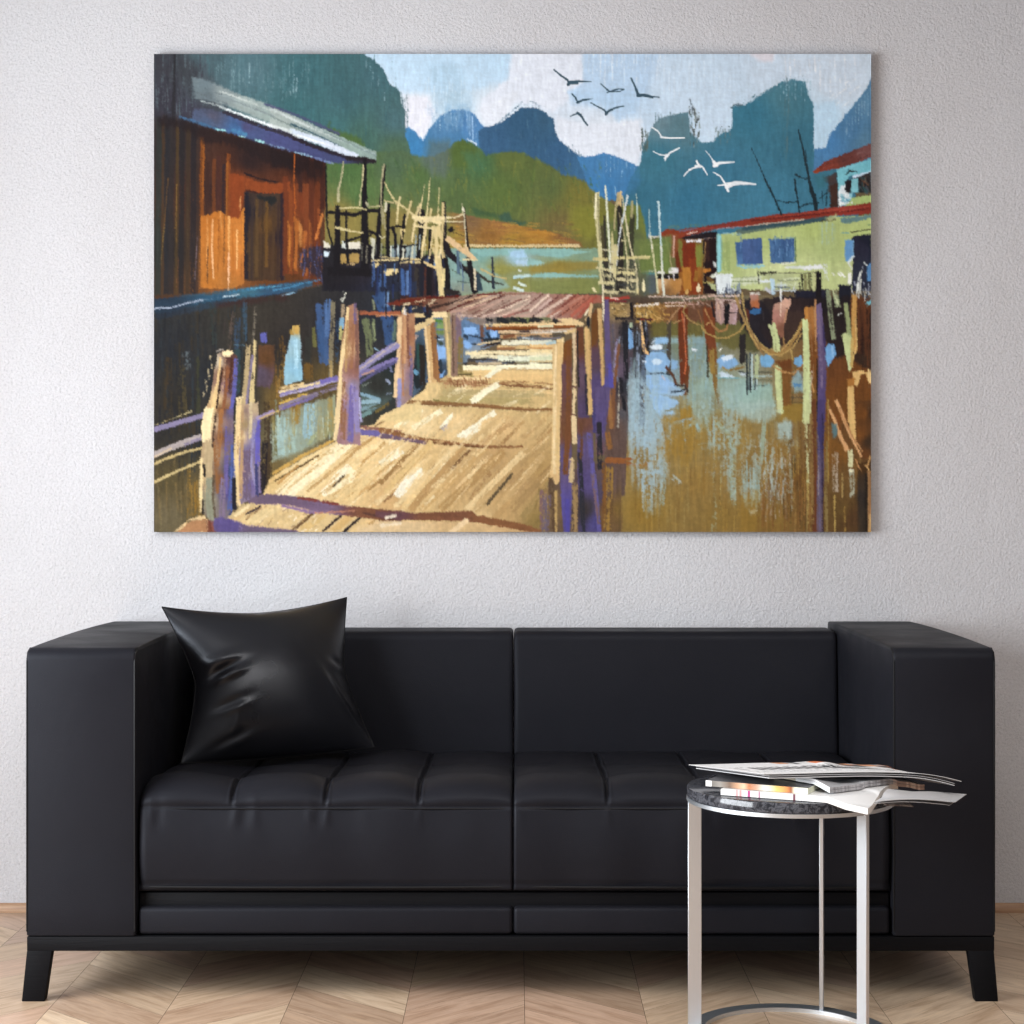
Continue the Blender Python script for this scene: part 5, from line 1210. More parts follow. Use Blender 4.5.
    dabs(['94483c', '4a2a2a', '8a6a68'], (600, 700, 955, 860), 40, 10, 1.4, -24, 10, .45, .7, poly=[(560, 870), (720, 780), (955, 690), (955, 770), (760, 840)])
    p([(820, 860, '72c8d8'), (930, 820, '68bccc')], [(705, 870), (955, 790), (955, 880), (800, 920), (765, 960), (770, 1030), (715, 1030)], .8, .6, 1, .08, -20)
    p('dfe9ee', [(735, 990), (770, 985), (775, 1040), (720, 1040)], .8, .5)
    p([(800, 980, '2a2428'), (900, 960, '3a3230'), (860, 1000, '1e2a2c')], [(765, 955), (955, 890), (955, 1040), (770, 1040)], .8, .6, 1, .16); p('7cc4d0', [(812, 945), (860, 930), (862, 1040), (810, 1040)], .7, .5, 1, .06); s('221c20', 3, [(790, 960), (795, 1040)], .1)
    dabs(['4a5258', '6a4a38', '1c1c20', '2c5a60'], (865, 930, 955, 1040), 24, 5, 1.3, 70, 30, .3, .8)
    p([(660, 950, '4a3430'), (620, 950, '3c5a64')], [(600, 930), (705, 890), (712, 1040), (640, 1040), (640, 980)], 1.5, 1.2, .95, .14); s('2f302e', 1.4, [(770, 905), (800, 880), (850, 885)], .2); s('3a6a74', 1.4, [(780, 900), (790, 870)], .2)
    p('37707c', [(540, 920), (620, 900), (620, 1000), (560, 1030)], 4, 2, .6)
    o(750, 190, 130)
    p([(660, 60, '4a3028'), (640, 100, '3c2822')], [(620, -40), (690, -60), (692, 130), (630, 135)], 1.2, .8)
    for (pts, w) in (([(600, 0), (595, 120)], 1.3), ([(560, 10), (570, 110)], 1.2), ([(590, 20), (550, 60)], 1)): s('1e3038', w, pts, .1)
    # bare poles on the roof
    o(740, 50, 140)
    for (pts, w) in (([(82, 715), (140, 850), (215, 1020)], (.9, 2)), ([(425, 580), (460, 730), (490, 880), (520, 1040)], (.9, 3.4)), ([(478, 730), (485, 830), (505, 940)], (1, 2)), ([(395, 940), (405, 1040)], 1.9), ([(405, 905), (440, 930), (500, 940)], (2, 1.6))): s('24333a', w, pts, .05)
    o(750, 190, 130)
    for (pts, w) in (([(150, -20), (190, 70), (240, 185)], (1.6, 2.4)), ([(205, 75), (280, 95), (370, 85)], 1.5), ([(355, -20), (370, 60), (385, 165)], 1.9), ([(390, 130), (440, 105), (540, 98)], 1.6), ([(475, -20), (500, 60), (515, 150)], 4), ([(490, 0), (515, 140)], 2)): s('1f2d33', w, pts, .05)
    # clutter under the house
    s('3a3a34', 1.2, [(60, 640), (65, 740)], .1); s('3c3a34', 1.1, [(65, 645), (200, 650), (400, 655), (540, 640)], .2); s('2a2624', 3, [(80, 655), (200, 650)], .4)
    p([(400, 700, 'c4cc8c'), (300, 740, 'a8b088')], [(100, 660), (520, 650), (520, 780), (100, 790)], 2, 1, .6, .1)
    for (x0, y0, x1, y1, w, c) in ((220, 710, 500, 700, 1.6, '8a9474'), (200, 740, 380, 735, 3, 'd8e0b8'), (260, 700, 380, 690, 2, 'd0d8ac')): s(c, w, [(x0, y0), (x1, y1)], .3)
    p('242434', [(330, 790), (620, 780), (620, 850), (360, 860)], 1, .8, 1, .14); p('22202c', [(180, 840), (600, 830), (620, 960), (180, 950)], 1.5, 1, 1, .14); p('20222e', [(690, 745), (790, 740), (790, 900), (700, 880)], 1, .8, 1, .14)
    for (x, y0, y1, w, c) in ((405, 660, 780, 2, '2a261e'), (430, 660, 780, 3, '8a8858'), (460, 655, 785, 2, '6a6844'), (475, 655, 785, 1.6, '3a3626'), (500, 655, 780, 2.6, 'c4c88c'), (385, 730, 790, 1.4, '4a4a3a'), (535, 640, 920, 6, '1e1a1e'), (395, 660, 700, 1, '4a4838')): s(c, w, [(x, y0), (x + 2, y1)], .12)
    for (x0, y0, x1, y1, w, c) in ((80, 715, 180, 712, 2.4, 'dfe9ec'), (170, 700, 180, 820, 4, 'b8d8ec'), (240, 725, 235, 860, 2, 'dfe9ee'), (130, 790, 350, 790, 1.4, 'c8d8e4'), (210, 745, 280, 745, 1.4, 'c8d8dc'), (340, 760, 345, 800, 1.6, 'd0d8dc'), (190, 760, 300, 765, 2, '5a6a7c'), (120, 770, 160, 800, 3, 'c8ccd4')): s(c, w, [(x0, y0), (x1, y1)], .15)

def paint_right_water():
    o(620, 280, 260)
    p([(100, 150, '4a3428'), (60, 250, '2c2c30'), (300, 200, '5a5030'), (250, 250, '7a8a70'), (150, 350, '8cb4d8'), (350, 400, '93aa98'), (500, 420, '96b0a4'), (550, 330, '8c8a70'), (650, 330, '8a6a38'), (600, 500, '97834a'), (450, 600, '9a7a38'), (300, 550, '9c7c36'), (200, 650, '9a7a3a'), (100, 600, '96a4a4'), (60, 480, '93a8b0'), (40, 700, '967434'), (300, 800, '97763a'), (500, 800, '94743e'), (600, 700, '977438'), (680, 800, '7a5426'), (100, 900, '93722e'), (400, 930, '8f7034'), (600, 950, '8a6a30'), (760, 900, '6a4a26'), (850, 700, '6c4522'), (850, 500, '7a4a22'), (850, 300, '5a3220'), (760, 350, '7a4a2a'), (900, 900, '5c4426'), (970, 900, '383028'), (960, 300, '3a241c'), (960, 500, '6a3c1c')],
      [(0, 60), (1000, 60), (1000, 1010), (0, 1010)], 1, 0, 1, .12)
    dabs(['b08c40', '8a6628', 'a48238', '7c5c2a', 'a08a50'], (60, 480, 740, 980), 240, 40, 1.5, 90, 2, .5, .55)
    dabs(['7a5428', '5a3c20', '8a6a3a', '4a3a24'], (640, 450, 960, 980), 150, 40, 1.6, 90, 2, .5, .6)
    dabs(['8ab0c0', '9cc0cc', '7c9aa0'], (20, 330, 420, 600), 90, 22, 1.6, 90, 3, .5, .55)
    # pier shadow, piles and their reflections
    o(640, 290, 140)
    p([(100, 200, 'a07838'), (40, 180, 'b8924c'), (200, 170, '7a5030'), (420, 200, '6a4430'), (600, 200, '4c3630')], [(-30, 100), (760, 60), (760, 220), (480, 250), (-30, 235)], 1.5, 1.5, .95, .2)
    dabs(['c89a4c', 'a87838', '8a6030', 'd8ac64'], (0, 110, 200, 220), 44, 5, 1.2, 20, 60, .3, .8)
    p([(150, 270, '6a6230'), (400, 280, '6c6434'), (640, 350, '6a6434'), (860, 350, '4a4a2c')], [(80, 235), (740, 230), (900, 300), (980, 380), (960, 460), (640, 420), (500, 350), (80, 345)], 3, 2, .9, .16)
    for (x0, x1, y, c) in ((90, 480, 350, '93b8c4'), (360, 560, 400, '84a4a4'), (360, 480, 460, '88a8a8')): p(c, [(x0, y - 6), (x1, y - 10), (x1, y + 40), (x0, y + 40)], 3, 2, .7, .08, 'h')
    p('84a4ac', [(370, 340), (480, 340), (480, 640), (360, 640)], 5, 3, .6, .1)
    dabs(['7a8c78', '9ab4ac', '8c8a58'], (360, 350, 560, 700), 60, 14, 1.4, 90, 5, .5, .6)
    for (pts, w, c, d) in (([(210, 230), (205, 600)], 4.5, '4a4238', .25), ([(20, 230), (40, 470)], 8, '221e1e', .05), ([(310, 130), (310, 400), (320, 680)], (10, 8), '6e3018', .06), ([(345, 560), (330, 760)], 4, '6a3a1e', .35), ([(500, 130), (510, 340), (530, 520)], (12, 9), '7a3c20', .08), ([(540, 420), (550, 700), (580, 840)], (5, 4), '84602c', .3), ([(520, 440), (525, 600)], 5, '9a7c3c', .2), ([(485, 400), (490, 630)], 2.2, '3a3420', .2), ([(745, 330), (745, 520)], 6, '2a2628', .15), ([(20, 480), (10, 980)], 6, '34343c', .35)):
        s(c, w, pts, d, a=.95)
    # sky broken on the water
    for (pts, c) in (([(110, 345), (200, 345), (200, 390), (100, 400)], '8cbce8'), ([(60, 410), (110, 392), (160, 405), (150, 430), (80, 432)], 'e2f0fa'), ([(40, 480), (80, 450), (180, 455), (215, 520), (200, 590), (60, 600), (30, 540)], '86b6e6'), ([(80, 510), (120, 495), (160, 515), (140, 545), (95, 545)], 'cfe6f8'), ([(40, 620), (120, 615), (200, 640), (250, 680), (270, 720), (200, 760), (90, 760), (40, 690)], '8fbcec'), ([(200, 700), (290, 710), (330, 735), (300, 770), (200, 780)], '98b8d4'), ([(60, 760), (180, 770), (270, 810), (270, 840), (180, 880), (110, 880)], '96c2ee'), ([(110, 880), (230, 880), (260, 905), (140, 920)], '98c2e8'), ([(230, 510), (268, 515), (268, 575), (230, 575)], '84b0dc'), ([(370, 420), (400, 425), (412, 440), (385, 445)], 'e8f0f8'), ([(560, 510), (600, 470), (700, 500), (720, 540), (660, 570), (580, 565)], '7cb0e4'), ([(585, 500), (620, 475), (690, 465), (670, 500), (610, 518)], 'e0eefa'), ([(565, 600), (600, 585), (690, 630), (680, 645), (590, 640)], 'd0e4f4'), ([(880, 490), (940, 470), (975, 510), (960, 550), (890, 555)], '78a8dc'), ([(720, 600), (770, 600), (780, 625), (725, 620)], 'c8d8e4')):
        p(c, pts, 1.4, 1, .95, .05, 'h')
    for (pts, w, c) in (([(80, 385), (110, 350)], 2, 'c8d8e8'), ([(75, 610), (150, 605), (240, 620)], 1.6, '2c3438'), ([(230, 745), (290, 735), (330, 720)], 1.8, '26303a'), ([(190, 560), (240, 620), (260, 680)], 2.4, '5a3a28'), ([(160, 630), (180, 655)], 1.8, 'c8c0c8'), ([(250, 690), (330, 700), (345, 740)], 2, '3a2a24'), ([(180, 880), (250, 870)], 1.4, '7a7040'), ([(60, 440), (200, 440)], 1.2, '6a90b8'), ([(20, 520), (40, 520)], 2, 'd8e4f0'), ([(570, 640), (720, 640)], 1.4, '64a4b0'), ([(720, 590), (800, 610)], 1.4, '3a4040'), ([(580, 440), (590, 430)], 2, 'f0f0e8'), ([(600, 560), (640, 590)], 1.6, 'a8863c'), ([(660, 580), (750, 560)], 2.4, '8a6a34'), ([(830, 600), (960, 600)], 1.6, '5a5a4a'), ([(820, 625), (960, 625)], 1.2, 'a8c0bc'), ([(820, 650), (960, 655)], 1.4, '6a6a50'), ([(800, 695), (940, 690)], 1.2, '3a4a48')):
        s(c, w, pts, .2)
    s('c8663c', 1.4, [(302, 150), (315, 250), (335, 520), (322, 610)], .1); s('b8785a', 1, [(320, 170), (330, 480)], .3)
    s('e8b878', (2, 4), [(0, 220), (10, 330), (25, 430), (45, 465)], .1)
    p([(700, 780, '98bcb4'), (600, 760, '9ab4a8'), (850, 740, '98c0b8'), (640, 680, '93b0a8')], [(570, 660), (760, 640), (800, 690), (960, 680), (980, 840), (780, 900), (600, 860), (560, 740)], 5, 4, .8, .1)
    p('8fb0ac', [(360, 680), (520, 660), (560, 860), (480, 1000), (360, 900)], 10, 5, .6, .12)
    for x in (780, 800, 815, 840, 855): s('b8d0d4' if x % 2 else '4a585c', 2, [(x, 460 + x % 40), (x - 4, 720)], .35, a=.9)
    s('b4c090', 4.4, [(850, 480), (848, 640)], .25); s('2c3234', 2, [(775, 470), (782, 760)], .35); s('323838', 2, [(805, 640), (805, 740)], .3)
    p('a07a2c', [(290, 880), (370, 860), (380, 930), (300, 950)], 4, 3, .8); p('a8802f', [(160, 945), (280, 930), (300, 960), (170, 970)], 3, 2, .7); s('8fb0c0', 3, [(240, 970), (380, 940)], .3); s('96b4b0', 3, [(330, 1010), (400, 960), (430, 1024)], .3)
    # rails and ropes
    p([(560, 160, 'b8968c'), (680, 180, 'a88890')], [(545, 70), (610, 65), (610, 230), (590, 250), (550, 220)], 1, .8, .95); p('b08f8c', [(655, 90), (720, 90), (700, 250), (645, 245)], 1, .8); s('d0a890', 3, [(570, 80), (575, 220)], .3); s('c8acb4', 2.4, [(700, 110), (680, 240)], .3); p('1c1a1e', [(612, 100), (650, 100), (645, 260), (612, 250)], 1, .8); s('2a2224', 2, [(520, 90), (540, 190)], .2)
    p('242028', [(720, 90), (800, 60), (900, 80), (960, 200), (960, 460), (880, 440), (780, 300), (730, 230)], 2, 1.5, .95, .16)
    p([(830, 50, 'b88878'), (840, 90, 'b8683c')], [(800, 20), (865, 20), (868, 130), (810, 125)], 1.4, 1); p('2c68a8', [(790, 145), (880, 125), (890, 165), (850, 180), (800, 170)], 1, .8); s('e4e4dc', 2.4, [(810, 20), (870, 25)], .1); s('d0c8c8', 1.2, [(895, 150), (900, 220)], .2); p('6a3224', [(760, 130), (800, 140), (800, 240), (770, 220)], 2, 1.5, .8)
    for (x0, y0, x1, y1, w, c) in ((0, 110, 130, 95, 2, 'e8dcd0'), (60, 45, 330, 48, 1.6, 'c8b0a0'), (180, 90, 330, 88, 1.4, 'd8b8a8'), (330, 60, 540, 40, 1.8, 'd8b0a0'), (540, 45, 720, 40, 2, 'c8b4ac'), (180, 112, 320, 110, 1.2, 'd8c0a8'), (350, 100, 420, 100, 2, 'b89080'), (480, 15, 520, 25, 2.4, 'b08c80'), (550, 65, 730, 75, 2, 'b49890'), (420, 0, 430, 30, 1.2, 'd8d0b8'), (610, 165, 720, 160, 1.2, '3a3030')): s(c, w, [(x0, y0), (x1, y1)], .2)
    dabs(['c8a890', '7a5a48', 'e0c8b8', '4a3a34', 'b08878'], (280, 20, 740, 120), 60, 5, 1.2, 20, 60, .3, .75)
    for (pts, w, c) in (([(290, 120), (240, 180), (200, 240)], 1.8, 'a88058'), ([(330, 110), (310, 150), (360, 220), (420, 250), (460, 260)], 1.6, 'a88850'), ([(450, 265), (480, 310), (560, 345), (640, 345), (720, 300), (765, 245)], 2, 'b09050'), ([(470, 140), (500, 200), (540, 270), (580, 300), (630, 285), (640, 250)], 2, 'a87848'), ([(480, 250), (500, 235)], 1.6, 'b89058'), ([(700, 50), (740, 170), (800, 310), (870, 400), (960, 460), (1040, 480)], 2.4, 'a8864c'), ([(745, 20), (755, 120), (790, 260), (850, 370), (930, 430), (1030, 450)], 2, 'b4985c'), ([(720, 100), (760, 220)], 2.4, '9c7c50'), ([(240, 240), (300, 220)], 1.4, 'b08858'), ([(420, 140), (450, 240)], 1.4, '8a5c38'), ([(830, 380), (890, 460)], 1.4, 'a8804c')):
        s(c, w, pts, .12)

def paint_right_posts():
    o(750, 290, 130)
    p([(300, 200, '3a2a28'), (100, 200, '241f24'), (700, 250, '241e20'), (600, 150, '241c20'), (340, 300, '3c2c28')], [(100, 60), (560, 60), (790, 40), (760, 480), (690, 560), (600, 400), (420, 380), (300, 440), (160, 430), (60, 300)], 2, 1.5, .9, .16)
    p([(900, 200, '4a2a1c'), (900, 400, '382018'), (900, 560, '3a2a20'), (870, 120, '6a3c20')], [(790, 60), (955, 60), (955, 640), (800, 640)], 1.5, 1, 1, .18)
    p([(680, 600, '6c4020'), (900, 800, '73441e'), (700, 900, '74461e'), (860, 700, '7c481e')], [(600, 560), (760, 520), (955, 640), (955, 1030), (590, 1030)], 3, 2, .95, .14)
    p('9a7a30', [(250, 900), (420, 880), (420, 1030), (230, 1030)], 4, 2, .8)
    for (y, c) in ((600, '6a6a58'), (640, '8a8a70'), (680, '5a5a50'), (720, '8a8060'), (760, '6a5a3c'), (800, '7a6a40'), (840, '4a4234'), (880, '6a5a38')): s(c, 1.8, [(250, y), (415, y + 4)], .35)
    # pale post and brown behind
    p([(240, 120, 'c89a84'), (200, 200, 'b07a6c'), (260, 300, '8a5a44')], [(185, 110), (250, 85), (275, 110), (260, 360), (240, 380), (170, 260)], 1.2, 1, 1, .12)
    p('d8a890', [(250, 70), (310, 65), (320, 110), (300, 145), (240, 115)], 1, .7); s('e8c8b0', 2, [(240, 100), (235, 240)], .3); s('c4906c', 2, [(285, 150), (270, 250)], .3)
    s('e4e4e0', 2, [(237, 0), (240, 80)], .1)
    p([(260, 560, '6a3a1c'), (270, 700, '7c5024')], [(190, 560), (320, 540), (330, 600), (310, 900), (250, 900), (240, 600)], 2.5, 1.5, .9, .14)
    p('6cb0e4', [(80, 520), (150, 505), (190, 560), (160, 605), (90, 600), (70, 560)], 1.5, 1, 1, .08); p('6aaee4', [(340, 530), (400, 510), (420, 570), (380, 605), (340, 580)], 1.4, 1, 1, .08); p('8cb4c0', [(315, 720), (360, 640), (410, 640), (420, 800), (350, 800)], 3, 2, .8, .12); p('4c88bc', [(330, 730), (400, 740), (390, 760), (340, 755)], 1.2, .8)
    s('c8d494', 6.5, [(170, 275), (200, 380), (212, 490)], .06); s('d0daa0', 3, [(150, 285), (190, 300)], .1)
    s('ccd89a', 6, [(212, 610), (220, 780), (235, 960)], .08); s('a8b070', 1.2, [(240, 620), (250, 950)], .3)
    # ropes to the post
    for (pts, w, c) in (([(0, 330), (60, 420), (130, 480), (220, 500), (300, 450), (370, 340), (410, 240)], 3, 'a07c44'), ([(0, 350), (70, 450), (150, 505), (240, 510), (330, 450), (400, 340)], 2, 'bc9a58'), ([(250, 470), (330, 380), (390, 290)], 2, 'c4a05c'), ([(0, 300), (30, 370), (100, 500)], 1.6, '8a6c44'), ([(170, 590), (250, 640), (340, 655), (420, 575)], 1.6, 'b88850'), ([(320, 470), (335, 540)], 2, 'b89a58'), ([(260, 370), (270, 470)], 2, 'a8804c'), ([(20, 340), (60, 400)], 1.6, 'c8a868')): s(c, w, pts, .12)
    # tall lit post
    p([(450, 200, 'b0743a'), (490, 500, '7a4820'), (500, 900, '7a5426')], [(425, 130), (495, 120), (525, 500), (530, 1030), (460, 1030)], 1, .8, 1, .14)
    s('c8883e', 2.4, [(440, 140), (440, 240)], .2); s('d0dc9c', (6, 7), [(428, 240), (440, 450), (445, 720)], .05); s('c8d498', 7.5, [(445, 720), (445, 880), (440, 1030)], .25); s('9a7048', 1.2, [(470, 260), (500, 700)], .3); s('c89458', 2, [(480, 720), (500, 800)], .2); s('c4b8a0', 2, [(480, 640), (470, 960)], .45)
    s('c8905c', (1.6, 2.4), [(510, 75), (515, 200), (520, 360)], .15); s('c08c58', 1.2, [(500, 130), (520, 480)], .25)
    p([(540, 200, '6a5088'), (550, 500, '60487c'), (555, 800, '544080'), (560, 1000, '443878')], [(515, 110), (555, 100), (575, 280), (600, 560), (585, 1040), (525, 1040), (535, 560)], 1, .7, 1, .1)
    s('7a5c94', 2.4, [(535, 120), (555, 480), (560, 760)], .25); s('2a2018', 1.6, [(525, 540), (525, 1030)], .25); s('3a3060', 2, [(575, 280), (590, 480)], .25)
    p('64a6e4', [(590, 450), (620, 415), (660, 430), (675, 500), (640, 560), (610, 600), (595, 540)], 1, .7, 1, .06); s('88b8e4', 2, [(640, 440), (650, 520)], .3)
    # posts at the right margin
    s('8a9474', 4.5, [(612, 0), (630, 180), (655, 380)], .25); s('9ca880', 5, [(665, 0), (690, 130)], .12); s('c8d0a0', 1.5, [(650, 0), (690, 110)], .2); s('d8dcd4', 1.4, [(690, 190), (715, 180)], .1)
    s('98a470', (4, 5), [(750, 110), (770, 250), (780, 400)], .1); p([(760, 420, 'c8d494'), (780, 560, 'd0d89c')], [(720, 350), (760, 330), (800, 380), (805, 600), (775, 640), (750, 520)], 1, .8, 1, .08)
    s('cc9850', (5, 6), [(822, 40), (815, 200), (820, 380), (815, 480)], .08); s('e0b870', 2, [(830, 220), (835, 440), (800, 560)], .15); s('c8a860', 3, [(800, 380), (795, 600)], .2)
    p('6cc4d8', [(905, 100), (950, 65), (955, 100), (915, 130)], 1, .7)
    dabs(['6a3c22', '2a1a16', '5a3420', '3c2a20'], (840, 120, 955, 620), 40, 24, 2, 90, 3, .4, .7); dabs(['d8dcd8', '8a90a0', '3a4454'], (800, 0, 950, 60), 24, 5, 1.3, 70, 30, .3, .85)
    p('e8bc74', [(800, 640), (860, 630), (955, 650), (955, 740), (925, 720), (905, 660), (870, 660), (845, 760), (810, 740)], 1, .8, 1, .08); s('f0cc88', 3, [(935, 625), (945, 720)], .1)
    p([(790, 850, 'e4b870'), (800, 1000, 'dcae68')], [(765, 760), (815, 745), (825, 1040), (765, 1040)], .9, .6, 1, .07)
    p('70431e', [(830, 780), (880, 670), (920, 740), (945, 900), (945, 1030), (830, 1030)], 1.2, .8, 1, .12)
    p('b07434', [(760, 700), (820, 690), (815, 745), (765, 760)], 1.4, 1)
    o(740, 400, 140)
    p([(900, 100, '7a481e'), (880, 250, '7c4a20'), (940, 300, '3c2c20'), (900, 400, '6a4020'), (960, 100, '3a2a20')], [(830, 0), (958, 0), (958, 420), (880, 420), (840, 260)], 2, 1.5, .95, .12)
    p([(880, 700, '332c28'), (850, 850, '3c3228'), (920, 600, '3c3026'), (900, 480, '4a3018')], [(860, 460), (958, 440), (958, 980), (850, 980), (840, 700)], 2, 1.5, .9, .18)
    p([(760, 600, '73542c'), (740, 800, '6a5028'), (700, 350, '8a5a24'), (820, 850, '5a3c24')], [(620, 250), (780, 330), (850, 480), (860, 980), (615, 980)], 4, 2, .75, .16)
    s('e4b870', (7, 5.6), [(808, 0), (815, 140), (820, 270)], .06)
    for (pts, w, c) in (([(655, 70), (690, 150), (730, 260), (780, 360)], (2.6, 4.4), 'dca46c'), ([(700, 0), (740, 100), (780, 210), (830, 310), (885, 405)], (3, 2.2), 'e0a870'), ([(720, 60), (760, 150), (830, 280), (890, 370)], 2, 'c48c58'), ([(840, 430), (880, 510)], 1.8, 'c89058'), ([(915, 470), (950, 520)], 2, 'd8a868'), ([(950, 415), (930, 480)], 1.8, 'c8985c'), ([(700, 110), (730, 220)], 1.6, '7a4420'), ([(640, 20), (655, 60)], 1.6, 'b08050')): s(c, w, pts, .12)
    s('dcd8a4', 4.6, [(800, 365), (808, 430), (805, 480)], .12); s('e4e0bc', 5, [(812, 505), (815, 525)], .1); s('a8a890', 4.4, [(815, 530), (818, 620), (818, 700)], .4); s('c8c4a0', 1.4, [(800, 560), (805, 690)], .4)
    p('5a8088', [(665, 170), (700, 180), (712, 260), (680, 280)], 2, 1.5, .9)
    s('a0744a', (3.6, 4.6), [(940, 520), (942, 740), (945, 980)], .12); s('c49a60', 2.4, [(945, 840), (945, 980)], .2); s('2a221c', 2.4, [(920, 540), (920, 980)], .25)
    p([(585, 100, '4a3c78'), (590, 250, '40386c'), (590, 500, '5c4a6c'), (580, 900, '6c5464')], [(560, -10), (615, -10), (612, 300), (605, 980), (555, 980), (560, 500)], 1, .8, 1, .1)
    s('6a5c80', 1.6, [(575, 300), (580, 960)], .35); s('2c2440', 1.4, [(600, 100), (602, 980)], .35); s('8a7a80', 1.6, [(565, 260), (570, 700)], .45); s('6a3c24', 4, [(535, 0), (540, 500), (540, 980)], .35); s('a08040', 2, [(640, 0), (640, 600)], .4); s('8a7444', 3, [(625, 300), (630, 960)], .4)
    s('c8d094', 7, [(488, 0), (490, 90), (490, 160)], .12); s('c4c490', 5, [(490, 160), (492, 400), (500, 600)], .5); s('a89050', 5, [(500, 540), (510, 960)], .55); s('8a6a3c', 4, [(520, 100), (525, 900)], .5)
    s('d0d49c', 5, [(285, 0), (285, 80)], .2)
    for x in (690, 700, 680, 710): s('b8a894', 2, [(x, 380 + x % 20), (x, 660)], .5, a=.8)
    s('a88a50', 2, [(745, 540), (745, 700)], .4); s('b89850', 1.6, [(690, 700), (690, 960)], .4); s('a07c3c', 1.6, [(760, 780), (765, 960)], .4)
    # pale marks on the brown water
    p('a4bcb4', [(0, 20), (230, 0), (270, 90), (190, 160), (100, 150), (0, 120)], 6, 4, .8, .12); p('a8c0bc', [(270, 170), (330, 140), (380, 180), (370, 270), (300, 300), (270, 240)], 5, 3, .85, .12, cover=.9)
    s('9aa890', 4, [(175, 150), (160, 320), (150, 460)], .25); dabs(['a8b8b8', '9ca8a0', 'b0a490'], (130, 420, 400, 760), 90, 12, 1.3, 90, 3, .5, .75); dabs(['8aa4a0', '9ab0a8'], (0, 460, 150, 720), 34, 26, 1.8, 90, 3, .45, .7); dabs(['a89c88', 'b0a8a0', '7a6250'], (180, 540, 340, 860), 50, 9, 1.2, 90, 4, .5, .7); s('b8b8a4', 3, [(70, 820), (120, 810)], .4)
    dabs(['8a5c2c', '7c5428', 'a0743c', '6a4a28'], (130, 640, 540, 980), 90, 34, 1.6, 90, 1, .5, .55); p('a07a2c', [(0, 700), (130, 660), (120, 980), (0, 980)], 6, 3, .5)
    o(620, 280, 260)
    for (pts, w, c, d) in (([(170, 720), (165, 880)], 4.4, '93a8a0', .2), ([(380, 560), (420, 600), (440, 660), (445, 880)], (4, 4), '9cb098', .3), ([(380, 720), (375, 980)], 8, '9a9c78', .5), ([(120, 540), (110, 660)], 16, '98b4c4', .5), ([(60, 400), (60, 620)], 18, '9ab4c4', .5), ([(110, 760), (110, 900)], 10, '9aa498', .55), ([(560, 560), (560, 720)], 5, '9aa88c', .35), ([(80, 750), (160, 745)], 5, '9cb4bc', .4), ([(340, 740), (400, 750)], 8, '9cb4c0', .4), ([(205, 780), (225, 800)], 5, 'a4b4b0', .3), ([(0, 710), (45, 710)], 8, '8a4a20', .2), ([(60, 720), (110, 725)], 3, '9a6630', .3), ([(510, 915), (540, 910)], 3, 'b8b4a0', .4), ([(310, 655), (400, 650), (430, 690)], 4, '9cb0a8', .3), ([(180, 600), (300, 640), (260, 690)], 6, '9a7430', .4), ([(470, 570), (465, 640)], 2, '8a8a60', .4)):
        s(c, tuple(q * 1.2 for q in w) if isinstance(w, tuple) else w * 1.2, pts, min(.62, d + .22), soft=2.4, a=.75, rough=1.2)
    p('9cbaca', [(20, 380), (160, 360), (190, 520), (180, 720), (120, 900), (60, 780), (30, 620)], 14, 7, .75, .08, cover=.62)
    p('9cb8b8', [(300, 470), (470, 440), (470, 620), (450, 860), (390, 700), (300, 560)], 14, 7, .7, .08, cover=.55)
    p('a2b8b4', [(460, 620), (680, 640), (660, 840), (520, 860), (470, 760)], 16, 8, .6, .08, cover=.45)
    p('a07a2e', [(180, 540), (300, 560), (320, 640), (260, 720), (180, 680)], 14, 6, .7, .1, cover=.7)
    s('6a7a8c', 2.4, [(980, 100), (985, 980)], .8, a=.4)

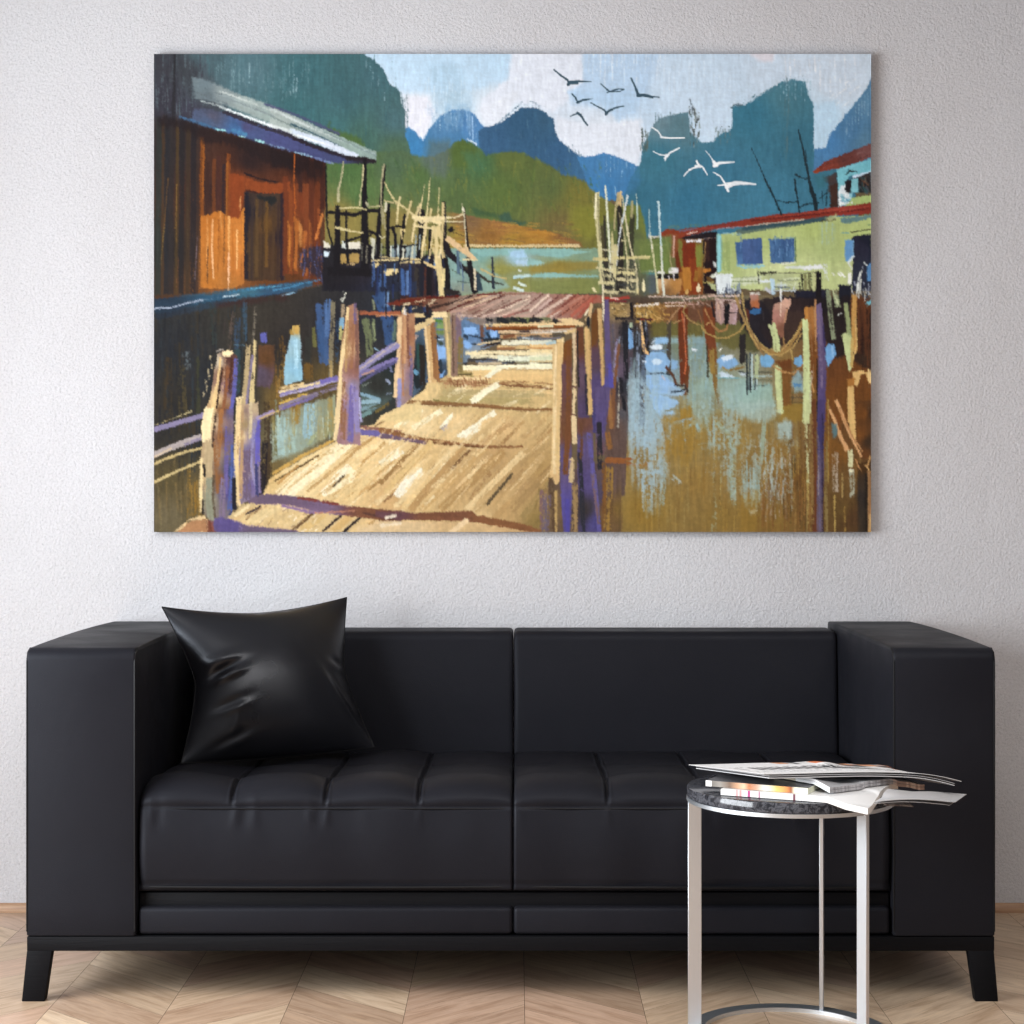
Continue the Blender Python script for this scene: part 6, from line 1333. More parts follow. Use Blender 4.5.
def paint_left_water():
    o(150, 290, 140)
    p([(100, 60, '243040'), (400, 80, '2c3a48'), (700, 60, '3a2c2c'), (900, 60, '2c2a30'), (100, 400, '28282a'), (300, 500, '2c2c2c'), (500, 300, '2a2a30'), (800, 250, '262530'), (950, 500, '4a3420'), (150, 800, '332a20'), (300, 900, '3a3422')], [(20, 60), (1050, 10), (1050, 1030), (20, 1030)], 1, .5, 1, .16)
    o(0, 0)
    p([(170, 350, '26282c'), (200, 380, '282a2e'), (180, 400, '2a2826'), (160, 430, '2c2a28'), (200, 440, '302c24'), (170, 480, '54482c'), (170, 515, '665a40'), (200, 500, '6a5630'), (240, 400, '2a2a2c'), (280, 400, '6a5228'), (330, 380, '5c4a28'), (290, 350, '2a2626'), (340, 330, '24242c'), (390, 320, '242832'), (380, 390, '2c3030'), (430, 400, '30302c'), (290, 440, '8a8460'), (270, 470, '6c5a34'), (430, 340, '2c2c34')],
      [(154, 320), (324, 284), (460, 284), (470, 400), (400, 420), (345, 440), (250, 495), (230, 500), (200, 534), (154, 534)], 2, 1, 1, .16)
    dabs(['302c26', '1e2024', '262a30', '2a3238', '3a3022', '22242a'], (154, 310, 250, 470), 230, 26, 1.8, 90, 2, .45, .7)
    dabs(['5c5034', '786a48', '7a6238', '4a4430'], (156, 460, 206, 528), 70, 22, 1.8, 88, 4, .5, .6)
    dabs(['8a6424', '96702c'], (186, 480, 206, 525), 20, 26, 1.6, 90, 3, .45, .7)
    o(150, 290, 140)
    # blue landing edge
    p([(150, 100, '26384a'), (500, 30, '2c5470'), (900, 0, '2a4f70'), (700, 0, '32667e')], [(20, 70), (200, 40), (400, 20), (700, -20), (1030, -60), (1180, -75), (1200, -40), (1030, 15), (700, 60), (400, 90), (150, 150), (20, 170)], 3, 2, .9, .16, -8)
    s('98a4b8', 2, [(28, 130), (160, 125), (260, 95), (380, 72)], .15); s('a8bcc8', 1.6, [(380, 72), (520, 50), (650, 30)], .35); s('8ab0c8', 1.6, [(960, 35), (1050, 15)], .3); s('3878a0', 3, [(560, 20), (740, -10), (900, -20)], .45); s('3a7ca8', 2, [(900, 0), (1100, -45), (1240, -75)], .3); s('4a9cc4', 2, [(740, -10), (1024, -40)], .35)
    p('3a2624', [(480, 100), (700, 60), (1000, 30), (1000, 70), (650, 105), (500, 130)], 4, 3, .7)
    for (pts, w, c, d) in (([(255, 460), (270, 570)], 7, '566064', .5), ([(230, 560), (240, 980)], 8, '4a4028', .5), ([(610, 160), (590, 300), (575, 430)], 3, '5a4a40', .45), ([(560, 200), (545, 320)], 3, '38302e', .5), ([(640, 210), (625, 420)], 5, '30445c', .4), ([(690, 90), (690, 360)], 4, '344c60', .4), ([(770, 130), (750, 380)], 2.6, '7a7060', .4), ([(345, 500), (350, 900)], 4, '3a3a28', .4), ([(130, 500), (120, 950)], 7, '3c3020', .5), ([(450, 100), (460, 380)], 8, '2e3634', .5), ([(615, 400), (690, 400)], 1.2, '48687c', .3), ([(630, 440), (620, 740)], 8, '2f4448', .4)):
        s(c, w, pts, d, a=.85)
    s('5658a0', 6.5, [(825, 320), (828, 370)], .2); p([(840, 500, '5c3c20'), (800, 600, '544258')], [(790, 400), (910, 400), (905, 600), (870, 710), (780, 700)], 1.5, 1.2, 1, .16)
    dabs(['8a6228', '6a4a20', 'a07a38', '4a3820'], (900, 360, 1050, 720), 40, 16, 1.5, 90, 4, .45, .75)
    o(280, 280, 140)
    for (pts, w, c, d) in (([(300, 180), (310, 400), (320, 600)], (12, 10), '3a5684', .15), ([(350, 150), (340, 400)], 5, '4a6a9c', .35), ([(280, 300), (300, 540)], 6, '33507c', .3), ([(720, 100), (790, 300), (800, 460)], (14, 10), '34507e', .2), ([(780, 70), (770, 180)], 5, '6a8cb8', .25), ([(900, 20), (930, 120)], 7, '4a6aa0', .25), ([(620, 290), (650, 420), (650, 540)], (8, 7), '6c7450', .25), ([(680, 290), (690, 440)], 3, '8a9468', .3), ([(240, 350), (250, 480)], (3, 4), '6a6838', .2), ([(200, 420), (200, 640)], 6, '30302c', .3), ([(420, 300), (410, 600)], 3, '2c4664', .4), ([(680, 150), (685, 210)], 2.4, '8a9070', .2), ([(830, 180), (830, 210)], 2, 'a8b098', .2), ([(840, 300), (835, 430)], 4, '5c7060', .3), ([(200, 620), (200, 720)], 10, '6a4c20', .35), ([(40, 600), (30, 720)], 10, '8a6a30', .45)):
        s(c, w, pts, d, a=.9)
    p([(110, 350, 'b8944a'), (100, 450, '8fb8cc'), (100, 650, '84b4cc'), (60, 720, '8ab4c4')], [(90, 340), (135, 330), (150, 480), (160, 720), (30, 770), (25, 640), (65, 420)], 1, 1.2, 1, .08); s('a4ccdc', 4, [(110, 440), (115, 640)], .35); s('c8a050', 3, [(115, 335), (118, 390)], .15); s('a8843c', 3, [(70, 370), (85, 400)], .2)
    for (x, y) in ((465, 70), (480, 90), (450, 130), (460, 140), (470, 120)): s('c8c8b8', 1.6, [(x, y), (x - 8, y + 14)], .2)
    s('7a7058', 4.4, [(385, 160), (382, 330), (368, 560), (365, 710)], .25); s('a89c7c', 1.4, [(392, 200), (385, 420)], .4); s('a88c54', 2.4, [(368, 600), (368, 720)], .3)
    s('a08a6c', 4, [(460, 180), (455, 280)], .3); s('7aa4c0', 5, [(450, 285), (450, 340)], .2); s('b0a868', 4.4, [(450, 345), (445, 430)], .25)
    # far rail, red boards
    s('a0583a', 4, [(580, 238), (720, 245), (880, 240)], .1); s('c88a5c', 1.5, [(700, 258), (870, 252)], .2); p('742c1c', [(780, 165), (860, 140), (1050, 130), (1050, 175), (900, 180), (800, 185)], 1.5, 1, .95, .14)
    # dark water beyond
    p([(700, 780, '2c2c28'), (900, 640, '1e2628'), (660, 900, '5c7470')], [(570, 640), (860, 480), (840, 840), (780, 900), (690, 960), (590, 960), (580, 760)], 2, 1.5, .9, .16)
    for (x0, y0, x1, y1, w, c) in ((590, 830, 730, 870, 3, '7a9cae'), (600, 890, 720, 880, 4, '88a8b4'), (590, 940, 700, 920, 4, '7a98a0'), (600, 990, 660, 960, 4, '6a8a88'), (640, 850, 700, 890, 2, 'b0c8d0'), (600, 770, 660, 745, 1.6, '7a8478'), (780, 730, 800, 750, 2.6, '8a94ac'), (800, 620, 815, 660, 2.4, '6a7090'), (780, 830, 810, 825, 1.6, '7c88a0'), (690, 500, 720, 520, 2.4, '84a4bc'), (660, 930, 760, 900, 2, '4a4c38'), (700, 960, 790, 900, 3, '6a5a30')): s(c, w, [(x0, y0), (x1, y1)], .25)
    p([(60, 980, '8aa09c'), (200, 960, '86a8b8'), (110, 960, '9a7430')], [(0, 960), (290, 880), (300, 1030), (0, 1030)], 3, 2, .8, .14)
    o(140, 280, 260)
    p([(560, 620, '8c9c90'), (680, 580, '8a9c94'), (560, 500, '8a7c50'), (720, 600, '8c8858'), (620, 660, '90a090')], [(520, 560), (640, 500), (770, 450), (770, 600), (680, 650), (520, 715), (510, 640)], 3, 2, .95, .12)
    for (pts, w, c, d) in (([(670, 490), (660, 620)], 12, '8cb0bc', .35), ([(560, 540), (560, 680)], 12, '98b4b0', .4), ([(615, 490), (612, 560)], 8, '94702c', .35), ([(720, 500), (715, 620)], 10, '96906a', .45), ([(525, 540), (530, 690)], 5, '6a6238', .4), ([(745, 470), (750, 590)], 5, '9c8448', .4), ([(600, 580), (600, 670)], 8, '98b0a4', .4), ([(690, 600), (660, 640)], 6, '9aa070', .4), ([(500, 480), (505, 840)], 8, '3a2c20', .35), ([(490, 640), (480, 850)], 6, '1e1a20', .3)):
        s(c, w, pts, d, a=.85)
    dabs(['a8bcb4', '7a8c80', '9a8a50', 'b0b898'], (510, 500, 750, 680), 60, 18, 1.4, 90, 4, .5, .65)

def paint_pier():
    o(380, 280, 260)
    # planks of the near pier
    p([(100, 960, 'd0ac70'), (100, 800, 'ecc98c'), (0, 700, 'e8c688'), (300, 800, 'c49e66'), (200, 700, 'd8b478'), (450, 700, 'c09a64'), (550, 800, 'b08c5a'), (500, 900, 'c09a62'), (300, 560, 'e8c68c'), (500, 580, 'dab47a'), (150, 560, 'ecd09a'), (300, 450, 'b8a068'), (500, 460, 'bca46c'), (600, 460, 'd4b478'), (500, 370, 'e0bc7c'), (350, 360, 'd8b47c'), (620, 950, '8e7440'), (640, 760, 'b08c54'), (400, 960, 'dab880')],
      [(-560, 1010), (-330, 870), (-120, 740), (0, 530), (50, 510), (180, 430), (300, 345), (690, 340), (690, 700), (680, 1010)], 1.5, 1, 1, .10, -40)
    o(140, 280, 260)
    p([(600, 800, 'ecd4a0'), (700, 700, 'e8ca90'), (520, 780, 'd4b070'), (800, 800, 'e2c084'), (560, 920, 'd8b880'), (900, 720, 'e8c68a'), (980, 860, 'd4aa70'), (760, 950, 'd8b880'), (450, 900, 'd8b880')], [(510, 780), (640, 700), (760, 640), (870, 580), (1030, 540), (1030, 1000), (240, 1000), (380, 900), (480, 850)], 1.5, 1, 1, .10, -38)
    for (pts, w, c, d) in (([(520, 760), (640, 690), (760, 630)], 3, 'c89c4c', .3), ([(530, 790), (650, 720), (700, 690)], 2, '5a4428', .2), ([(540, 840), (740, 680), (800, 640)], 6, 'f0deb0', .15), ([(580, 850), (690, 760), (820, 640)], 8, 'f4e6bc', .2), ([(620, 850), (720, 780)], 5, 'e8cc94', .3), ([(720, 840), (780, 770), (825, 735)], 8, 'f8ecc8', .15), ([(740, 830), (830, 780), (840, 750)], 6, 'f4e2b4', .3), ([(760, 810), (800, 770)], 2.4, '4a3a2c', .25), ([(660, 830), (860, 660), (950, 600)], 3, 'b89058', .35), ([(860, 840), (1000, 700)], 5, 'd0a466', .3), ([(820, 860), (1024, 660)], 6, 'e4c488', .3), ([(840, 690), (990, 620)], 5, 'ecd098', .3), ([(900, 820), (1024, 730)], 3, 'a07848', .35), ([(930, 880), (1024, 790)], 3.5, 'e8cc98', .3), ([(540, 800), (620, 730)], 3, 'b88c50', .4), ([(700, 700), (830, 640)], 3, 'c8a060', .4), ([(870, 720), (960, 640)], 3, 'c09458', .35), ([(980, 640), (1024, 610)], 3, 'f0dcac', .3), ([(880, 600), (1000, 530)], 2, '7a5a38', .3), ([(770, 690), (850, 620)], 4, 'f2dfae', .3), ([(960, 870), (1024, 820)], 2.4, '8a6440', .4)):
        s(c, w, pts, d)
    dabs(['f0dcac', 'c49a5c', 'e4c48c', 'b48a50', 'dcb47c'], (520, 640, 1020, 860), 130, 22, 1.8, -40, 4, .5, .65, poly=[(520, 830), (640, 710), (870, 590), (1020, 560), (1020, 890), (560, 860)])
    # near boards
    for (pts, w, c, d) in (([(430, 960), (530, 890), (620, 890)], 10, 'e0c48c', .25), ([(600, 985), (680, 915)], 3, '6a4c30', .15), ([(720, 985), (790, 925)], 2.6, '3a2a28', .1), ([(800, 990), (875, 925)], 2.6, '2c2224', .1), ([(640, 980), (720, 920)], 8, 'd4b070', .25), ([(760, 985), (830, 925)], 7, 'd0a868', .25), ([(860, 985), (1000, 950)], 8, 'e0c090', .25), ([(900, 960), (960, 930)], 3, 'b89058', .3), ([(340, 960), (450, 890)], 5, 'd0ac74', .2), ([(420, 940), (470, 895)], 2.4, '8a6a48', .3)):
        s(c, w, pts, d)
    dabs(['f4e4c4', 'c8a468', '9a7a58', 'e8d0a0'], (430, 890, 700, 985), 70, 5, 1.2, -40, 20, .4, .75)
    # shadows across
    p([(500, 860, '6a4a6c'), (700, 890, '7a5080'), (900, 910, '7a4c34'), (1000, 930, '6c4030')], [(410, 850), (500, 840), (640, 850), (760, 880), (900, 895), (1030, 910), (1030, 945), (980, 950), (880, 935), (700, 910), (560, 880), (430, 880)], 1.2, 1.2, 1, .14, 10)
    s('7c3c34', 3, [(620, 855), (780, 880)], .25); s('8a5a9c', 2.4, [(560, 885), (660, 912), (700, 915)], .3); s('5a3a30', 2.6, [(880, 915), (1024, 945)], .3); s('c08060', 2, [(690, 915), (860, 905)], .4)
    p([(340, 960, '5c4a94'), (460, 980, '6a4c74'), (270, 980, '8a4c3c')], [(260, 950), (330, 930), (420, 965), (620, 985), (620, 1005), (240, 1005)], 1.4, 1.2, 1, .14, 12); s('7c60b0', 3, [(310, 945), (400, 980)], .3); s('6e3a2c', 3, [(270, 950), (280, 1000)], .2)
    p('d8b07c', [(150, 990), (220, 945), (265, 940), (265, 1000), (150, 1000)], 1, .8, 1, .1, -30); s('e8c890', 2.4, [(150, 985), (250, 935)], .2)
    # blue purple shadow edge at the back post
    s('665aa0', 6, [(850, 595), (940, 605), (1024, 615)], .15); s('8a5a50', 3, [(870, 580), (1024, 595)], .25)
    o(380, 280, 260)
    for (pts, w, c, d) in (([(0, 590), (80, 605), (180, 630), (300, 645), (420, 655), (560, 655)], (6, 2), '8a5c38', .2), ([(0, 612), (100, 625), (180, 640)], 4, '6c4c64', .25), ([(180, 635), (420, 660)], 1.6, '6a4428', .3), ([(110, 480), (200, 485), (320, 490), (450, 500), (560, 510), (690, 510)], (4, 2), '7a5434', .25), ([(210, 470), (300, 485)], 2, '7c7440', .3), ([(220, 400), (300, 395), (450, 405), (560, 415), (690, 425)], (3, 2), '9a6c44', .4), ([(250, 405), (400, 410)], 3, 'a87c54', .4), ([(450, 410), (690, 428)], 1.4, '7a5034', .3), ([(320, 385), (480, 385), (680, 370)], 3, 'ecca8c', .2), ([(480, 380), (680, 400)], 8, 'e4bc7c', .25), ([(300, 430), (680, 440)], 3, 'e2c084', .3), ([(250, 440), (640, 450)], 7, 'b4a06c', .3), ([(240, 465), (600, 480)], 6, 'b09c64', .3), ([(600, 470), (680, 470)], 6, 'd4b478', .3)):
        s(c, w, pts, d)
    for (pts, w, c, d) in (([(360, 475), (420, 430), (465, 408)], 5, 'f4ecc4', .1), ([(310, 615), (380, 570), (450, 520)], 5.4, 'f4eccc', .12), ([(415, 380), (480, 345)], 3.4, 'f6efce', .1), ([(60, 580), (160, 510)], 5, 'f0e2b4', .2), ([(130, 580), (240, 515)], 5, 'f2e6bc', .2), ([(240, 580), (280, 530)], 5, 'f0e8c8', .2), ([(245, 585), (262, 575)], 4, 'a4a4b8', .2), ([(330, 610), (380, 580)], 7, 'f6f0d4', .2), ([(70, 850), (110, 790), (160, 745)], 10, 'f2ead0', .15), ([(40, 700), (80, 670)], 8, 'f0e8cc', .35), ([(0, 720), (60, 680)], 5, 'ece0bc', .3), ([(0, 800), (150, 640)], 4, '9a7444', .3), ([(20, 830), (200, 640)], 6, 'dcb878', .25), ([(60, 890), (300, 650)], 5, 'e4c48c', .2), ([(120, 900), (330, 660)], 8, 'b8905a', .25), ([(160, 905), (420, 660)], 5, 'c8a064', .25), ([(280, 740), (350, 670)], 3, '7a5636', .3), ([(240, 900), (480, 680)], 8, 'b08a54', .3), ([(300, 820), (420, 690)], 3, 'dcb880', .3), ([(350, 860), (430, 760)], 4, 'a07a4c', .4), ([(340, 900), (560, 680)], 6, 'e4c48c', .2), ([(420, 880), (520, 760)], 3, '5a4a34', .3), ([(460, 900), (640, 690)], 7, 'c8a46c', .25), ([(520, 900), (680, 730)], 7, 'a88654', .3), ([(430, 960), (500, 880)], 6, 'b8925c', .3), ([(560, 930), (660, 800)], 6, 'a08450', .35), ([(300, 985), (340, 940)], 6, 'ecd0a0', .2), ([(400, 560), (500, 520)], 3, 'dab478', .4), ([(480, 640), (560, 560)], 4, 'b8925c', .4), ([(560, 620), (680, 520)], 4, 'c09a64', .4), ([(600, 660), (690, 570)], 3, 'b08854', .4), ([(400, 640), (520, 560)], 4, 'bc9460', .4), ([(460, 660), (520, 600)], 3, '9a7448', .45), ([(620, 900), (640, 820)], 8, '8a7040', .4), ([(640, 980), (640, 830)], 6, '7a5c5c', .4)):
        s(c, w, pts, d)
    dabs(['dcb880', 'b08a54', 'e8cc98', 'c49c64', '9a7648'], (0, 520, 680, 920), 170, 20, 1.6, -46, 6, .5, .6, poly=[(0, 540), (180, 500), (680, 520), (680, 900), (0, 900)])
    dabs(['f4e4ba', 'f0d8a4', 'ecd09a', 'e0bc80'], (0, 530, 560, 900), 70, 26, 3.0, -46, 4, .45, .6, poly=[(0, 560), (180, 510), (520, 530), (420, 760), (200, 900), (0, 900)])
    dabs(['f2e2b8', 'ecd2a0'], (240, 400, 680, 520), 26, 16, 2.4, -30, 14, .45, .55, poly=[(180, 470), (300, 400), (680, 430), (680, 510)])
    p([(200, 930, '7a4c34'), (50, 920, '6a4248'), (500, 960, '865634')], [(-20, 905), (150, 915), (360, 905), (380, 925), (520, 950), (640, 985), (600, 1000), (470, 970), (330, 945), (80, 945), (-20, 930)], 1.2, 1.2, 1, .14, 8)
    p([(100, 970, 'dcbc8c'), (300, 980, 'd0ac78'), (550, 980, 'cfa874')], [(-20, 948), (330, 950), (560, 985), (680, 1000), (680, 1010), (-20, 1010)], 1.2, 1, .9, .12, -30)
    s('e8c898', 5, [(280, 990), (340, 945)], .2); s('ead4b0', 4, [(0, 965), (80, 955)], .3); s('e0d0b8', 3, [(20, 935), (60, 925)], .3)
    # water and far steps behind
    o(410, 280, 140)
    p([(450, 400, '5a80b0'), (230, 540, '6a98d0'), (600, 390, '4a6a90'), (480, 520, '8a9aa8'), (300, 500, '6a6a60'), (240, 640, '3a4858'), (80, 560, '222c30')], [(20, 380), (120, 280), (260, 260), (540, 280), (660, 330), (660, 460), (500, 520), (400, 600), (330, 660), (220, 720), (100, 760), (20, 860)], 1.5, 1, 1, .16)
    p('7cb0f0', [(390, 345), (480, 340), (500, 390), (400, 395)], 1, .8, 1, .05); p('78acec', [(390, 440), (460, 450), (440, 500), (395, 490)], 1, .8, 1, .06); p('84b4f0', [(580, 365), (630, 350), (640, 410), (590, 420)], 1, .7, 1, .05); p('80b0ec', [(190, 470), (265, 490), (262, 560), (200, 600)], 1, .8, 1, .06); p('6e9ed8', [(215, 680), (250, 660), (240, 710), (210, 715)], 1, .7)
    for (pts, w, c) in (([(640, 330), (660, 400)], 2.4, '202830'), ([(560, 380), (580, 420)], 3, '26384c'), ([(520, 300), (530, 440)], 4.4, '6a4a3c'), ([(430, 400), (560, 430), (640, 420)], 1.6, '2a3440'), ([(400, 400), (420, 420)], 3, '2a3848'), ([(540, 440), (660, 430)], 2.4, '22282c'), ([(210, 440), (230, 470)], 4, '3a4434'), ([(190, 410), (210, 430)], 3, '26282c'), ([(215, 590), (220, 680)], 4, '28323c'), ([(440, 460), (500, 470)], 1.6, '2a3038'), ([(60, 470), (60, 640)], 4, '2c4844'), ([(20, 620), (60, 780)], 7, '20282c'), ([(80, 480), (90, 760)], 5, '2a2420'), ([(30, 660), (50, 680)], 4, '5c90b0'), ([(200, 330), (240, 330)], 6, '7c9858'), ([(200, 380), (240, 385)], 5, '6a8048'), ([(205, 430), (240, 430)], 2, 'a8c0d8'), ([(180, 290), (240, 300)], 3, '55803c')):
        s(c, w, pts, .12)
    # far boards of the pier
    p([(560, 300, '8a7a70'), (800, 320, '78804c'), (700, 290, '3a3a34')], [(380, 280), (560, 270), (1030, 270), (1030, 310), (560, 315), (520, 330)], 1.5, 1, .95, .2)
    for (x, y) in ((640, 285), (740, 285), (870, 290), (920, 290), (555, 290), (680, 300), (800, 290)): s('23262a', 4.4, [(x, y), (x + 40, y + 8)], .2)
    for (x0, y0, x1, y1, w, c) in ((530, 328, 940, 326, 3.4, 'ecc88c'), (560, 348, 1000, 346, 2.6, '8a4c20'), (600, 360, 930, 356, 2, '6a3818'), (940, 326, 1030, 330, 3, 'e4dcb8'), (650, 375, 1030, 385, 2.6, 'e2c094'), (800, 378, 1030, 372, 1.8, '4a3a3c'), (660, 410, 1030, 405, 3.4, 'c09464'), (680, 415, 760, 400, 3, '7a4a30'), (780, 420, 1030, 430, 3, '5a6068'), (820, 420, 900, 430, 2, 'b8c4c4'), (670, 455, 1030, 452, 4.4, 'e6e2c4'), (490, 468, 660, 440, 2, 'd8bc8c'), (520, 490, 650, 460, 1.8, '4a3224'), (560, 470, 650, 455, 2, '1e2024'), (740, 480, 800, 485, 2, '6a8a94'), (640, 490, 1030, 490, 4, 'dcb87c'), (640, 500, 760, 495, 2.4, '9a6a44'), (860, 485, 1030, 500, 2, 'c89458'), (410, 535, 1030, 530, 4.6, 'eedcac'), (440, 555, 700, 565, 3.6, 'e8dcb4'), (640, 570, 1030, 575, 5, 'e8ecd0'), (900, 560, 1030, 548, 2.4, 'f4f0d4'), (420, 580, 560, 580, 3.4, '3c3a38'), (480, 590, 700, 605, 2, '6a7484'), (560, 575, 640, 582, 2, '3a4a68'), (680, 600, 760, 598, 2, '2e343c'), (500, 610, 660, 605, 2.4, 'c8b490'), (780, 600, 1030, 592, 2, '9a9a78'), (380, 640, 640, 640, 5, 'f2e8bc'), (640, 640, 1030, 628, 5.4, 'f6f0cc'), (340, 670, 460, 690, 4.4, 'a89458'), (330, 690, 480, 685, 2.4, '6a5c38'), (460, 680, 1030, 670, 6, 'e8c484'), (660, 655, 1030, 655, 1.4, 'b89460'), (280, 715, 580, 715, 2.4, 'f0d49c'), (560, 700, 1030, 710, 6, 'e8c080')):
        s(c, w, [(x0, y0), (x1, y1)], .15)
    dabs(['8a5a38', 'a87850', '7a4c30', 'd8b080'], (240, 715, 580, 770), 70, 4, 1.2, 60, 30, .35, .85); dabs(['8a5c38', '7a5030'], (640, 740, 1030, 785), 34, 5, 1, 10, 12, .3, .8)
    s('f4ecc8', 5, [(460, 890), (560, 810), (640, 765)], .12); s('f4efce', 4.4, [(560, 705), (640, 650), (660, 640)], .1)
    # left row of posts, receding
    for args in ((([(262, 240), (280, 440), (300, 690)], 7.5, 'a89468', .12), ([(255, 240), (268, 400), (285, 690)], 2.4, 'd8bc80', .15), ([(320, 260), (325, 460), (320, 690)], 7, '8a6c5c', .15), ([(350, 250), (355, 440)], 5, '7c6070', .25), ([(345, 250), (370, 290)], 3, 'b49888', .2), ([(370, 420), (360, 660)], 5, '7c6a40', .3), ([(310, 260), (315, 680)], 1.4, '5a4438', .3)),
                 (([(125, 330), (140, 520), (165, 760)], (6.5, 8.5), 'd0a870', .08), ([(165, 290), (175, 500), (190, 720)], (5, 6), '96663c', .12), ([(110, 340), (130, 600), (150, 780)], 2, 'e8c894', .2), ([(150, 300), (170, 600)], 1.4, '7a4c2c', .3)),
                 (([(0, 370), (60, 340), (160, 280)], 6, 'd8bc84', .1), ([(10, 255), (110, 250)], 4, 'd8bc84', .12), ([(170, 250), (260, 245)], 5.4, 'ecd29c', .1), ([(110, 240), (140, 260)], 5, '22222a', .1), ([(120, 180), (125, 240)], 3, '2a1c1c', .1), ([(20, 450), (45, 400)], 3, 'b89c8c', .2), ([(0, 350), (20, 345)], 3, '1e2024', .1), ([(20, 290), (110, 290)], 3, '1c1e26', .1))):
        for (pts, w, c, d) in args: s(c, w, pts, d)
    p('e0c084', [(20, 870), (110, 800), (120, 750), (200, 750), (220, 790), (180, 850), (60, 890)], 1.4, 1, .95, .1)
    s('8a6038', 2.6, [(20, 890), (180, 890), (330, 900), (500, 910), (700, 930), (1030, 945)], .3)
    o(280, 280, 140)
    p([(870, 400, 'd0a874'), (900, 500, 'a47454'), (940, 400, '9a6448'), (960, 700, '8a6478'), (870, 800, '8078a8'), (920, 820, '9a7868'), (850, 700, 'd4b080')], [(860, 260), (900, 230), (980, 240), (985, 400), (965, 860), (910, 900), (850, 930), (830, 700), (860, 500)], 1, .8, 1, .1)
    s('e4c090', 4, [(872, 270), (870, 480), (845, 760), (840, 850)], .12); s('c89468', 3, [(915, 260), (905, 600)], .2); s('b07850', 2, [(890, 400), (900, 840)], .35); s('7a4c3c', 2.4, [(930, 260), (935, 620)], .3); s('8a88b8', 3, [(870, 720), (870, 920)], .3); s('f0d4a0', 2, [(890, 230), (905, 190)], .2); s('d8cfc8', 3, [(910, 250), (915, 200)], .2); s('6a5488', 3, [(955, 480), (955, 840)], .4)
    p('e0c488', [(760, 1010), (840, 940), (960, 900), (1030, 880), (1030, 1030), (740, 1030)], 2, 1.5, .9, .1, -30)
    # rails
    for (pts, w, c, d) in (([(570, 660), (700, 560), (850, 470)], 7, '8880b0', .12), ([(580, 650), (620, 620), (850, 450)], 2, 'b8a8a0', .25), ([(560, 700), (700, 640), (850, 575)], 5, '7468a4', .15), ([(600, 690), (680, 660)], 2, 'b08878', .2), ([(570, 750), (720, 660), (850, 590)], 3, '54507c', .25), ([(0, 830), (150, 790), (300, 745), (415, 715)], 5.4, '7a70b0', .12), ([(0, 815), (150, 775), (290, 745)], 2.4, 'd8c090', .25), ([(0, 845), (180, 800), (415, 730)], 2, 'a89cb8', .3), ([(300, 740), (420, 715)], 4, '6a5cb0', .2), ([(0, 790), (170, 755)], 3, 'e0c088', .3), ([(0, 930), (200, 850), (415, 775)], 5, '80708c', .2), ([(0, 900), (150, 835), (200, 830)], 2.6, 'cfaa50', .25), ([(0, 945), (250, 850)], 2.4, '6c5ca0', .25), ([(200, 830), (400, 770)], 2, '5a4a3c', .3)):
        s(c, w, pts, d)
    # tall post
    p([(460, 500, 'd8b47c'), (500, 400, 'a87854'), (540, 400, '946450'), (520, 800, '8468a0'), (440, 800, 'd8b078'), (540, 640, '8a5c50'), (500, 950, '8a60a0'), (460, 980, 'a07858')], [(485, 200), (500, 185), (540, 170), (570, 220), (575, 800), (580, 1200), (420, 1200), (400, 1030), (430, 600)], 1, .8, 1, .1)
    s('e6c890', (2.4, 4.4), [(495, 200), (480, 420), (440, 640), (425, 900), (405, 1040)], .12); s('9a6848', 5, [(520, 300), (510, 640)], .3); s('705088', 3.4, [(545, 170), (550, 320)], .3); s('9478b8', 5, [(530, 760), (520, 1040)], .35); s('b08858', 2.4, [(490, 300), (480, 660)], .3); s('8a5834', 2, [(450, 880), (440, 1040)], .3); s('7a5448', 3, [(555, 300), (560, 640)], .35); s('a4a0c8', 2.4, [(580, 860), (590, 1030)], .3)
    o(140, 280, 260)
    s('e4c894', 4, [(790, 400), (775, 560), (765, 625)], .15); s('6a58a8', 6, [(835, 420), (825, 630)], .3); s('8c6048', 5, [(805, 400), (795, 620)], .35); s('8878b8', 5, [(845, 440), (855, 600)], .35)
    # second post pair at left
    o(150, 290, 140)
    for (pts, w, c, d) in (([(720, 400), (700, 640), (680, 840), (660, 1300), (665, 1600)], (4.4, 7), 'b49c70', .12), ([(765, 370), (760, 500), (745, 700), (745, 1000)], (2.4, 6), 'd0b880', .15), ([(745, 480), (715, 720), (700, 900)], 2.4, '7c6c8c', .25), ([(650, 800), (640, 1000), (625, 1300)], (5, 5.6), 'e0c48c', .12), ([(630, 790), (670, 780)], 2, 'e8d0a0', .2)): s(c, w, pts, d)
    o(150, 410, 140)
    p([(660, 0, 'd8b87c'), (700, 0, '8a7068'), (760, -20, 'b8a07a'), (650, 200, 'd8b87c'), (640, 500, 'cfa870'), (730, 300, '6c5c90'), (720, 550, '64509c'), (790, 200, '5c58b0'), (760, 100, '8c7c90'), (690, 100, '988058')], [(640, -40), (790, -60), (805, 300), (810, 600), (760, 630), (650, 690), (615, 680), (618, 300)], 1, .8, 1, .12)
    s('e4c48c', (4, 5.6), [(650, -30), (635, 200), (625, 480), (635, 690)], .15); s('9a6c44', 2, [(640, 200), (635, 320)], .25); s('b08c64', 3, [(672, 0), (668, 400), (660, 640)], .3); s('c8b48c', 3, [(735, -60), (728, 200)], .3); s('5a50b8', 4, [(790, 60), (785, 400)], .3); s('6c4c70', 8, [(710, 300), (705, 640)], .35); s('8a80b0', 2.4, [(760, 100), (740, 400), (770, 560)], .3); s('3a3c68', 3, [(775, 400), (780, 620)], .3)
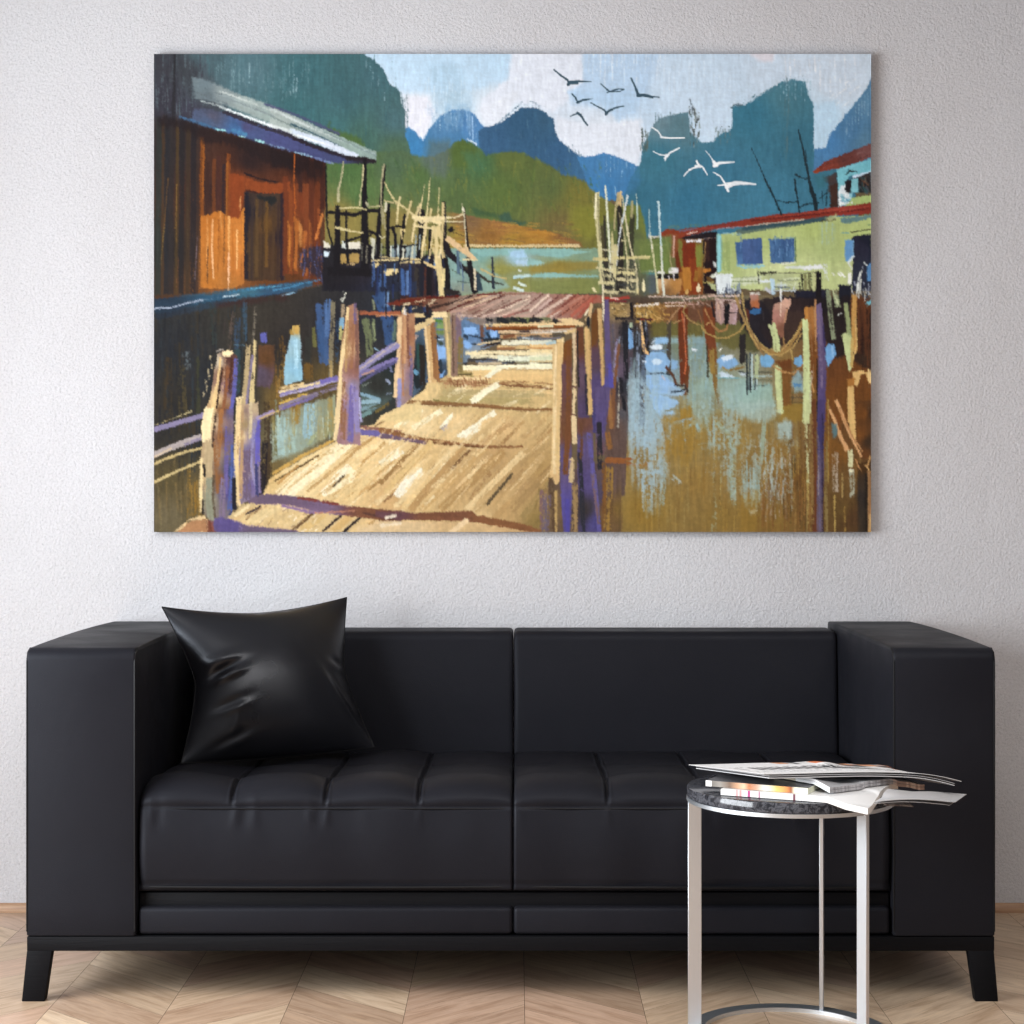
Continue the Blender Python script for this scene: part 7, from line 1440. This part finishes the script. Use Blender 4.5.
    s('1e1c20', 4, [(600, 60), (590, 560), (595, 700)], .1); s('34406c', 5, [(585, 220), (590, 520), (575, 760)], .25)
    # rails at the left margin
    for (pts, w, c, d) in (([(20, 140), (200, 90), (390, 35)], 5, '80749c', .12), ([(30, 110), (150, 70), (300, 5)], 2, 'b8a878', .45), ([(20, 330), (200, 250), (370, 190)], 6, 'a89c98', .12), ([(20, 345), (150, 280)], 2, 'c8b094', .25), ([(250, 250), (370, 205)], 3, '8a7c98', .25), ([(20, 395), (200, 320), (380, 270)], 2.6, 'c0a870', .15), ([(20, 525), (200, 440), (385, 365)], 2.8, 'c4ac74', .15), ([(580, 95), (625, 80)], 1.6, 'a8a090', .2), ([(580, 270), (625, 250)], 1.6, '9c94a0', .25), ([(780, 60), (900, 10)], 4, '9880b0', .25), ([(800, 60), (960, -10)], 2, 'c8a860', .3)): s(c, w, pts, d)
    # nearest post
    o(150, 290, 140)
    for i in range(16):
        x, y = 440 - i * 4 + (i * 7) % 30, 480 + i * 20; s('c0ac84', 1.3, [(x, y), (x - 4, y + 12)], .4, a=.85)
    p([(560, 600, '6c4028'), (520, 900, '6a4024'), (580, 500, '50302a'), (600, 700, '5c4470'), (470, 800, 'dcb880'), (500, 520, 'c8b89c'), (410, 980, 'e4c890'), (560, 980, '744424')], [(490, 470), (530, 440), (600, 440), (635, 480), (615, 700), (570, 1040), (370, 1040), (390, 920), (430, 800)], 1, .8, 1, .1)
    p('f4dca8', [(525, 455), (560, 432), (600, 440), (605, 460), (570, 482), (535, 478)], .8, .4, 1, .03); s('a89c90', 2.4, [(485, 445), (530, 432)], .3)
    s('e0bc80', (1.6, 7), [(515, 490), (495, 640), (455, 860), (420, 1020)], .12); s('2c1c18', 2, [(525, 560), (480, 900), (465, 1020)], .2); s('8a5434', 3.4, [(570, 560), (520, 1000)], .3); s('5a58a0', 4, [(630, 500), (610, 740), (585, 900)], .3); s('b89070', 2, [(550, 500), (520, 760)], .5); s('4a2a20', 3.4, [(600, 500), (575, 780)], .35)
    o(150, 410, 140)
    p([(420, 100, 'ecd098'), (440, 0, 'e6ca92'), (520, -10, '744626'), (588, 0, '5c5084'), (430, 300, 'b89c70'), (520, 200, '784c2c'), (500, 500, '7a4e30'), (580, 200, '5c5088'), (590, 450, '34406c'), (560, 600, '4c4480'), (430, 650, '8c8468'), (410, 480, 'b89c6c')], [(400, -10), (610, -10), (600, 500), (600, 700), (560, 800), (480, 790), (450, 810), (400, 780), (370, 600), (375, 300), (385, 150)], 1, .8, 1, .1)
    s('f0d8a4', 9, [(430, -10), (405, 120), (410, 220)], .15); s('b49c74', 8, [(430, 230), (420, 420), (430, 640)], .2); s('8c8c74', 7, [(430, 500), (425, 640), (445, 790)], .25); s('5a4a38', 2.4, [(460, 480), (455, 640), (470, 780)], .2); s('e8cc94', 3, [(375, 350), (368, 560), (375, 740)], .2); s('2a2420', 2.6, [(390, 400), (395, 470)], .2); s('2c2420', 2.4, [(382, 660), (385, 750)], .2); s('9a6438', 4, [(520, 0), (490, 400)], .35); s('8a5a34', 3, [(470, 230), (490, 600)], .35); s('60509a', 3.4, [(560, 100), (550, 600)], .35); s('402c24', 2.4, [(480, 20), (455, 260)], .3); s('4c5a98', 5, [(590, 260), (600, 500), (580, 720)], .35); s('7a5c84', 5, [(530, 500), (525, 770)], .35); s('24222c', 4, [(610, 500), (612, 720)], .2)
    p('54428c', [(470, 790), (520, 780), (640, 820), (640, 900), (480, 900), (460, 830)], 1.5, 1, .9, .12); p('a8744c', [(180, 890), (300, 810), (400, 790), (420, 890)], 1.2, 1, .9, .12, -25); s('e0be88', 2.6, [(180, 890), (290, 805), (390, 780)], .2); s('7a4430', 3, [(415, 800), (425, 890)], .2)
    s('c8ac78', 5, [(590, 780), (700, 700), (760, 690)], .15); s('3a2c30', 2, [(700, 760), (800, 700)], .15); s('e8d09c', 3, [(620, 770), (720, 700)], .25)

def paint_pier_right():
    # right-hand row of piles
    o(530, 290, 140)
    p([(600, 300, '6a5a5c'), (620, 600, '6a5070'), (600, 900, '7a4c30'), (640, 150, 'b09058'), (700, 300, '24242c'), (690, 700, '2c2c34'), (660, 900, '4c4a50')], [(570, 90), (730, 90), (760, 230), (740, 520), (710, 680), (720, 860), (690, 1500), (540, 1500)], 2, 1.5, .95, .16)
    dabs(['8a98b0', '1e1e26', '4a4a5c', '6a7a8c'], (600, 230, 850, 640), 50, 14, 1.6, 90, 4, .4, .75)
    s('6aa0d8', 4.4, [(728, 290), (735, 420)], .2); s('a8b898', 2.4, [(735, 240), (735, 260)], .2); s('24242a', 5, [(690, 230), (700, 640)], .2); s('202026', 4, [(660, 640), (690, 880)], .3); s('8aa0b8', 2, [(790, 470), (790, 580)], .35); s('5a6a80', 3, [(820, 480), (830, 660)], .45)
    dabs(['c8a868', '8a6a38', '5a4830', 'e0c890'], (590, 100, 900, 200), 60, 4, 1.2, 30, 60, .3, .85); s('e8dcd0', 2, [(760, 112), (930, 98)], .2); s('1e1a20', 3, [(735, 90), (740, 200)], .15); s('2a2428', 3, [(620, 205), (740, 200), (880, 215)], .25); s('7a2c20', 2, [(800, 208), (890, 210)], .25)
    for (pts, w, c, d) in (([(640, 400), (610, 700), (600, 1000)], 4, '7c5034', .3), ([(630, 350), (600, 640)], 2.4, '8a80a8', .35), ([(650, 620), (640, 1000)], 2, 'b0a898', .35), ([(570, 700), (590, 1000)], 4, '94663c', .25)): s(c, w, pts, d)
    p([(560, 300, '5c4880'), (560, 600, '5a4484'), (590, 640, '4c4a98'), (540, 900, '4c4080')], [(535, 70), (575, 70), (582, 400), (605, 690), (560, 740), (530, 1040), (490, 1040), (545, 600)], 1, .8, 1, .1)
    p([(465, 300, '6e4420'), (480, 500, '5c3c50'), (500, 700, '503c78'), (480, 950, '403a6c')], [(440, 180), (490, 120), (500, 440), (540, 700), (540, 1040), (450, 1040), (440, 600)], 1, .8, 1, .12)
    s('ccA46a', (4.4, 3.4), [(505, 130), (512, 300), (525, 560), (530, 690)], .06); s('5a4a34', 2.4, [(470, 120), (520, 125)], .2); s('caa878', 3, [(445, 100), (430, 190), (410, 210)], .15); s('1e2228', 3, [(420, 200), (420, 260)], .15); s('6e4420', 5, [(470, 180), (460, 400)], .2); s('e8d8b4', 2, [(420, 140), (400, 180)], .2)
    p([(360, 400, '6a4028'), (380, 600, '64405c'), (390, 900, '503868')], [(335, 270), (385, 260), (405, 560), (430, 940), (400, 1040), (350, 1040), (340, 600)], 1, .8, 1, .12)
    s('d8b070', (5.6, 4.4), [(410, 280), (418, 520), (440, 900)], .06); s('c49c60', 2, [(430, 300), (440, 640)], .3); s('2c2828', 2, [(345, 300), (350, 700)], .25); s('4c4a98', 4, [(420, 940), (430, 1040)], .2); s('2a2834', 2.4, [(405, 620), (415, 900)], .3)
    s('d4b890', (3.4, 3), [(315, 280), (325, 480), (320, 680)], .12); s('dcc090', 4.4, [(320, 680), (310, 860), (310, 1030)], .2); s('5a3c38', 1.6, [(300, 700), (330, 705)], .2); s('5a3c38', 1.6, [(295, 905), (330, 912)], .25)
    p([(270, 450, '7a4a20'), (250, 600, '5e3c48'), (240, 900, '544080')], [(240, 380), (305, 350), (300, 600), (285, 1040), (215, 1040), (232, 600)], 1, .8, 1, .1); s('54468c', 5, [(245, 580), (240, 1040)], .25); s('7a4824', 4, [(280, 400), (265, 800), (265, 1040)], .3)
    s('e2c080', (7, 8), [(210, 400), (200, 640), (185, 1040)], .06); s('e8c88c', 5, [(195, 360), (240, 360)], .12); s('e0be84', 3.4, [(250, 310), (330, 290)], .15); s('ecd4a0', 2, [(230, 400), (240, 360)], .2)
    for (x0, y0, x1, y1, w, c) in ((0, 250, 330, 245, 3, 'ecc890'), (0, 272, 320, 262, 2.4, '8a4a20'), (60, 265, 160, 262, 2.4, 'd8d0a8'), (0, 298, 300, 285, 2, 'c8a888'), (0, 310, 260, 300, 1.6, 'd8d0c0'), (0, 335, 250, 325, 2, '4a4844'), (0, 360, 220, 345, 2, '6a6a74'), (0, 385, 180, 380, 3.4, 'd8dcc8'), (120, 390, 180, 375, 3, 'a8c4c8'), (0, 405, 170, 408, 3, 'ecc484'), (0, 420, 170, 420, 1.4, 'c88c50'), (0, 440, 170, 440, 3, 'ecd49c'), (0, 500, 170, 490, 4.4, 'd8dcb4'), (0, 480, 170, 470, 2, 'f0e8c4'), (0, 545, 170, 555, 5, 'f2eec8'), (0, 520, 170, 515, 2, 'e8cc94')): s(c, w, [(x0, y0), (x1, y1)], .15)
    p('e8c890', [(190, 210), (300, 200), (400, 240), (380, 262), (250, 235)], 1, .7, 1, .07); s('d8b888', 2.4, [(0, 240), (200, 215)], .3)
    for (x, y) in ((20, 205), (40, 212), (170, 215)): s('2c2c2c', 4, [(x, y), (x + 20, y + 10)], .2)
    o(380, 280, 260)
    p([(690, 900, '7a6040'), (770, 900, '4a3a38'), (900, 900, '6a4c30'), (930, 900, '7c6030'), (850, 850, '4c4060')], [(660, 790), (720, 760), (900, 700), (950, 720), (950, 1010), (655, 1010)], 2, 1.5, 1, .16)
    p([(690, 700, 'e0bc7e'), (690, 780, 'dcb47a')], [(675, 250), (720, 240), (712, 500), (705, 790), (690, 808), (670, 770), (680, 500)], .9, .6, 1, .07); s('ecd09c', 3, [(690, 260), (685, 600), (685, 760)], .3)
    p([(720, 700, '5c4486'), (740, 600, '70482c'), (735, 900, '504496')], [(712, 330), (752, 330), (752, 620), (755, 800), (748, 1000), (722, 1000), (708, 800)], 1, .8, 1, .12); s('74472a', 5, [(742, 300), (738, 620), (728, 760)], .25); s('4a40a0', 4, [(735, 860), (738, 990)], .2)
    s('dcc090', 5, [(760, 540), (765, 640)], .12); s('ccb080', 5.4, [(755, 700), (752, 790)], .25); s('9a7c50', 6, [(765, 800), (765, 990)], .35)
    p([(790, 560, '6a4434'), (800, 660, '5a4484'), (830, 800, '504080'), (800, 900, '3c3434'), (860, 950, '4c4488')], [(775, 540), (835, 540), (840, 700), (870, 1000), (780, 1000), (775, 760)], 1, .8, 1, .14); s('2c2c34', 4, [(785, 680), (800, 990)], .25); s('5c52a0', 4, [(820, 600), (850, 860), (860, 990)], .25); s('6a4430', 4, [(790, 560), (790, 700)], .3); s('7a5860', 3, [(835, 760), (860, 960)], .3)
    p([(870, 560, '544484'), (860, 680, '6a4a50')], [(845, 420), (905, 420), (890, 600), (880, 690), (850, 690)], 1.2, 1, .95, .14); s('2a2830', 5, [(860, 560), (866, 740)], .3); s('5048a8', 4, [(900, 330), (910, 420)], .2)
    s('8a5c30', 5, [(895, 600), (905, 660)], .3); s('94582c', 6, [(890, 708), (985, 710)], .15); s('9a7434', 8, [(900, 740), (895, 980)], .4); s('7a5028', 4, [(880, 720), (880, 990)], .4)
    s('b8965c', 3, [(690, 830), (690, 990)], .3); s('5a4430', 4, [(672, 780), (680, 990)], .35); s('6a5868', 8, [(655, 850), (650, 990)], .45)

def paint_birds():
    FLAT[0] = False
    D, W = '3c5462', 'f2f6fa'
    o(510, 50, 140)
    for pts, w in (([(322, 145), (370, 185), (420, 220), (430, 245)], (1.4, 2.4)), ([(425, 250), (440, 232), (500, 226), (590, 230)], (3.6, .7)), ([(430, 240), (490, 240)], 2.6), ([(662, 245), (700, 280), (725, 300)], (1.3, 2)), ([(710, 308), (740, 298), (790, 282), (830, 285)], (2.2, 1.8)), ([(735, 305), (800, 302), (832, 285)], 1.3), ([(450, 320), (475, 345), (490, 380)], (1.8, 2)), ([(490, 382), (530, 365), (605, 355)], (2.6, 1)), ([(590, 385), (650, 418), (690, 440), (705, 465)], (1.2, 2.2)), ([(700, 468), (720, 445), (770, 422), (830, 408)], (2.6, .9)), ([(440, 482), (475, 468), (500, 462)], (1, 2)), ([(490, 458), (515, 475), (540, 515), (565, 548)], (2.6, 1.6)), ([(882, 205), (910, 260), (935, 330)], (1, 2.4)), ([(935, 335), (970, 330), (1030, 340)], (2.6, 2.4))): s(D, w, pts, .03, .6)
    o(630, 50, 140)
    for pts, w in (([(8, 205), (35, 265), (60, 328)], (1, 2.4)), ([(55, 332), (100, 325), (160, 340), (210, 345)], (2.4, 1)), ([(100, 335), (165, 348)], 2)): s(D, w, pts, .03, .6)
    for pts, w in (([(158, 565), (200, 590), (230, 635)], (1.4, 1.8)), ([(225, 635), (290, 642), (395, 640)], (1.8, 1.4)), ([(168, 740), (210, 762), (255, 770)], (.9, 1.6)), ([(255, 790), (290, 750), (360, 715)], (2.4, 1)), ([(262, 770), (252, 812)], (3, .8)), ([(552, 735), (585, 775), (615, 820)], (1.2, 1.8)), ([(615, 845), (650, 825), (760, 818)], (3.4, 1.2)), ([(610, 815), (635, 840)], 3), ([(390, 920), (430, 875), (490, 850)], (1, 2)), ([(485, 810), (500, 840), (530, 855), (565, 912)], (2.2, 1)), ([(480, 850), (515, 850)], 3), ([(608, 892), (660, 920), (700, 985)], (1, 2)), ([(705, 1000), (760, 975), (840, 975), (915, 980)], (4.4, 1.8)), ([(700, 990), (715, 1030)], (3, 2)), ([(640, 990), (690, 985)], (.7, 1.4)), ([(700, 975), (780, 960), (860, 968)], (1.2, 1.4))): s(W, w, pts, .03, .6)

for _f in (paint_sky, paint_mountains, paint_hills, paint_house, paint_left_water, paint_left_posts, paint_right_water, paint_right_houses, paint_mid, paint_pier, paint_right_posts, paint_pier_right):
    _f()

# bristles drag the edges of every stroke, mostly up and down, and wet paint mixes a little
_Y, _X = np.mgrid[0:PHT, 0:PWD].astype(np.float32)
WN = _rng.rand(512, 512).astype(np.float32)
def _wn(x, y): return WN[np.floor(y).astype(int) % 512, np.floor(x).astype(int) % 512]
_dx = (_wn(_X * .9, _Y * .45) - .5) * 1.9 + (tex(_X * .2 + 9, _Y * .2, TEX2) - .5) * 1.6
_dy = (_wn(_X * .9 + 31, _Y * .3) - .5) * 3.0 + (tex(_X * .16 + 5, _Y * .2 + 50, TEX2) - .5) * 2.0
IMG = IMG[np.clip(_Y + _dy, 0, PHT - 1).astype(int), np.clip(_X + _dx, 0, PWD - 1).astype(int)]
_pur = np.clip((np.minimum(IMG[..., 0], IMG[..., 2]) - IMG[..., 1]) / 30, 0, 1)[..., None] * np.clip((190 - IMG[..., :1]) / 40, 0, 1)
_g = IMG.mean(-1, keepdims=True)
IMG = IMG + (_g - IMG) * .42 * _pur
_blu = np.clip((IMG[..., 2] - IMG[..., 0] - 70) / 50, 0, 1)[..., None]
IMG = IMG + (_g - IMG) * .16 * _blu
_g = IMG.mean(-1, keepdims=True)
IMG = _g + (IMG - _g) * .90
paint_birds()
# tooth of the canvas: fine upright marks through all the paint
_Y, _X = np.mgrid[0:PHT, 0:PWD].astype(np.float32)
_X /= SS; _Y /= SS
IMG *= (1 + .055 * (tex(_X * 1.3, _Y * .35)[..., None] - .5) * 2 + .03 * (tex(_X * .3 + 77, _Y * 1.3)[..., None] - .5) * 2)
IMG = np.clip(IMG, 0, 255)

# the canvas itself: stretched over a frame, painted face with the picture wrapping over the edges
K = 1.4
NX, NY = int((PX1 - PX0) * K), int((PY1 - PY0) * K)
DEPTH = 0.024
YF_ = WALL_Y - DEPTH - 0.002
DP = YF_ - CAM[1]
def wx(px): return (px - VPX) * DP / F
def wz(py): return CAM[2] - (py - VPY) * DP / F
def lin(c):
    c = c / 255.0
    return np.where(c <= 0.04045, c / 12.92, ((c + 0.055) / 1.055) ** 2.4)
ys = np.clip((np.arange(NY + 1) / NY * PHT), 0, PHT - 1); xs = np.clip((np.arange(NX + 1) / NX * PWD), 0, PWD - 1)
LIN = lin(IMG)
LIN = (LIN + np.roll(LIN, 1, 0) + np.roll(LIN, 1, 1) + np.roll(np.roll(LIN, 1, 0), 1, 1)) / 4 if SS >= 2 else LIN
LIN[0] = LIN[1]; LIN[:, 0] = LIN[:, 1]
PC = LIN[ys.astype(int)[:, None], xs.astype(int)[None, :]]
PC = np.clip(PC * .86, 0, .97).astype(np.float32)
gx = np.linspace(wx(PX0), wx(PX1), NX + 1); gz = np.linspace(wz(PY0), wz(PY1), NY + 1)
GX, GZ = np.meshgrid(gx, gz)
lum = PC.mean(-1)
V = np.stack([GX, YF_ - 0.0006 * tex(GX * 600, GZ * 600), GZ], -1).reshape(-1, 3)
Cc = PC.reshape(-1, 3)
i, j = np.meshgrid(np.arange(NY), np.arange(NX), indexing='ij')
a0 = i * (NX + 1) + j
Fq = np.stack([a0, a0 + NX + 1, a0 + NX + 2, a0 + 1], -1).reshape(-1, 4)
# wrapped edges
top = np.arange(NX + 1); bot = NY * (NX + 1) + np.arange(NX + 1); lef = np.arange(NY + 1) * (NX + 1); rig = lef + NX
nv = len(V); VV = [V]; CC = [Cc]; FF = [Fq]
for k, idx in enumerate((top[::-1], bot, lef, rig[::-1])):
    e = V[idx].copy(); e[:, 1] = WALL_Y - 0.002
    base = nv; nv += len(idx)
    VV.append(e); CC.append(Cc[idx])
    q = np.arange(len(idx) - 1)
    FF.append(np.stack([idx[:-1], idx[1:], base + q + 1, base + q], -1))
pict = thing('canvas_picture', 'large unframed canvas print of a wooden pier and fishing huts hanging above the sofa', 'picture', ((wx(PX0) + wx(PX1)) / 2, WALL_Y - 0.002, wz(PY1)))
grid_obj('canvas', np.concatenate(VV), np.concatenate(FF), M_CANVAS, pict, np.concatenate(CC))
bm = bmesh.new()
x0, x1, z0, z1 = wx(PX0) + .002, wx(PX1) - .002, wz(PY1) + .002, wz(PY0) - .002
bwid = 0.04
for (ax, bx_, az, bz) in ((x0, x1, z1 - bwid, z1), (x0, x1, z0, z0 + bwid), (x0, x0 + bwid, z0 + bwid, z1 - bwid), (x1 - bwid, x1, z0 + bwid, z1 - bwid)):
    bbox(bm, ax, bx_, YF_ + 0.004, WALL_Y - 0.0025, az, bz)
obj('stretcher_bars', bm, M_TRIMWOOD, pict, smooth=False)
# ------------------------------------------------------------------ window daylight and added fill lights
area('window_daylight', (XL - 0.02, (WIN[0] + WIN[1]) / 2, (WIN[2] + WIN[3]) / 2), (0, -math.pi / 2, 0), WIN[3] - WIN[2], WIN[1] - WIN[0], 182, (0.92, 0.965, 1.0))
area('ceiling_fill', (0.8, -2.3, ZC - 0.03), (0, 0, 0), 2.4, 1.6, 64, (1.0, 0.95, 0.90))  # unseen overhead fill, added to lift the floor and right of the wall
area('front_fill', (-0.2, YF + 0.05, 1.5), (math.pi / 2, 0, 0), 2.2, 1.9, 7, (0.98, 0.98, 1.0))  # fill added at the windowless front wall, brightens floor and sofa front
w = bpy.data.worlds.new('world'); SC.world = w; w.use_nodes = True
w.node_tree.nodes['Background'].inputs['Color'].default_value = (0.75, 0.85, 1.0, 1)
w.node_tree.nodes['Background'].inputs['Strength'].default_value = 1.0

vs_ = SC.view_settings
SC.display_settings.display_device = 'sRGB'
vs_.view_transform = 'Standard'; vs_.look = 'None'; vs_.gamma = 1.0; vs_.use_curve_mapping = False
vs_.exposure = 0.13
